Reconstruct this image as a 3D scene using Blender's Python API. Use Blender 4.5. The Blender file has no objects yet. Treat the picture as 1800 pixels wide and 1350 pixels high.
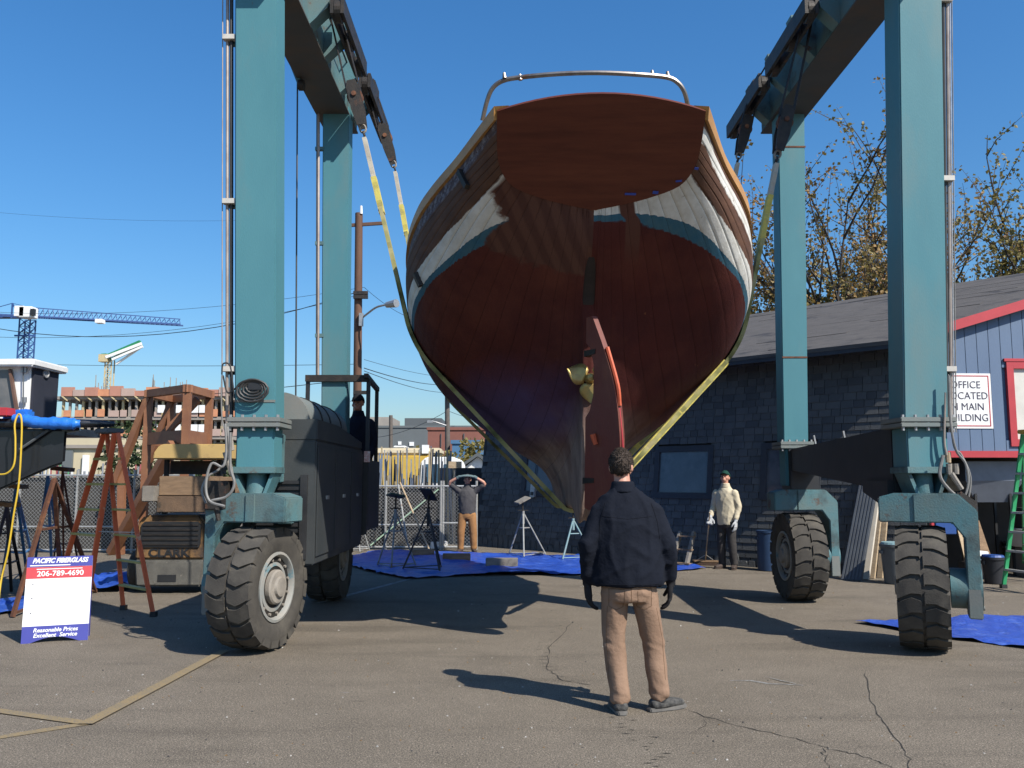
import bpy, bmesh, math, random
from mathutils import Vector, Matrix, noise, Euler
from mathutils.bvhtree import BVHTree
R = math.radians
SC = bpy.context.scene
COL = SC.collection

# ---------------------------------------------------------------- camera
F_PX = 1530.0; PITCH = math.atan(170 / F_PX); CAM_Z = 1.62
cd = bpy.data.cameras.new('camera'); cam = bpy.data.objects.new('camera', cd); COL.objects.link(cam)
cam.location = (0, 0, CAM_Z); cam.rotation_euler = (math.pi / 2 + PITCH, 0, 0)
cd.sensor_width = 36.0; cd.lens = 36.0 * F_PX / 1800.0; cd.clip_end = 4000; cd.clip_start = 0.05
SC.camera = cam
# ---------------------------------------------------------------- sky, sun, exposure
SUN_ELEV = R(44.5); SHADOW_AZ = R(135.5)          # direction shadows run on the ground (from +X, counter-clockwise)
sh = Vector((math.cos(SHADOW_AZ), math.sin(SHADOW_AZ), 0))
to_sun = Vector((-sh.x * math.cos(SUN_ELEV), -sh.y * math.cos(SUN_ELEV), math.sin(SUN_ELEV)))
world = bpy.data.worlds.new('World'); SC.world = world; world.use_nodes = True
wn = world.node_tree.nodes; wl = world.node_tree.links
bg = wn['Background']; bg.inputs[1].default_value = 0.091
skyt = wn.new('ShaderNodeTexSky'); skyt.sky_type = 'NISHITA'; skyt.sun_disc = False
skyt.sun_elevation = SUN_ELEV; skyt.sun_rotation = math.atan2(to_sun.x, to_sun.y)
skyt.altitude = 0; skyt.air_density = 1.4; skyt.dust_density = 1.0; skyt.ozone_density = 10.0
hs = wn.new('ShaderNodeHueSaturation'); hs.inputs['Saturation'].default_value = 1.15
wl.new(skyt.outputs[0], hs.inputs['Color']); wl.new(hs.outputs[0], bg.inputs[0])
sd = bpy.data.lights.new('sun', 'SUN'); sun = bpy.data.objects.new('sun', sd); COL.objects.link(sun)
sd.energy = 4.2; sd.angle = R(0.5); sd.color = (1.0, 0.945, 0.86)
sun.rotation_euler = to_sun.to_track_quat('Z', 'Y').to_euler(); sun.location = to_sun * 60
SC.view_settings.view_transform = 'Standard'; SC.view_settings.look = 'None'
SC.view_settings.exposure = 0.75; SC.view_settings.gamma = 1.0
SC.render.engine = 'CYCLES'; SC.cycles.max_bounces = 6

# ---------------------------------------------------------------- helpers
CP, SP = math.cos(PITCH), math.sin(PITCH)
def P(px, py, Y):
    """world point at depth Y along the ray of a photograph pixel"""
    a = (px - 900) / F_PX; b = (675 - py) / F_PX
    t = Y / (CP - b * SP)
    return Vector((a * t, Y, CAM_Z + (SP + b * CP) * t))
def G(px, py, z=0.0):
    a = (px - 900) / F_PX; b = (675 - py) / F_PX
    dz = SP + b * CP; t = (z - CAM_Z) / dz
    return Vector((a * t, (CP - b * SP) * t, z))
def rnd(seed): return random.Random(seed)

MATS = {}
def mat(name, c1, c2=None, scale=6.0, rough=0.6, metal=0.0, bump=0.0, bscale=60.0, c3=None, s3=1.5, t3=0.6, w3=0.08, stretch=(1, 1, 1), spec=0.5, detail=6.0, alpha=None, rvar=0.0, c4=None, s4=3.0, t4=0.72, w4=0.05):
    """procedural material: c1/c2 mixed by noise, c3 patches (rust, stains) above threshold t3 of a coarser noise, fine bump"""
    if name in MATS: return MATS[name]
    m = bpy.data.materials.new(name); m.use_nodes = True; MATS[name] = m
    nt = m.node_tree; N = nt.nodes; L = nt.links; b = N['Principled BSDF']
    b.inputs['Roughness'].default_value = rough; b.inputs['Metallic'].default_value = metal
    b.inputs['Specular IOR Level'].default_value = spec
    tc = N.new('ShaderNodeTexCoord'); mp = N.new('ShaderNodeMapping'); mp.inputs['Scale'].default_value = stretch
    L.new(tc.outputs['Object'], mp.inputs['Vector'])
    def nz(s, d=detail, r=0.6):
        n = N.new('ShaderNodeTexNoise'); n.inputs['Scale'].default_value = s; n.inputs['Detail'].default_value = d; n.inputs['Roughness'].default_value = r
        L.new(mp.outputs[0], n.inputs['Vector']); return n
    def rgb(c): return (c[0], c[1], c[2], 1)
    if c2 is None: c2 = tuple(x * 0.8 for x in c1)
    n1 = nz(scale); rp = N.new('ShaderNodeValToRGB'); L.new(n1.outputs['Fac'], rp.inputs[0])
    rp.color_ramp.elements[0].position = 0.35; rp.color_ramp.elements[1].position = 0.68
    rp.color_ramp.elements[0].color = rgb(c1); rp.color_ramp.elements[1].color = rgb(c2)
    out = rp.outputs[0]
    if c3 is not None:
        n3 = nz(s3, 8, 0.65); r3 = N.new('ShaderNodeMapRange'); L.new(n3.outputs['Fac'], r3.inputs[0])
        r3.inputs[1].default_value = t3 - w3 / 2; r3.inputs[2].default_value = t3 + w3 / 2
        mx = N.new('ShaderNodeMix'); mx.data_type = 'RGBA'; L.new(r3.outputs[0], mx.inputs[0]); L.new(out, mx.inputs[6]); mx.inputs[7].default_value = rgb(c3); out = mx.outputs[2]
    if c4 is not None:
        n4 = nz(s4, 9, 0.7); r4 = N.new('ShaderNodeMapRange'); L.new(n4.outputs['Fac'], r4.inputs[0]); r4.inputs[1].default_value = t4 - w4 / 2; r4.inputs[2].default_value = t4 + w4 / 2
        m4 = N.new('ShaderNodeMix'); m4.data_type = 'RGBA'; L.new(r4.outputs[0], m4.inputs[0]); L.new(out, m4.inputs[6]); m4.inputs[7].default_value = rgb(c4); out = m4.outputs[2]
    L.new(out, b.inputs['Base Color'])
    if rvar:
        nr = nz(scale * 2.3); mr = N.new('ShaderNodeMapRange'); L.new(nr.outputs['Fac'], mr.inputs[0]); mr.inputs[3].default_value = rough - rvar; mr.inputs[4].default_value = rough + rvar; L.new(mr.outputs[0], b.inputs['Roughness'])
    if bump:
        nb = nz(bscale, 5); bp = N.new('ShaderNodeBump'); bp.inputs['Strength'].default_value = min(1, bump); bp.inputs['Distance'].default_value = 0.02
        L.new(nb.outputs['Fac'], bp.inputs['Height']); L.new(bp.outputs[0], b.inputs['Normal'])
    if alpha is not None: b.inputs['Alpha'].default_value = alpha
    return m

def tag(o, label, cat, group=None):
    o['label'] = label; o['category'] = cat
    if group: o['group'] = group
    return o
def empty(name, loc, label=None, cat=None, group=None, kind=None):
    o = bpy.data.objects.new(name, None); COL.objects.link(o); o.location = loc; o.empty_display_size = 0.2
    if label: tag(o, label, cat, group)
    if kind: o['kind'] = kind
    o['_w'] = [loc[0], loc[1], loc[2]]
    return o
def wloc(o):
    return Vector(o['_w']) if o is not None else Vector((0, 0, 0))
def from_mesh(name, me, parent=None, material=None):
    o = bpy.data.objects.new(name, me); COL.objects.link(o)
    if material is not None and not me.materials: me.materials.append(material)
    if parent is not None: o.parent = parent; o['_w'] = list(wloc(parent))
    else: o['_w'] = [0, 0, 0]
    return o

class MB:
    """collects shapes in world coordinates; build() links them as one mesh object"""
    def __init__(s): s.v = []; s.f = []; s.T = Matrix.Identity(4); s.mi = []; s.cur = 0
    def add(s, vs, fs):
        o = len(s.v); T = s.T
        s.v += [tuple(T @ Vector(p)) for p in vs]; s.f += [tuple(i + o for i in f) for f in fs]; s.mi += [s.cur] * len(fs); return s
    def hexa(s, c):   # 8 corners: bottom 4 (ccw), top 4
        return s.add(c, [(3, 2, 1, 0), (4, 5, 6, 7), (0, 1, 5, 4), (1, 2, 6, 5), (2, 3, 7, 6), (3, 0, 4, 7)])
    def box(s, x0, x1, y0, y1, z0, z1):
        return s.hexa([(x0, y0, z0), (x1, y0, z0), (x1, y1, z0), (x0, y1, z0), (x0, y0, z1), (x1, y0, z1), (x1, y1, z1), (x0, y1, z1)])
    def cbox(s, c, d, rz=0.0, rx=0.0, ry=0.0):
        M = Matrix.Translation(Vector(c)) @ Euler((rx, ry, rz)).to_matrix().to_4x4(); h = [k / 2 for k in d]
        pts = [(-h[0], -h[1], -h[2]), (h[0], -h[1], -h[2]), (h[0], h[1], -h[2]), (-h[0], h[1], -h[2]), (-h[0], -h[1], h[2]), (h[0], -h[1], h[2]), (h[0], h[1], h[2]), (-h[0], h[1], h[2])]
        return s.hexa([tuple(M @ Vector(p)) for p in pts])
    def frame(s, p, q, up=(0, 0, 1)):
        p = Vector(p); q = Vector(q); d = (q - p).normalized(); u = Vector(up)
        if abs(d.dot(u)) > 0.98: u = Vector((0, 1, 0)) if abs(d.y) < 0.9 else Vector((1, 0, 0))
        x = d.cross(u).normalized(); y = x.cross(d).normalized(); return p, q, d, x, y
    def bar(s, p, q, w, h, up=(0, 0, 1)):
        p, q, d, x, y = s.frame(p, q, up); x = x * w / 2; y = y * h / 2
        return s.hexa([p - x - y, p + x - y, p + x + y, p - x + y, q - x - y, q + x - y, q + x + y, q - x + y])
    def cyl(s, p, q, r0, r1=None, n=12):
        r1 = r0 if r1 is None else r1; p, q, d, x, y = s.frame(p, q)
        vs = []; 
        for c, r in ((p, r0), (q, r1)):
            for i in range(n):
                a = 2 * math.pi * i / n; vs.append(c + x * (r * math.cos(a)) + y * (r * math.sin(a)))
        fs = [(i, (i + 1) % n, n + (i + 1) % n, n + i) for i in range(n)] + [tuple(range(n - 1, -1, -1)), tuple(range(n, 2 * n))]
        return s.add(vs, fs)
    def tube(s, pts, r, n=6, closed=False):
        pts = [Vector(p) for p in pts]; k = len(pts); vs = []; x = None
        for i, p in enumerate(pts):
            a = pts[(i - 1) % k] if (closed or i > 0) else p; b = pts[(i + 1) % k] if (closed or i < k - 1) else p
            d = (b - a).normalized()
            if x is None:
                u = Vector((0, 0, 1)) if abs(d.z) < 0.9 else Vector((1, 0, 0)); x = d.cross(u).normalized()
            else: x = (x - d * x.dot(d)).normalized()
            y = d.cross(x); rr = r[i] if isinstance(r, (list, tuple)) else r
            for j in range(n):
                t = 2 * math.pi * j / n; vs.append(p + x * (rr * math.cos(t)) + y * (rr * math.sin(t)))
        fs = []
        for i in range(k if closed else k - 1):
            a0 = i * n; b0 = ((i + 1) % k) * n
            fs += [(a0 + j, a0 + (j + 1) % n, b0 + (j + 1) % n, b0 + j) for j in range(n)]
        if not closed: fs += [tuple(range(n - 1, -1, -1)), tuple(range((k - 1) * n, k * n))]
        return s.add(vs, fs)
    def prism(s, poly, vec):  # polygon of 3D points extruded by vec
        n = len(poly); v = Vector(vec); a = [Vector(p) for p in poly]
        fs = [tuple(range(n - 1, -1, -1)), tuple(range(n, 2 * n))] + [(i, (i + 1) % n, n + (i + 1) % n, n + i) for i in range(n)]
        return s.add(a + [p + v for p in a], fs)
    def lathe(s, prof, c, axis, n=32):  # prof: (radius, along axis)
        c = Vector(c); d = Vector(axis).normalized(); u = Vector((0, 0, 1)) if abs(d.z) < 0.9 else Vector((1, 0, 0)); x = d.cross(u).normalized(); y = d.cross(x)
        vs = []; k = len(prof)
        for i in range(n):
            t = 2 * math.pi * i / n
            for r, a in prof: vs.append(c + d * a + x * (r * math.cos(t)) + y * (r * math.sin(t)))
        fs = []
        for i in range(n):
            j = (i + 1) % n
            for m_ in range(k - 1): fs.append((i * k + m_, j * k + m_, j * k + m_ + 1, i * k + m_ + 1))
        return s.add(vs, fs)
    def mesh(s, name, origin=(0, 0, 0)):
        me = bpy.data.meshes.new(name); o = Vector(origin)
        me.from_pydata([tuple(Vector(p) - o) for p in s.v], [], s.f)
        bm = bmesh.new(); bm.from_mesh(me); bmesh.ops.recalc_face_normals(bm, faces=bm.faces); bm.to_mesh(me); bm.free()
        return me
    def build(s, name, material, parent=None, smooth=False, bevel=0.0, origin=None):
        org = wloc(parent) if parent is not None else Vector(origin if origin is not None else (0, 0, 0))
        me = s.mesh(name, org)
        mats = material if isinstance(material, (list, tuple)) else [material]
        for m in mats: me.materials.append(m)
        if len(mats) > 1:
            for p, i in zip(me.polygons, s.mi): p.material_index = i
        if bevel > 0:
            bm = bmesh.new(); bm.from_mesh(me)
            ed = [e for e in bm.edges if len(e.link_faces) == 2 and e.calc_face_angle(0) > 0.6]
            bmesh.ops.bevel(bm, geom=ed, offset=bevel, segments=2, affect='EDGES', clamp_overlap=True); bm.to_mesh(me); bm.free()
        if smooth or bevel > 0:
            me.polygons.foreach_set('use_smooth', [True] * len(me.polygons))
            me.set_sharp_from_angle(angle=R(38))
        o = from_mesh(name, me, parent)
        if parent is None: o.location = org; o['_w'] = list(org)
        return o
def boxpart(name, m, parent, *a, bevel=0.0):
    return MB().box(*a).build(name, m, parent, bevel=bevel)
def crom(pts, n):
    """catmull-rom through points, n segments per span"""
    pts = [Vector(p) for p in pts]; out = []
    q = [pts[0] * 2 - pts[1]] + pts + [pts[-1] * 2 - pts[-2]]
    for i in range(1, len(q) - 2):
        for k in range(n):
            t = k / n; a, b, c, d = q[i - 1], q[i], q[i + 1], q[i + 2]
            out.append(0.5 * ((2 * b) + (c - a) * t + (2 * a - 5 * b + 4 * c - d) * t * t + (3 * b - a - 3 * c + d) * t ** 3))
    out.append(pts[-1]); return out
def copy_tree(o, parent=None):
    c = o.copy(); COL.objects.link(c); c.parent = parent
    for ch in o.children: copy_tree(ch, c)
    return c
def text_mesh(name, body, size, M, material, parent, shear=0.0, bold=0.0, align='CENTER', sx=1.0, extrude=0.002):
    cu = bpy.data.curves.new(name, 'FONT'); cu.body = body; cu.size = size; cu.shear = shear; cu.offset = bold; cu.extrude = extrude
    cu.align_x = align; cu.align_y = 'CENTER'; cu.resolution_u = 3
    t = bpy.data.objects.new(name + '_tmp', cu); COL.objects.link(t)
    dg = bpy.context.evaluated_depsgraph_get(); me = bpy.data.meshes.new_from_object(t.evaluated_get(dg)); bpy.data.objects.remove(t); bpy.data.curves.remove(cu)
    me.transform(Matrix.Diagonal((sx, 1, 1, 1))); me.transform(M); me.transform(Matrix.Translation(-wloc(parent)))
    me.materials.clear(); me.materials.append(material)
    return from_mesh(name, me, parent)
# ---------------------------------------------------------------- shared materials
TEAL = mat('teal_paint', (0.072, 0.205, 0.235), (0.056, 0.172, 0.205), 1.1, 0.6, c3=(0.115, 0.185, 0.19), s3=0.9, t3=0.60, w3=0.25, stretch=(1, 1, 0.35), bump=0.08, bscale=90, spec=0.25, c4=(0.14, 0.085, 0.05), s4=4.5, t4=0.715, w4=0.05)
TEALD = mat('teal_worn', (0.062, 0.165, 0.185), (0.10, 0.145, 0.14), 3.0, 0.65, c3=(0.10, 0.055, 0.035), s3=4.5, t3=0.64, w3=0.08, bump=0.2, bscale=60, c4=(0.03, 0.035, 0.035), s4=2.2, t4=0.62, w4=0.2)
TEALG = mat('grey_dirt_paint', (0.13, 0.16, 0.155), (0.17, 0.17, 0.155), 2.5, 0.7, c3=(0.10, 0.06, 0.04), s3=5, t3=0.7, w3=0.08, bump=0.12)
GREASE = mat('greasy_steel', (0.018, 0.017, 0.016), (0.04, 0.032, 0.026), 9, 0.6, metal=0.3, c3=(0.09, 0.04, 0.022), s3=7, t3=0.64, w3=0.1, bump=0.2)
BLACK = mat('black_paint', (0.014, 0.015, 0.017), (0.024, 0.024, 0.025), 5, 0.5, bump=0.05)
RUST = mat('rusty_steel', (0.13, 0.05, 0.025), (0.07, 0.03, 0.018), 7, 0.85, c3=(0.2, 0.085, 0.035), s3=9, t3=0.6, w3=0.15, bump=0.3)
RUBBER = mat('tyre_rubber', (0.05, 0.046, 0.041), (0.075, 0.068, 0.058), 5, 0.9, c3=(0.10, 0.09, 0.074), s3=3.5, t3=0.6, w3=0.2, bump=0.25, bscale=90, spec=0.2)
STEEL = mat('galvanised_steel', (0.42, 0.42, 0.41), (0.3, 0.3, 0.3), 14, 0.45, metal=0.6, bump=0.05)
PIPE = mat('tan_pipe', (0.34, 0.29, 0.25), (0.24, 0.19, 0.16), 5, 0.5, metal=0.3)
HOSE = mat('black_hose', (0.02, 0.02, 0.021), (0.04, 0.038, 0.035), 6, 0.55)
HOSEG = mat('grey_hose', (0.22, 0.215, 0.2), (0.13, 0.125, 0.12), 6, 0.55)
WHITE = mat('white_paint', (0.78, 0.78, 0.76), (0.68, 0.68, 0.66), 5, 0.5)
RED = mat('red_trim_paint', (0.42, 0.035, 0.045), (0.36, 0.03, 0.04), 4, 0.55, bump=0.05)
TARP = mat('blue_tarp', (0.024, 0.078, 0.40), (0.017, 0.055, 0.31), 3, 0.4, c3=(0.06, 0.13, 0.46), s3=5, t3=0.6, w3=0.15, bump=1.0, bscale=14, c4=(0.14, 0.15, 0.22), s4=6, t4=0.66, w4=0.12)
WOOD = mat('weathered_wood', (0.26, 0.17, 0.10), (0.17, 0.11, 0.065), 4, 0.85, c3=(0.11, 0.075, 0.05), s3=6, t3=0.62, w3=0.15, stretch=(1, 1, 5), bump=0.35, bscale=40)
WOODL = mat('pale_timber', (0.44, 0.34, 0.22), (0.33, 0.24, 0.15), 5, 0.8, stretch=(1, 1, 4), bump=0.25)
WOODG = mat('grey_timber', (0.24, 0.22, 0.19), (0.16, 0.145, 0.125), 5, 0.85, c3=(0.09, 0.08, 0.07), s3=6, t3=0.62, w3=0.1, bump=0.35)
# ---------------------------------------------------------------- ground
def asphalt_mat():
    m = bpy.data.materials.new('asphalt'); m.use_nodes = True; nt = m.node_tree; N = nt.nodes; L = nt.links; b = N['Principled BSDF']
    b.inputs['Roughness'].default_value = 0.9; b.inputs['Specular IOR Level'].default_value = 0.25
    tc = N.new('ShaderNodeTexCoord')
    def nz(s, d, r=0.6, st=None):
        n = N.new('ShaderNodeTexNoise'); n.inputs['Scale'].default_value = s; n.inputs['Detail'].default_value = d; n.inputs['Roughness'].default_value = r
        if st:
            mp = N.new('ShaderNodeMapping'); mp.inputs['Scale'].default_value = st; L.new(tc.outputs['Object'], mp.inputs[0]); L.new(mp.outputs[0], n.inputs['Vector'])
        else: L.new(tc.outputs['Object'], n.inputs['Vector'])
        return n
    def ramp(src, stops):
        r = N.new('ShaderNodeValToRGB'); L.new(src, r.inputs[0]); e = r.color_ramp.elements
        while len(e) < len(stops): e.new(0.5)
        for k, (p, c) in zip(e, stops): k.position = p; k.color = (c, c * 0.972, c * 0.93, 1) if not isinstance(c, tuple) else (*c, 1)
        return r.outputs[0]
    def mul(a, c, f=1.0):
        x = N.new('ShaderNodeMix'); x.data_type = 'RGBA'; x.blend_type = 'MULTIPLY'; x.inputs[0].default_value = f; L.new(a, x.inputs[6]); L.new(c, x.inputs[7]); return x.outputs[2]
    base = ramp(nz(0.55, 8).outputs[0], [(0.3, 0.145), (0.5, 0.162), (0.7, 0.178)])
    agg = ramp(nz(95, 3, 0.7).outputs[0], [(0.33, 0.35), (0.5, 1.0), (0.62, 1.4), (0.72, 2.3)])
    base = mul(base, agg)
    vo = N.new('ShaderNodeTexVoronoi'); vo.inputs['Scale'].default_value = 260; L.new(tc.outputs['Object'], vo.inputs['Vector'])
    bw = N.new('ShaderNodeSeparateColor'); L.new(vo.outputs['Color'], bw.inputs[0])
    base = mul(base, ramp(bw.outputs[0], [(0.0, 0.62), (0.6, 1.0), (0.93, 1.1), (0.97, 2.2)]))
    base = mul(base, ramp(nz(2.4, 6).outputs[0], [(0.3, 0.9), (0.55, 1.0), (0.75, 1.06)]))
    # dark oil spots and thin streaks
    base = mul(base, ramp(nz(3.2, 4, 0.5, (1, 2.6, 1)).outputs[0], [(0.2, 0.5), (0.27, 1.0)]))
    base = mul(base, ramp(nz(0.9, 5, 0.55, (0.35, 2.2, 1)).outputs[0], [(0.30, 0.76), (0.46, 1.0)]))
    # pale scuffs
    x = N.new('ShaderNodeMix'); x.data_type = 'RGBA'; L.new(ramp(nz(6.0, 6, 0.65, (0.8, 2.4, 1)).outputs[0], [(0.73, 0.0), (0.80, (0.5, 0.5, 0.5))]), x.inputs[0])
    L.new(base, x.inputs[6]); x.inputs[7].default_value = (0.30, 0.29, 0.27, 1); base = x.outputs[2]
    L.new(base, b.inputs['Base Color'])
    bp = N.new('ShaderNodeBump'); bp.inputs['Strength'].default_value = 0.55; bp.inputs['Distance'].default_value = 0.008
    L.new(nz(150, 4, 0.7).outputs[0], bp.inputs['Height']); L.new(bp.outputs[0], b.inputs['Normal'])
    return m
ASPHALT = asphalt_mat()
gm = MB()
gm.add([(-900, -200, 0), (900, -200, 0), (900, 1500, 0), (-900, 1500, 0)], [(0, 1, 2, 3)])
ground = gm.build('ground', ASPHALT); ground['kind'] = 'structure'
YELLOW_LINE = mat('worn_yellow_line', (0.27, 0.195, 0.095), (0.21, 0.165, 0.10), 5, 0.9, c3=(0.15, 0.135, 0.11), s3=70, t3=0.55, w3=0.12, bump=0.3, bscale=150, spec=0.2)
def ground_strip(name, pts, widths, m, z):
    b = MB(); vs = []; fs = []
    pts = [Vector((p.x, p.y, z)) for p in pts]
    for i, p in enumerate(pts):
        a = pts[max(0, i - 1)]; c = pts[min(len(pts) - 1, i + 1)]; d = (c - a).normalized(); n = Vector((-d.y, d.x, 0)); w = widths[i] if isinstance(widths, (list, tuple)) else widths
        vs += [p + n * w / 2, p - n * w / 2]
    for i in range(len(pts) - 1): fs.append((2 * i, 2 * i + 1, 2 * i + 3, 2 * i + 2))
    b.add(vs, fs); return b.build(name, m, ground)
ground_strip('painted_line', [G(-60, 1306), G(155, 1272)], 0.085, YELLOW_LINE, 0.004)
ground_strip('painted_line', [G(-60, 1243), G(155, 1273)], 0.085, YELLOW_LINE, 0.008)
ground_strip('painted_line', [G(150, 1275), G(270, 1212), G(395, 1145)], 0.10, YELLOW_LINE, 0.012)
ground_strip('painted_line', [G(560, 1060), G(770, 1005)], 0.09, mat('worn_white_line', (0.26, 0.26, 0.25), (0.16, 0.155, 0.15), 9, 0.85, c3=(0.135, 0.125, 0.11), s3=12, t3=0.55, w3=0.1), 0.004)
CRACK = mat('crack_dark', (0.03, 0.028, 0.026), (0.06, 0.056, 0.05), 30, 1.0, spec=0.1)
def crack(pix, w, seed, sub=7, jit=0.018):
    r = rnd(seed); a = [G(*p) for p in pix]; pts = []
    for p, q in zip(a, a[1:]):
        for k in range(sub): pts.append(p.lerp(q, k / sub) + Vector((r.uniform(-jit, jit), r.uniform(-jit, jit), 0)))
    pts.append(a[-1]); ws = [w * r.uniform(0.3, 1.3) for _ in pts]; ws[0] = ws[-1] = w * 0.1
    return ground_strip('crack', pts, ws, CRACK, 0.003)
crack([(1180, 1240), (1290, 1275), (1400, 1298), (1460, 1318), (1520, 1330), (1575, 1352)], 0.008, 1)
crack([(1520, 1180), (1530, 1235), (1565, 1285), (1595, 1330), (1600, 1360)], 0.007, 2)
crack([(1450, 1316), (1448, 1335), (1462, 1356)], 0.006, 3)
crack([(1010, 1090), (965, 1140), (960, 1175), (985, 1195), (1040, 1205)], 0.009, 4)
crack([(1255, 1255), (1225, 1285)], 0.005, 5)
crack([(1595, 1330), (1680, 1350)], 0.004, 8)
r_ = rnd(12)
for i in range(20):   # row of short transverse tears in the foreground
    t = i / 19; px = 1095 + 85 * t + r_.uniform(-24, 24); py = 1255 + 110 * t; c = G(px, py); l = r_.uniform(0.012, 0.045)
    ground_strip('crack', [c - Vector((l, 0, 0)), c + Vector((0, r_.uniform(-.012, .012), 0)), c + Vector((l, r_.uniform(-.02, .02), 0))], [0.002, 0.010, 0.002], CRACK, 0.003)
for i in range(16):
    t = i / 15; px = 985 - 30 * math.sin(t * 3.1) + r_.uniform(-10, 10); py = 1100 + 90 * t; c = G(px, py); l = r_.uniform(0.02, 0.06)
    ground_strip('crack', [c - Vector((l, 0, 0)), c, c + Vector((l, r_.uniform(-.01, .01), 0))], [0.002, 0.012, 0.002], CRACK, 0.003)
CHALK = mat('chalk_scuff', (0.30, 0.30, 0.28), (0.19, 0.185, 0.17), 14, 0.95, c3=(0.14, 0.13, 0.115), s3=25, t3=0.5, w3=0.1)
ground_strip('scuff', [G(1283, 1197), G(1320, 1197), G(1350, 1202), G(1412, 1205)], [0.01, 0.03, 0.035, 0.01], CHALK, 0.003)
ground_strip('scuff', [G(1345, 1190), G(1375, 1198), G(1400, 1203)], [0.005, 0.02, 0.01], CHALK, 0.006)
for px, py, l in ((1800*.294, 1122, 0.05), (640, 1085, .04), (262, 1147, .04), (215, 1112, .03), (300, 1225, .03), (605, 1218, .04), (1200, 1240, .03), (735, 1210, .02)):
    c = G(px, py); ground_strip('scuff', [c - Vector((l, 0, 0)), c, c + Vector((l, .006, 0))], [0.004, 0.014, 0.004], CHALK, 0.003)
gr_ = MB(); rg = rnd(64)
for i in range(900):
    y_ = 3.2 + 12 * rg.random() ** 1.6; x_ = rg.uniform(-.62, .62) * y_ * 1.05; s_ = rg.uniform(.003, .009) * (1 + y_ * .05); a_ = rg.uniform(0, 6.3); c_ = Vector((x_, y_, 0)); gr_.cur = rg.randrange(3)
    gr_.add([c_ + Vector((s_ * math.cos(a_ + k * 2.1), s_ * math.sin(a_ + k * 2.1), 0.001)) for k in range(3)] + [c_ + Vector((0, 0, s_ * rg.uniform(.5, 1.1)))], [(0, 1, 3), (1, 2, 3), (2, 0, 3)])
go_ = gr_.build('loose_grit', [mat('grit_pale', (.4, .38, .34), (.3, .29, .26), 30, .9), mat('grit_dark', (.06, .055, .05), (.04, .038, .035), 30, .9), mat('grit_leaf', (.2, .12, .05), (.15, .09, .04), 30, .9)]); go_['kind'] = 'stuff'; go_['label'] = 'loose grit and bits of litter scattered over the asphalt'
# ---------------------------------------------------------------- tarps on the ground
def tarp(name, poly, label, seed, amp=0.02, n=46, z0=0.006):
    pts = [G(*p) for p in poly]; mnx = min(p.x for p in pts); mxx = max(p.x for p in pts); mny = min(p.y for p in pts); mxy = max(p.y for p in pts)
    # triangulated sheet with wrinkles: subdivide polygon
    me = bpy.data.meshes.new(name); bm = bmesh.new()
    bm.faces.new([bm.verts.new(p) for p in pts]); bmesh.ops.triangulate(bm, faces=bm.faces)
    for _ in range(6): 
        ed = [e for e in bm.edges if e.calc_length() > 0.16]
        if not ed: break
        bmesh.ops.subdivide_edges(bm, edges=ed, cuts=1, use_grid_fill=False); bmesh.ops.triangulate(bm, faces=bm.faces)
    r = rnd(seed); off = Vector((r.uniform(0, 50), r.uniform(0, 50), 0))
    for v in bm.verts:
        q = Vector((v.co.x * 1.0, v.co.y * 2.6, 0)) + off
        v.co.z = z0 + amp * max(0, noise.noise(q * 1.1)) * 1.8 + amp * 1.6 * max(0, 0.5 - abs(noise.noise(q * 1.9 + Vector((v.co.x * 0.9, 0, 3))))) + amp * 0.5 * abs(noise.noise(q * 4.1))
        if v.is_boundary: v.co.z += amp * 0.9 * max(0, noise.noise(q * 2.3)); v.co.xy += Vector((noise.noise(q * 1.7), noise.noise(q * 1.7 + Vector((9, 0, 0))))) * 0.06
    bm.normal_update(); org = Vector(((mnx + mxx) / 2, (mny + mxy) / 2, 0))
    for v in bm.verts: v.co -= org
    bm.to_mesh(me); bm.free(); me.polygons.foreach_set('use_smooth', [True] * len(me.polygons))
    o = from_mesh(name, me, None, TARP); o.location = org; tag(o, label, 'tarp'); return o
tarp('ground_tarp', [(585, 985), (660, 970), (800, 972), (930, 975), (1030, 981), (1150, 990), (1245, 1000), (1180, 1006), (1040, 1012), (880, 1012), (800, 1014), (715, 1019), (640, 1004)], 'large wrinkled blue tarp under the hanging boat among the jack stands', 3, 0.035)
tarp('ground_tarp', [(1505, 1095), (1590, 1090), (1700, 1088), (1900, 1085), (1960, 1165), (1800, 1141), (1660, 1122), (1575, 1108)], 'blue tarp on the asphalt behind the right front tyre of the lift', 5, 0.03)
tarp('ground_tarp', [(-40, 1062), (60, 1050), (125, 1062), (60, 1072), (-40, 1088)], 'small strip of blue tarp on the ground behind the sandwich board', 7, 0.04)
tarp('ground_tarp', [(150, 1022), (215, 1012), (250, 1030), (215, 1042), (160, 1042)], 'crumpled blue tarp between orange ladder and sandwich board', 9, 0.10)
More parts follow.
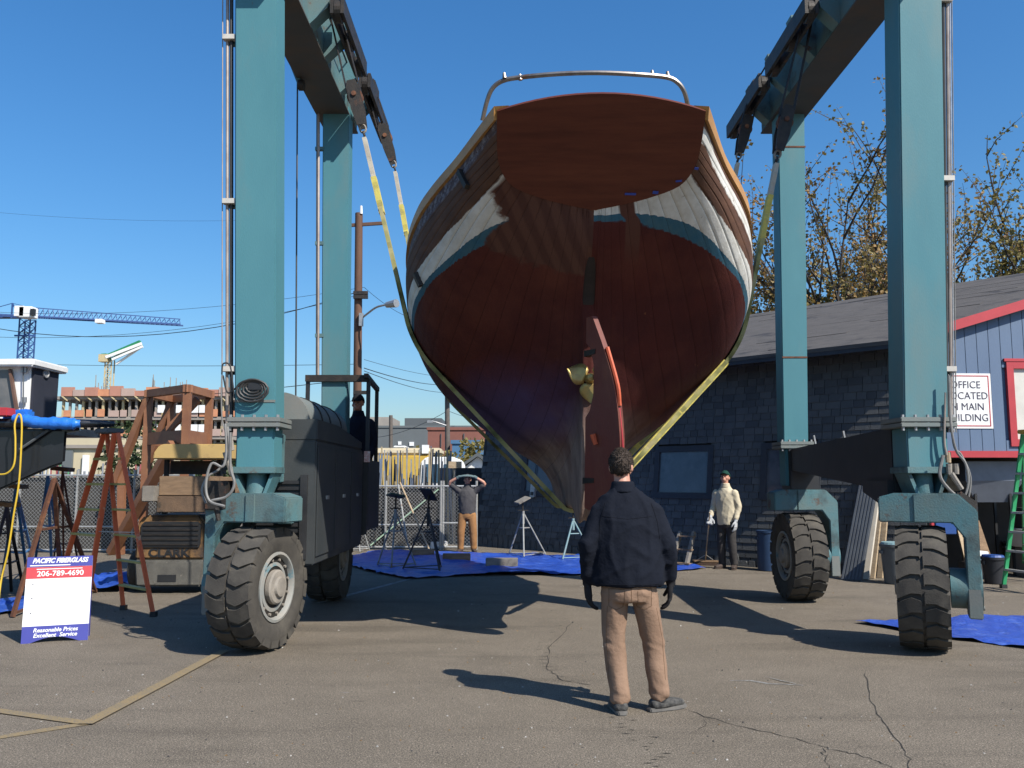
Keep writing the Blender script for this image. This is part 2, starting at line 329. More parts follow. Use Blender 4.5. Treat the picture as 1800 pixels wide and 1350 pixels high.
# ---------------------------------------------------------------- the hanging boat
BX = 0.75
ST = [  # Y, control points (half breadth, z) from sheer to keel centre
 (7.9, [(1.22, 4.62), (1.25, 4.36), (1.20, 4.15), (0.98, 4.0), (0.6, 3.9), (0.28, 3.85), (0.08, 3.83), (0.04, 3.825), (0.02, 3.82), (0, 3.82)]),
 (8.45, [(1.52, 4.50), (1.56, 4.18), (1.50, 3.88), (1.26, 3.65), (0.8, 3.48), (0.38, 3.36), (0.10, 3.28), (0.06, 3.27), (0.04, 3.26), (0, 3.26)]),
 (8.9, [(1.72, 4.40), (1.76, 4.03), (1.70, 3.68), (1.44, 3.38), (0.95, 3.12), (0.46, 2.86), (0.11, 2.50), (0.07, 1.95), (0.06, 1.37), (0, 1.36)]),
 (9.6, [(1.90, 4.27), (1.94, 3.92), (1.87, 3.48), (1.62, 3.08), (1.15, 2.72), (0.64, 2.36), (0.25, 2.0), (0.14, 1.65), (0.11, 1.35), (0, 1.33)]),
 (10.6, [(1.99, 4.16), (2.02, 3.82), (1.95, 3.32), (1.70, 2.87), (1.26, 2.46), (0.80, 2.11), (0.38, 1.80), (0.20, 1.5), (0.15, 1.31), (0, 1.29)]),
 (12.0, [(1.95, 4.13), (1.95, 3.77), (1.86, 3.22), (1.60, 2.75), (1.16, 2.36), (0.72, 2.05), (0.34, 1.80), (0.18, 1.5), (0.14, 1.31), (0, 1.29)]),
 (14.0, [(1.60, 4.22), (1.52, 3.8), (1.36, 3.3), (1.06, 2.85), (0.72, 2.5), (0.42, 2.2), (0.21, 1.95), (0.13, 1.7), (0.10, 1.5), (0, 1.48)]),
 (16.0, [(0.90, 4.42), (0.76, 3.95), (0.60, 3.5), (0.43, 3.1), (0.28, 2.82), (0.17, 2.6), (0.10, 2.48), (0.08, 2.4), (0.06, 2.34), (0, 2.3)]),
 (17.6, [(0.06, 4.75), (0.055, 4.6), (0.05, 4.5), (0.05, 4.42), (0.045, 4.36), (0.04, 4.3), (0.035, 4.26), (0.03, 4.2), (0.02, 4.16), (0, 4.1)])]
TR = [(0.875, 4.70), (0.88, 4.50), (0.855, 4.36), (0.745, 4.24), (0.48, 4.16), (0.24, 4.115), (0.08, 4.09), (0.04, 4.085), (0.02, 4.08), (0, 4.08)]
def tr_y(z): return 7.0 + (4.70 - z) * 1.18
def hull_grid():
    secs = [[Vector((x, tr_y(z), z)) for x, z in TR]] + [[Vector((x, Y, z)) for x, z in pts] for Y, pts in ST]
    fine = [crom(s, 8) for s in secs]                     # 73 points round each section
    nv = len(fine[0]); cols = [crom([s[j] for s in fine], 12) for j in range(nv)]
    nu = len(cols[0]); return [[cols[j][i] for j in range(nv)] for i in range(nu)], nu, nv
HG, NU, NV = hull_grid()
def hp(i, v, side):
    """hull point at station i and girth index v (float)"""
    j = min(NV - 2, max(0, int(v))); p = HG[i][j].lerp(HG[i][j + 1], v - j); return Vector((BX + side * p.x, p.y, p.z))
def hnorm(i, v, side):
    i0, i1 = max(0, i - 1), min(NU - 1, i + 1); a = hp(i1, v, side) - hp(i0, v, side); b = hp(i, min(NV - 1, v + 0.7), side) - hp(i, max(0, v - 0.7), side)
    n = a.cross(b) * -side; n = n.normalized() if n.length > 1e-9 else Vector((side, 0, 0))
    return n
def hull_mat(side):
    """topside planking, white band, blue boot stripe and red bottom paint, laid out by girth (uv.y) and station (uv.x)"""
    m = bpy.data.materials.new('hull_paint'); m.use_nodes = True; nt = m.node_tree; N = nt.nodes; L = nt.links; b = N['Principled BSDF']
    tc = N.new('ShaderNodeTexCoord'); uv = N.new('ShaderNodeUVMap'); uv.uv_map = 'lines'
    sp = N.new('ShaderNodeSeparateXYZ'); L.new(uv.outputs[0], sp.inputs[0]); S, V = sp.outputs[0], sp.outputs[1]
    def math_(op, a, c=None, clamp=False):
        n = N.new('ShaderNodeMath'); n.operation = op; n.use_clamp = clamp
        for k, x in enumerate((a, c)):
            if x is None: continue
            if isinstance(x, (int, float)): n.inputs[k].default_value = x
            else: L.new(x, n.inputs[k])
        return n.outputs[0]
    def nz(s, d=6, r=0.6, st=None):
        n = N.new('ShaderNodeTexNoise'); n.inputs['Scale'].default_value = s; n.inputs['Detail'].default_value = d; n.inputs['Roughness'].default_value = r
        mp = N.new('ShaderNodeMapping'); mp.inputs['Scale'].default_value = st or (1, 1, 1); L.new(tc.outputs['Object'], mp.inputs[0]); L.new(mp.outputs[0], n.inputs['Vector']); return n.outputs[0]
    def step(x, edge, w=0.02):
        r = N.new('ShaderNodeMapRange'); L.new(x, r.inputs[0])
        if isinstance(edge, (int, float)): r.inputs[1].default_value = edge - w; r.inputs[2].default_value = edge + w
        else: L.new(math_('SUBTRACT', edge, w), r.inputs[1]); L.new(math_('ADD', edge, w), r.inputs[2])
        return r.outputs[0]
    def mix(f, a, c):
        x = N.new('ShaderNodeMix'); x.data_type = 'RGBA'; L.new(f, x.inputs[0])
        for k, q in ((6, a), (7, c)):
            if isinstance(q, tuple): x.inputs[k].default_value = (*q, 1)
            else: L.new(q, x.inputs[k])
        return x.outputs[2]
    def var(a, c, s, st=None):
        return mix(step(nz(s, 7, 0.6, st), 0.5, 0.16), a, c)
    edge = math_('MULTIPLY', math_('SUBTRACT', nz(9, 4), 0.5), 0.07)
    Vn = math_('ADD', V, edge)                     # girth coordinate with ragged brush edges
    brown = var((0.115, 0.058, 0.036), (0.075, 0.040, 0.028), 5, (1, 0.5, 2))
    red = var((0.078, 0.018, 0.014), (0.052, 0.013, 0.012), 1.6)
    red = mix(step(nz(1.1, 4), 0.60, 0.12), red, (0.105, 0.030, 0.020))
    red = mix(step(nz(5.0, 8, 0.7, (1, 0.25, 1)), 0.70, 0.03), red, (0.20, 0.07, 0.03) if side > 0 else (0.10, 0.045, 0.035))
    white = var((0.62, 0.61, 0.57), (0.47, 0.45, 0.40), 6)
    white = mix(step(nz(9, 8, 0.75), 0.66, 0.02), white, (0.16, 0.11, 0.08))
    blue = var((0.03, 0.10, 0.155), (0.05, 0.115, 0.15), 8)
    col = brown
    if side < 0:
        # upper plank: old purple-grey primer, scraped
        f = math_('MULTIPLY', step(V, 0.10), math_('SUBTRACT', 1.0, step(Vn, 0.42, 0.03)))
        col = mix(f, col, mix(step(nz(11, 8, 0.75, (1, 1, 1)), 0.53, 0.06), (0.085, 0.06, 0.062), (0.21, 0.19, 0.20)))
    else:
        f = math_('MULTIPLY', step(Vn, 0.30, 0.02), math_('SUBTRACT', 1.0, step(math_('ADD', Vn, math_('MULTIPLY', nz(6), 0.14)), 0.66, 0.02)))
        f = math_('MULTIPLY', f, step(math_('ADD', nz(3.2, 5), math_('MULTIPLY', S, -0.03)), 0.13, 0.02))
        col = mix(f, col, white)
    # white band between V=1 and V=2 (set per vertex), blue boot stripe 2..2.35, red below
    wf = step(Vn, 1.0, 0.01)
    if side < 0: wf = math_('MULTIPLY', wf, math_('SUBTRACT', 1.0, 0.0))
    col = mix(wf, col, white)
    col = mix(step(Vn, 2.0, 0.01), col, blue)
    col = mix(step(Vn, 3.0, 0.015), col, red)
    # bare scraped patch across the band near the sternpost
    if side < 0:
        pf = math_('MULTIPLY', step(V, 1.05, 0.05), math_('SUBTRACT', 1.0, step(math_('ADD', math_('ADD', S, math_('MULTIPLY', math_('SUBTRACT', nz(7, 5), 0.5), 0.2)), math_('MULTIPLY', V, -0.22)), 0.42, 0.02)))
        wv = N.new('ShaderNodeTexWave'); wv.inputs['Scale'].default_value = 2.0; wv.inputs['Distortion'].default_value = 1.2; wv.inputs['Detail'].default_value = 3
        mp = N.new('ShaderNodeMapping'); mp.inputs['Rotation'].default_value = (0, 0, 0.5); L.new(tc.outputs['Object'], mp.inputs[0]); L.new(mp.outputs[0], wv.inputs['Vector'])
        pf2 = math_('MULTIPLY', pf, math_('SUBTRACT', 1.0, step(V, 3.9, 0.4)))
        col = mix(pf2, col, mix(step(wv.outputs[0], 0.5, 0.25), (0.075, 0.032, 0.024), (0.10, 0.045, 0.032)))
    else:
        ox = N.new('ShaderNodeSeparateXYZ'); L.new(tc.outputs['Object'], ox.inputs[0]); X = math_('SUBTRACT', ox.outputs[0], math_('MULTIPLY', V, 0.055)); pf = math_('MULTIPLY', step(X, 0.13, 0.008), math_('SUBTRACT', 1.0, step(X, 0.27, 0.008)))
        pf = math_('MULTIPLY', pf, math_('MULTIPLY', step(V, 1.1, 0.1), math_('SUBTRACT', 1.0, step(V, 3.25, 0.1))))
        col = mix(pf, col, (0.09, 0.036, 0.025))
    # keel and garboards: bare weathered timber showing greyish
    kf = math_('MULTIPLY', step(V, 5.9, 0.6), step(nz(2.2, 6, 0.65, (1, 1, 0.5)), 0.33, 0.14))
    col = mix(kf, col, var((0.27, 0.20, 0.165), (0.15, 0.105, 0.088), 6, (1, 1, 0.4)))
    if side < 0:   # violet primer patch along the port garboard
        vf = math_('MULTIPLY', math_('MULTIPLY', step(V, 4.7, 0.45), math_('SUBTRACT', 1.0, step(V, 6.0, 0.3))), step(math_('ADD', S, math_('MULTIPLY', nz(3, 5), 0.8)), 2.5, 0.4))
        col = mix(math_('MULTIPLY', vf, 0.85), col, (0.07, 0.052, 0.13))
    L.new(col, b.inputs['Base Color']); b.inputs['Roughness'].default_value = 0.8; b.inputs['Specular IOR Level'].default_value = 0.18
    bp = N.new('ShaderNodeBump'); bp.inputs['Strength'].default_value = 0.35; bp.inputs['Distance'].default_value = 0.01; L.new(nz(38, 6, 0.7, (1, 0.5, 1)), bp.inputs['Height']); L.new(bp.outputs[0], b.inputs['Normal'])
    return m
# paint lines as height against distance Y along the hull
WT = [(7.3, 4.40), (7.54, 4.27), (7.8, 4.15), (8.0, 4.07), (8.3, 3.97), (8.5, 3.90), (8.75, 3.82), (10, 3.55), (12, 3.35), (17, 3.6)]
WB = [(7.3, 4.25), (7.7, 4.07), (7.76, 4.03), (7.87, 3.99), (8.05, 3.92), (8.33, 3.81), (8.58, 3.73), (8.85, 3.65), (10, 3.38), (12, 3.15), (17, 3.4)]
BB = [(7.3, 4.2), (7.72, 4.04), (7.77, 4.0), (7.83, 3.955), (8.0, 3.89), (8.25, 3.80), (8.5, 3.72), (8.76, 3.64), (8.97, 3.575), (10, 3.32), (12, 3.1), (17, 3.35)]
def lerp_tab(tab, x):
    if x <= tab[0][0]: return tab[0][1]
    for (a, u), (b, v) in zip(tab, tab[1:]):
        if x <= b: return u + (v - u) * (x - a) / (b - a)
    return tab[-1][1]
def paint_v(p, zs):
    a = lerp_tab(WT, p.y); b = lerp_tab(WB, p.y); c = lerp_tab(BB, p.y); z = p.z
    if z > a: return max(0.0, (zs - z) / max(0.05, zs - a))
    if z > b: return 1 + (a - z) / (a - b)
    if z > c: return 2 + (b - z) / (b - c)
    return 3 + 5 * (c - z) / max(0.3, c - 1.25)
boat = empty('sailing_boat', (BX, 10.5, 0), 'wooden sailing boat hanging in the slings, stern on, with red bottom and mahogany transom', 'boat')
HM = {-1: hull_mat(-1), 1: hull_mat(1)}
DARKIN = mat('seam_dark', (0.02, 0.014, 0.012), (0.03, 0.02, 0.016), 8, 0.9)
NSTR = 19; V_END = 55.0
def strake(side, v0, v1, seed):
    r = rnd(seed); vs = []; fs = []; uvs = []; K = 9; proud = r.uniform(0, 0.0035)
    for i in range(NU):
        g = 0.16 if 0 < i else 0.05
        for k in range(K):
            v = v0 + (v1 - v0) * k / (K - 1); edge = k in (0, K - 1); 
            if k == 0: v += 0.02
            if k == K - 1: v -= 0.02
            q = hp(i, v, side); pv = paint_v(q, HG[i][0].z); sd_ = 0.006 if pv < 2.2 else 0.0014; p = q + hnorm(i, v, side) * ((proud if pv < 2.2 else proud * 0.3) - (sd_ if edge else 0.0)); vs.append(p); uvs.append((p.y - 7.0, pv))
    for i in range(NU - 1):
        for k in range(K - 1): fs.append((i * K + k, i * K + k + 1, (i + 1) * K + k + 1, (i + 1) * K + k))
    b = MB(); b.add(vs, fs); o = b.build('plank', HM[side], boat, smooth=True); me = o.data
    ul = me.uv_layers.new(name='lines')
    for lp in me.loops: ul.data[lp.index].uv = uvs[lp.vertex_index]
    return o
for side in (-1, 1):
    for k in range(NSTR):
        strake(side, 1.2 + (V_END - 1.2) * k / NSTR, 1.2 + (V_END - 1.2) * (k + 1) / NSTR, 100 * side + k)
    # keel and deadwood below the garboard, one timber per side
    vs = []; fs = []; uvs = []; js = list(range(int(V_END), NV))
    for i in range(NU):
        for j in js: p = hp(i, j, side); vs.append(p); uvs.append((p.y - 7.0, paint_v(p, HG[i][0].z)))
    n = len(js)
    for i in range(NU - 1):
        for k in range(n - 1): fs.append((i * n + k, i * n + k + 1, (i + 1) * n + k + 1, (i + 1) * n + k))
    o = MB().add(vs, fs).build('keel', HM[side], boat, smooth=True); ul = o.data.uv_layers.new(name='lines')
    for lp in o.data.loops: ul.data[lp.index].uv = uvs[lp.vertex_index]
# inner hull behind the seams
vs = []; fs = []
for i in range(NU):
    row = [hp(i, j, -1) - hnorm(i, j, -1) * 0.016 for j in range(0, 56, 3)] + [hp(i, j, 1) - hnorm(i, j, 1) * 0.016 for j in range(54, -1, -3)]
    vs += row
n = len(row)
for i in range(NU - 1):
    for k in range(n - 1): fs.append((i * n + k, i * n + k + 1, (i + 1) * n + k + 1, (i + 1) * n + k))
MB().add(vs, fs).build('inner_hull', DARKIN, boat)
# transom: cambered mahogany panel set in the raked stern plane, with a plank joint
MAHOG = mat('mahogany', (0.105, 0.028, 0.016), (0.072, 0.019, 0.012), 2.2, 0.5, spec=0.25, c3=(0.13, 0.037, 0.02), s3=1.6, t3=0.56, w3=0.3, stretch=(0.6, 5, 5), bump=0.06, bscale=50)
tp = [hp(0, j, -1) for j in range(0, NV, 2)]; tpr = [hp(0, j, 1) for j in range(NV - 1, -1, -2)]
top = []
for k in range(1, 16):
    t = k / 16; x = -0.875 + 1.75 * t; z = 4.70 + 0.10 * (1 - (2 * t - 1) ** 2); top.append(Vector((BX - x, tr_y(z), z)))
nrm = Vector((0, -1, -1.18)).normalized()
poly = [p + nrm * 0.004 for p in tp + tpr[1:] + top]
MB().prism(poly, -nrm * 0.03).build('transom', MAHOG, boat)
# cap rail (varnished) along the sheer, deck, and stern edge
OCHRE = mat('ochre_rub_strake', (0.46, 0.24, 0.065), (0.33, 0.165, 0.05), 5, 0.5, c3=(0.2, 0.10, 0.045), s3=7, t3=0.66, w3=0.1, stretch=(1, 0.4, 1), bump=0.15)
for side in (-1, 1):
    vs = []; fs = []
    for i in range(NU):
        a = hp(i, 0, side); c = hp(i, 1.9, side); n = hnorm(i, 1, side)
        vs += [a + n * 0.032 + Vector((0, 0, 0.05)), c + n * 0.032, c + n * 0.0, a - Vector((side * 0.10, 0, -0.05))]
    for i in range(NU - 1):
        for k in range(4): fs.append((i * 4 + k, i * 4 + (k + 1) % 4, (i + 1) * 4 + (k + 1) % 4, (i + 1) * 4 + k))
    fs += [(0, 1, 2, 3)]
    MB().add(vs, fs).build('rub_strake', OCHRE, boat)
vs = []; fs = []
for i in range(NU):
    a = hp(i, 0, -1); c = hp(i, 0, 1)
    vs += [a + Vector((0.04, 0, 0.01)), (a + c) / 2 + Vector((0, 0.16 if i == 0 else 0, 0.12 if i else 0.10)), c + Vector((-0.04, 0, 0.01))]
for i in range(NU - 1):
    for k in range(2): fs.append((i * 3 + k, i * 3 + k + 1, i * 3 + k + 4, i * 3 + k + 3))
MB().add(vs, fs).build('deck', WOODG, boat)
# stern rail: bent tube on short stubs
railm = mat('stern_rail_tube', (0.26, 0.235, 0.21), (0.16, 0.14, 0.125), 9, 0.4, metal=0.7, c3=(0.2, 0.10, 0.05), s3=9, t3=0.63, w3=0.1)
rp = [P(848, 212, 7.42), P(856, 178, 7.35), P(866, 155, 7.3), P(884, 142, 7.27), P(915, 136, 7.25), P(980, 130, 7.2), P(1050, 128, 7.18), P(1120, 131, 7.2), P(1172, 136, 7.25), P(1192, 146, 7.27), P(1203, 162, 7.3), P(1209, 185, 7.38)]
srail = MB().tube(crom(rp, 4), 0.021, 8).build('stern_rail', railm, boat, smooth=True)
for px, py in ((886, 128), (914, 131), (1146, 124), (1173, 126)):
    q = P(px, py, 7.25); MB().cyl(q, q + Vector((0.005, 0, -0.05)), 0.012, 0.02, 8).build('rail_lug', railm, srail)
# rudder, hung on the raked sternpost and put over to starboard
RUDM = mat('rudder_paint', (0.15, 0.032, 0.02), (0.105, 0.024, 0.018), 3, 0.6, c3=(0.19, 0.055, 0.03), s3=3, t3=0.6, w3=0.2, stretch=(1, 1, 0.4), bump=0.15)
RUDG = mat('rudder_stock_timber', (0.10, 0.055, 0.045), (0.07, 0.04, 0.035), 5, 0.75, bump=0.2)
ORANGE = mat('orange_primer', (0.55, 0.10, 0.035), (0.42, 0.075, 0.03), 9, 0.55)
ra = R(30)      # angle off the centreline
def rpt(c, z, off=0.0):   # chordwise distance aft from the sternpost, height, sideways
    t = (3.24 - z) / (3.24 - 1.31); y = 8.40 + 0.46 * t - 0.03
    return Vector((BX + c * math.sin(ra) + off * math.cos(ra), y - c * math.cos(ra) + off * math.sin(ra), z))
prof = [(0.10, 3.20), (0.30, 2.86), (0.47, 2.5), (0.55, 2.15), (0.57, 1.85), (0.50, 1.58), (0.34, 1.42), (0.12, 1.33), (0.0, 1.35)]
lead = [(0.0, 1.5), (0.0, 1.8), (0.0, 2.24), (0.07, 2.30), (0.13, 2.45), (0.13, 2.74), (0.07, 2.9), (0.0, 2.96), (0.0, 3.2)]
pp = crom([(c, z, 0) for c, z in prof], 4); outl = [(p[0], p[1]) for p in pp] + lead
for off, nm in ((0, 'rudder'),):
    ruddr = MB().prism([rpt(c, z, -0.028) for c, z in outl], rpt(0, 2, 0.028) - rpt(0, 2, -0.028)).build('rudder', RUDM, boat)
MB().tube([rpt(c + 0.012, z) for c, z in [(p[0], p[1]) for p in crom([(0.30, 2.88, 0), (0.47, 2.52, 0), (0.51, 2.32, 0)], 5)]], 0.02, 6).build('trailing_edge', ORANGE, ruddr)
MB().tube([rpt(c + 0.006, z) for c, z in [(p[0], p[1]) for p in crom([(0.51, 2.3, 0), (0.565, 2.0, 0), (0.57, 1.8, 0), (0.53, 1.62, 0)], 5)]], 0.009, 6).build('trailing_edge', RED, ruddr)
c = rpt(0.16, 2.02, -0.04); MB().cyl(c + Vector((-0.01, -0.03, 0.05)), c + Vector((0.02, -0.03, -0.05)), 0.03, 0.024, 8).build('zinc', ORANGE, ruddr)
for k, z in enumerate((2.86, 1.62)):
    MB().prism([rpt(-0.03, z - 0.03, -0.034), rpt(0.16, z - 0.022, -0.034), rpt(0.16, z + 0.022, -0.034), rpt(-0.03, z + 0.03, -0.034)], rpt(0, 2, 0.034) - rpt(0, 2, -0.034)).build('rudder_strap', GREASE, ruddr)
# propeller in the aperture: hub and three broad blades
BRONZE = mat('bronze', (0.42, 0.29, 0.09), (0.27, 0.18, 0.07), 8, 0.42, metal=0.55, c3=(0.18, 0.15, 0.09), s3=6, t3=0.64, w3=0.1)
pc = Vector((BX + 0.02, 8.50, 2.62)); prop = MB().lathe([(0.0, -0.10), (0.035, -0.09), (0.05, -0.03), (0.055, 0.05), (0.04, 0.1), (0.0, 0.1)], pc, (0, 1, 0), 14).build('propeller', BRONZE, boat, smooth=True)
MB().cyl(pc, pc + Vector((0, 0.6, 0.03)), 0.02, 0.02, 10).build('shaft', GREASE, prop)
for ang in (R(272), R(158), R(20)):
    ca, sa = math.cos(ang), math.sin(ang); rad = Vector((ca, 0, sa)); tan = Vector((-sa, 0, ca)); vs = []; fs = []
    for i in range(9):
        t = i / 8; rr = 0.045 + 0.205 * t; w = 0.105 * math.sin(math.pi * min(1, 0.16 + 0.84 * t) ** 0.9) + 0.012 * (1 - t); tw = R(58 - 34 * t)
        for k in range(5):
            s_ = (k / 4 - 0.5) * 2 * w; vs.append(pc + rad * rr + tan * (s_ * math.sin(tw + 0.55)) + Vector((0, -s_ * math.cos(tw + 0.55), 0)))
    for i in range(8):
        for k in range(4): fs.append((i * 5 + k, i * 5 + k + 1, (i + 1) * 5 + k + 1, (i + 1) * 5 + k))
    o = MB().add(vs, fs).build('blade', BRONZE, prop, smooth=True); md = o.modifiers.new('thick', 'SOLIDIFY'); md.thickness = 0.014; md.offset = 0
# cleats of wood nailed to the topsides, strips of masking tape
HULLBVH = BVHTree.FromPolygons([tuple(hp(i, j, s)) for s in (-1, 1) for i in range(NU) for j in range(NV)],
    [(o_ + i * NV + j, o_ + i * NV + j + 1, o_ + (i + 1) * NV + j + 1, o_ + (i + 1) * NV + j) for o_ in (0, NU * NV) for i in range(NU - 1) for j in range(NV - 1)])
def on_hull(px, py):
    o_ = Vector((0, 0, CAM_Z)); d = (P(px, py, 10) - o_).normalized(); h = HULLBVH.ray_cast(o_, d)
    return h[0], h[1]
def hull_batten(a, b, w, t, m, name):
    (p, n), (q, n2) = on_hull(*a), on_hull(*b)
    if p is None or q is None: return
    if n.dot(Vector((0, 0, CAM_Z)) - p) < 0: n = -n
    MB().bar(p + n * t * 0.55, q + n * t * 0.55, w, t, up=n).build(name, m, boat)
hull_batten((1308, 335), (1291, 392), 0.045, 0.02, WOOD, 'batten')
hull_batten((812, 302), (826, 330), 0.05, 0.05, GREASE, 'wooden_chock')
hull_batten((734, 480), (744, 502), 0.06, 0.05, GREASE, 'wooden_chock')
TAPE = mat('blue_masking_tape', (0.02, 0.05, 0.30), (0.03, 0.07, 0.36), 9, 0.6)
for px, py, w, h in ((1108, 340, 0.10, 0.022), (1152, 337, 0.05, 0.03), (1193, 318, 0.055, 0.018), (1224, 295, 0.035, 0.022)):
    z = 4.2
    for _ in range(20):
        yy = tr_y(z); z = P(px, py, yy).z * 0.5 + z * 0.5
    c = P(px, py, tr_y(z)) + nrm * 0.009; MB().bar(c - Vector((w / 2, 0, 0)), c + Vector((w / 2, 0, random.uniform(-.005, .008))), h, 0.002, up=nrm).build('tape_strip', TAPE, boat)
# ---------------------------------------------------------------- the travel lift
lift = empty('travel_lift', (0.75, 10.3, 0), 'teal four-legged travel lift on big tyres carrying the boat in slings', 'boat lift')
Z_BEAM = 6.88
def column(xl, xr, py_ref, Yf, D, ztop, zbot):
    """xl, xr: (x at bottom ref, x at top ref) of the front face edges"""
    z0, z1 = zbot, ztop
    def xat(e, z): (pz0, x0), (pz1, x1) = e; return x0 + (x1 - x0) * (z - pz0) / (pz1 - pz0)
    b = MB(); c = []
    for z in (z0, z1): c += [(xat(xl, z), Yf, z), (xat(xr, z), Yf, z), (xat(xr, z), Yf + D, z), (xat(xl, z), Yf + D, z)]
    b.hexa(c); o = b.build('column', TEAL, lift, bevel=0.012); return xat
def edge(a, b, Y): p, q = P(*a, Y), P(*b, Y); return ((p.z, p.x), (q.z, q.x))
YN, YF = 8.5, 12.0
COLS = {}
specs = {'nl': (edge((412, 745), (413, 0), YN), edge((484, 745), (486, 0), YN), YN, 0.34),
         'nr': (edge((1590, 745), (1580, 0), YN), edge((1667, 745), (1656, 0), YN), YN, 0.36),
         'fl': (edge((565, 640), (567, 250), YF), edge((609, 640), (613, 250), YF), YF, 0.30),
         'fr': (edge((1376, 690), (1370, 350), YF), edge((1420, 690), (1416, 350), YF), YF, 0.30)}
for k, (l, r, Y, D) in specs.items():
    zb = 2.20 if k[0] == 'n' else 2.12
    xat = column(l, r, 0, Y, D, 7.4 if k[0] == 'n' else Z_BEAM + 0.1, zb)
    def xx(e, z): (a, x0), (b, x1) = e; return x0 + (x1 - x0) * (z - a) / (b - a)
    x0, x1 = xx(l, zb), xx(r, zb); COLS[k] = (x0, x1, Y, D, zb)
    # bolted flange: two plates and a row of bolts
    MB().box(x0 - 0.06, x1 + 0.06, Y - 0.06, Y + D + 0.06, zb - 0.012, zb + 0.035).build('flange_plate', TEALG, lift, bevel=0.006)
    fl = MB().box(x0 - 0.06, x1 + 0.06, Y - 0.06, Y + D + 0.06, zb - 0.062, zb - 0.018).build('flange_plate', TEALG, lift, bevel=0.006)
    for i in range(5):
        bx_ = x0 - 0.03 + (x1 - x0 + 0.06) * i / 4
        MB().cyl((bx_, Y - 0.03, zb - 0.095), (bx_, Y - 0.03, zb + 0.06), 0.016, n=6).build('bolt', STEEL, fl)
    zs = 1.72 if k[0] == 'n' else 1.55
    MB().box(x0 + 0.02, x1 - 0.01, Y + 0.01, Y + D - 0.01, zs, zb - 0.06).build('lower_leg', TEAL, lift, bevel=0.012)
    if k[0] == 'n':
        MB().box(x0 - 0.005, x1 + 0.015, Y - 0.02, Y + D + 0.01, zs - 0.03, zs + 0.035).build('foot_plate', TEALD, lift, bevel=0.006)
        xc = (x0 + x1) / 2
        for s in (-1, 1):   # splayed gusset plates down to the pivot
            MB().prism([(xc + s * 0.20, Y + 0.02, zs - 0.03), (xc + s * 0.165, Y + 0.02, zs - 0.03), (xc + s * 0.085, Y + 0.02, 1.48), (xc + s * 0.12, Y + 0.02, 1.48)], (0, D - 0.06, 0)).build('gusset', TEALD, lift)
        MB().cyl((xc, Y + D / 2 - 0.02, zs), (xc, Y + D / 2 - 0.02, 1.44), 0.095, 0.11, 18).build('pivot_pin', TEALD, lift, smooth=True)
# rusty weld bands and scuffs on the legs
for (xa_, xb_, Y_, py_) in ((1371, 1416, YF, 258), (1375, 1419, YF, 628), (413, 484, YN, 705)):
    a_, b_ = P(xa_, py_, Y_), P(xb_, py_, Y_); MB().box(a_.x, b_.x, Y_ - 0.006, Y_ + 0.001, a_.z - 0.012, a_.z + 0.012).build('weld_band', RUST if Y_ == YF else TEALG, lift)
# wheels
def tyre_mesh():
    b = MB(); RO, W = 0.575, 0.21
    b.lathe([(0.315, -0.15), (0.33, -0.19), (0.40, -0.215), (0.48, -0.222), (0.535, -0.212), (0.556, -0.195), (0.562, -0.1), (0.566, 0), (0.562, 0.1), (0.556, 0.195), (0.535, 0.212), (0.48, 0.222), (0.40, 0.215), (0.33, 0.19), (0.315, 0.15)], (0, 0, 0), (1, 0, 0), 56)
    n = 21; r0 = 0.555; h = 0.032
    for side in (-1, 1):
        for i in range(n):
            t0 = 2 * math.pi * (i + (0.5 if side > 0 else 0)) / n; w = 2 * math.pi / n * 0.78
            # lug outline in (angle, x): hooked block from shoulder to near the centre
            cs = [(0.00, 0.012), (0.045, 0.02), (0.07, 0.10), (0.03, 0.155), (-0.02, 0.208), (-0.02, 0.222)]
            vs = []
            for da, x in cs:
                drop = 0.016 if x > 0.2 else 0; inner = 0.535 if x < 0.215 else 0.50; rr = r0 + h - drop
                for rad in (inner, rr):
                    for e in (-0.5, 0.5):
                        a = t0 + da + w * e * (1.0 if x > 0.05 else 0.8); vs.append((side * x, rad * math.cos(a), rad * math.sin(a)))
            fs = []
            for k in range(len(cs) - 1):
                o = k * 4; fs += [(o, o + 4, o + 5, o + 1), (o + 2, o + 3, o + 7, o + 6), (o, o + 2, o + 6, o + 4), (o + 1, o + 5, o + 7, o + 3)]
            o = (len(cs) - 1) * 4; fs += [(0, 1, 3, 2), (o, o + 2, o + 3, o + 1)]
            b.add(vs, fs)
    me = b.mesh('tyre'); me.materials.append(RUBBER); me.polygons.foreach_set('use_smooth', [True] * len(me.polygons)); me.set_sharp_from_angle(angle=R(30)); return me
TYRE = tyre_mesh()
RIMM = mat('rim_dusty', (0.21, 0.22, 0.21), (0.28, 0.255, 0.22), 4, 0.7, c3=(0.10, 0.19, 0.22), s3=5, t3=0.58, w3=0.1, bump=0.15)
HUBM = mat('hub_dusty', (0.28, 0.25, 0.21), (0.19, 0.17, 0.145), 7, 0.75, bump=0.2)
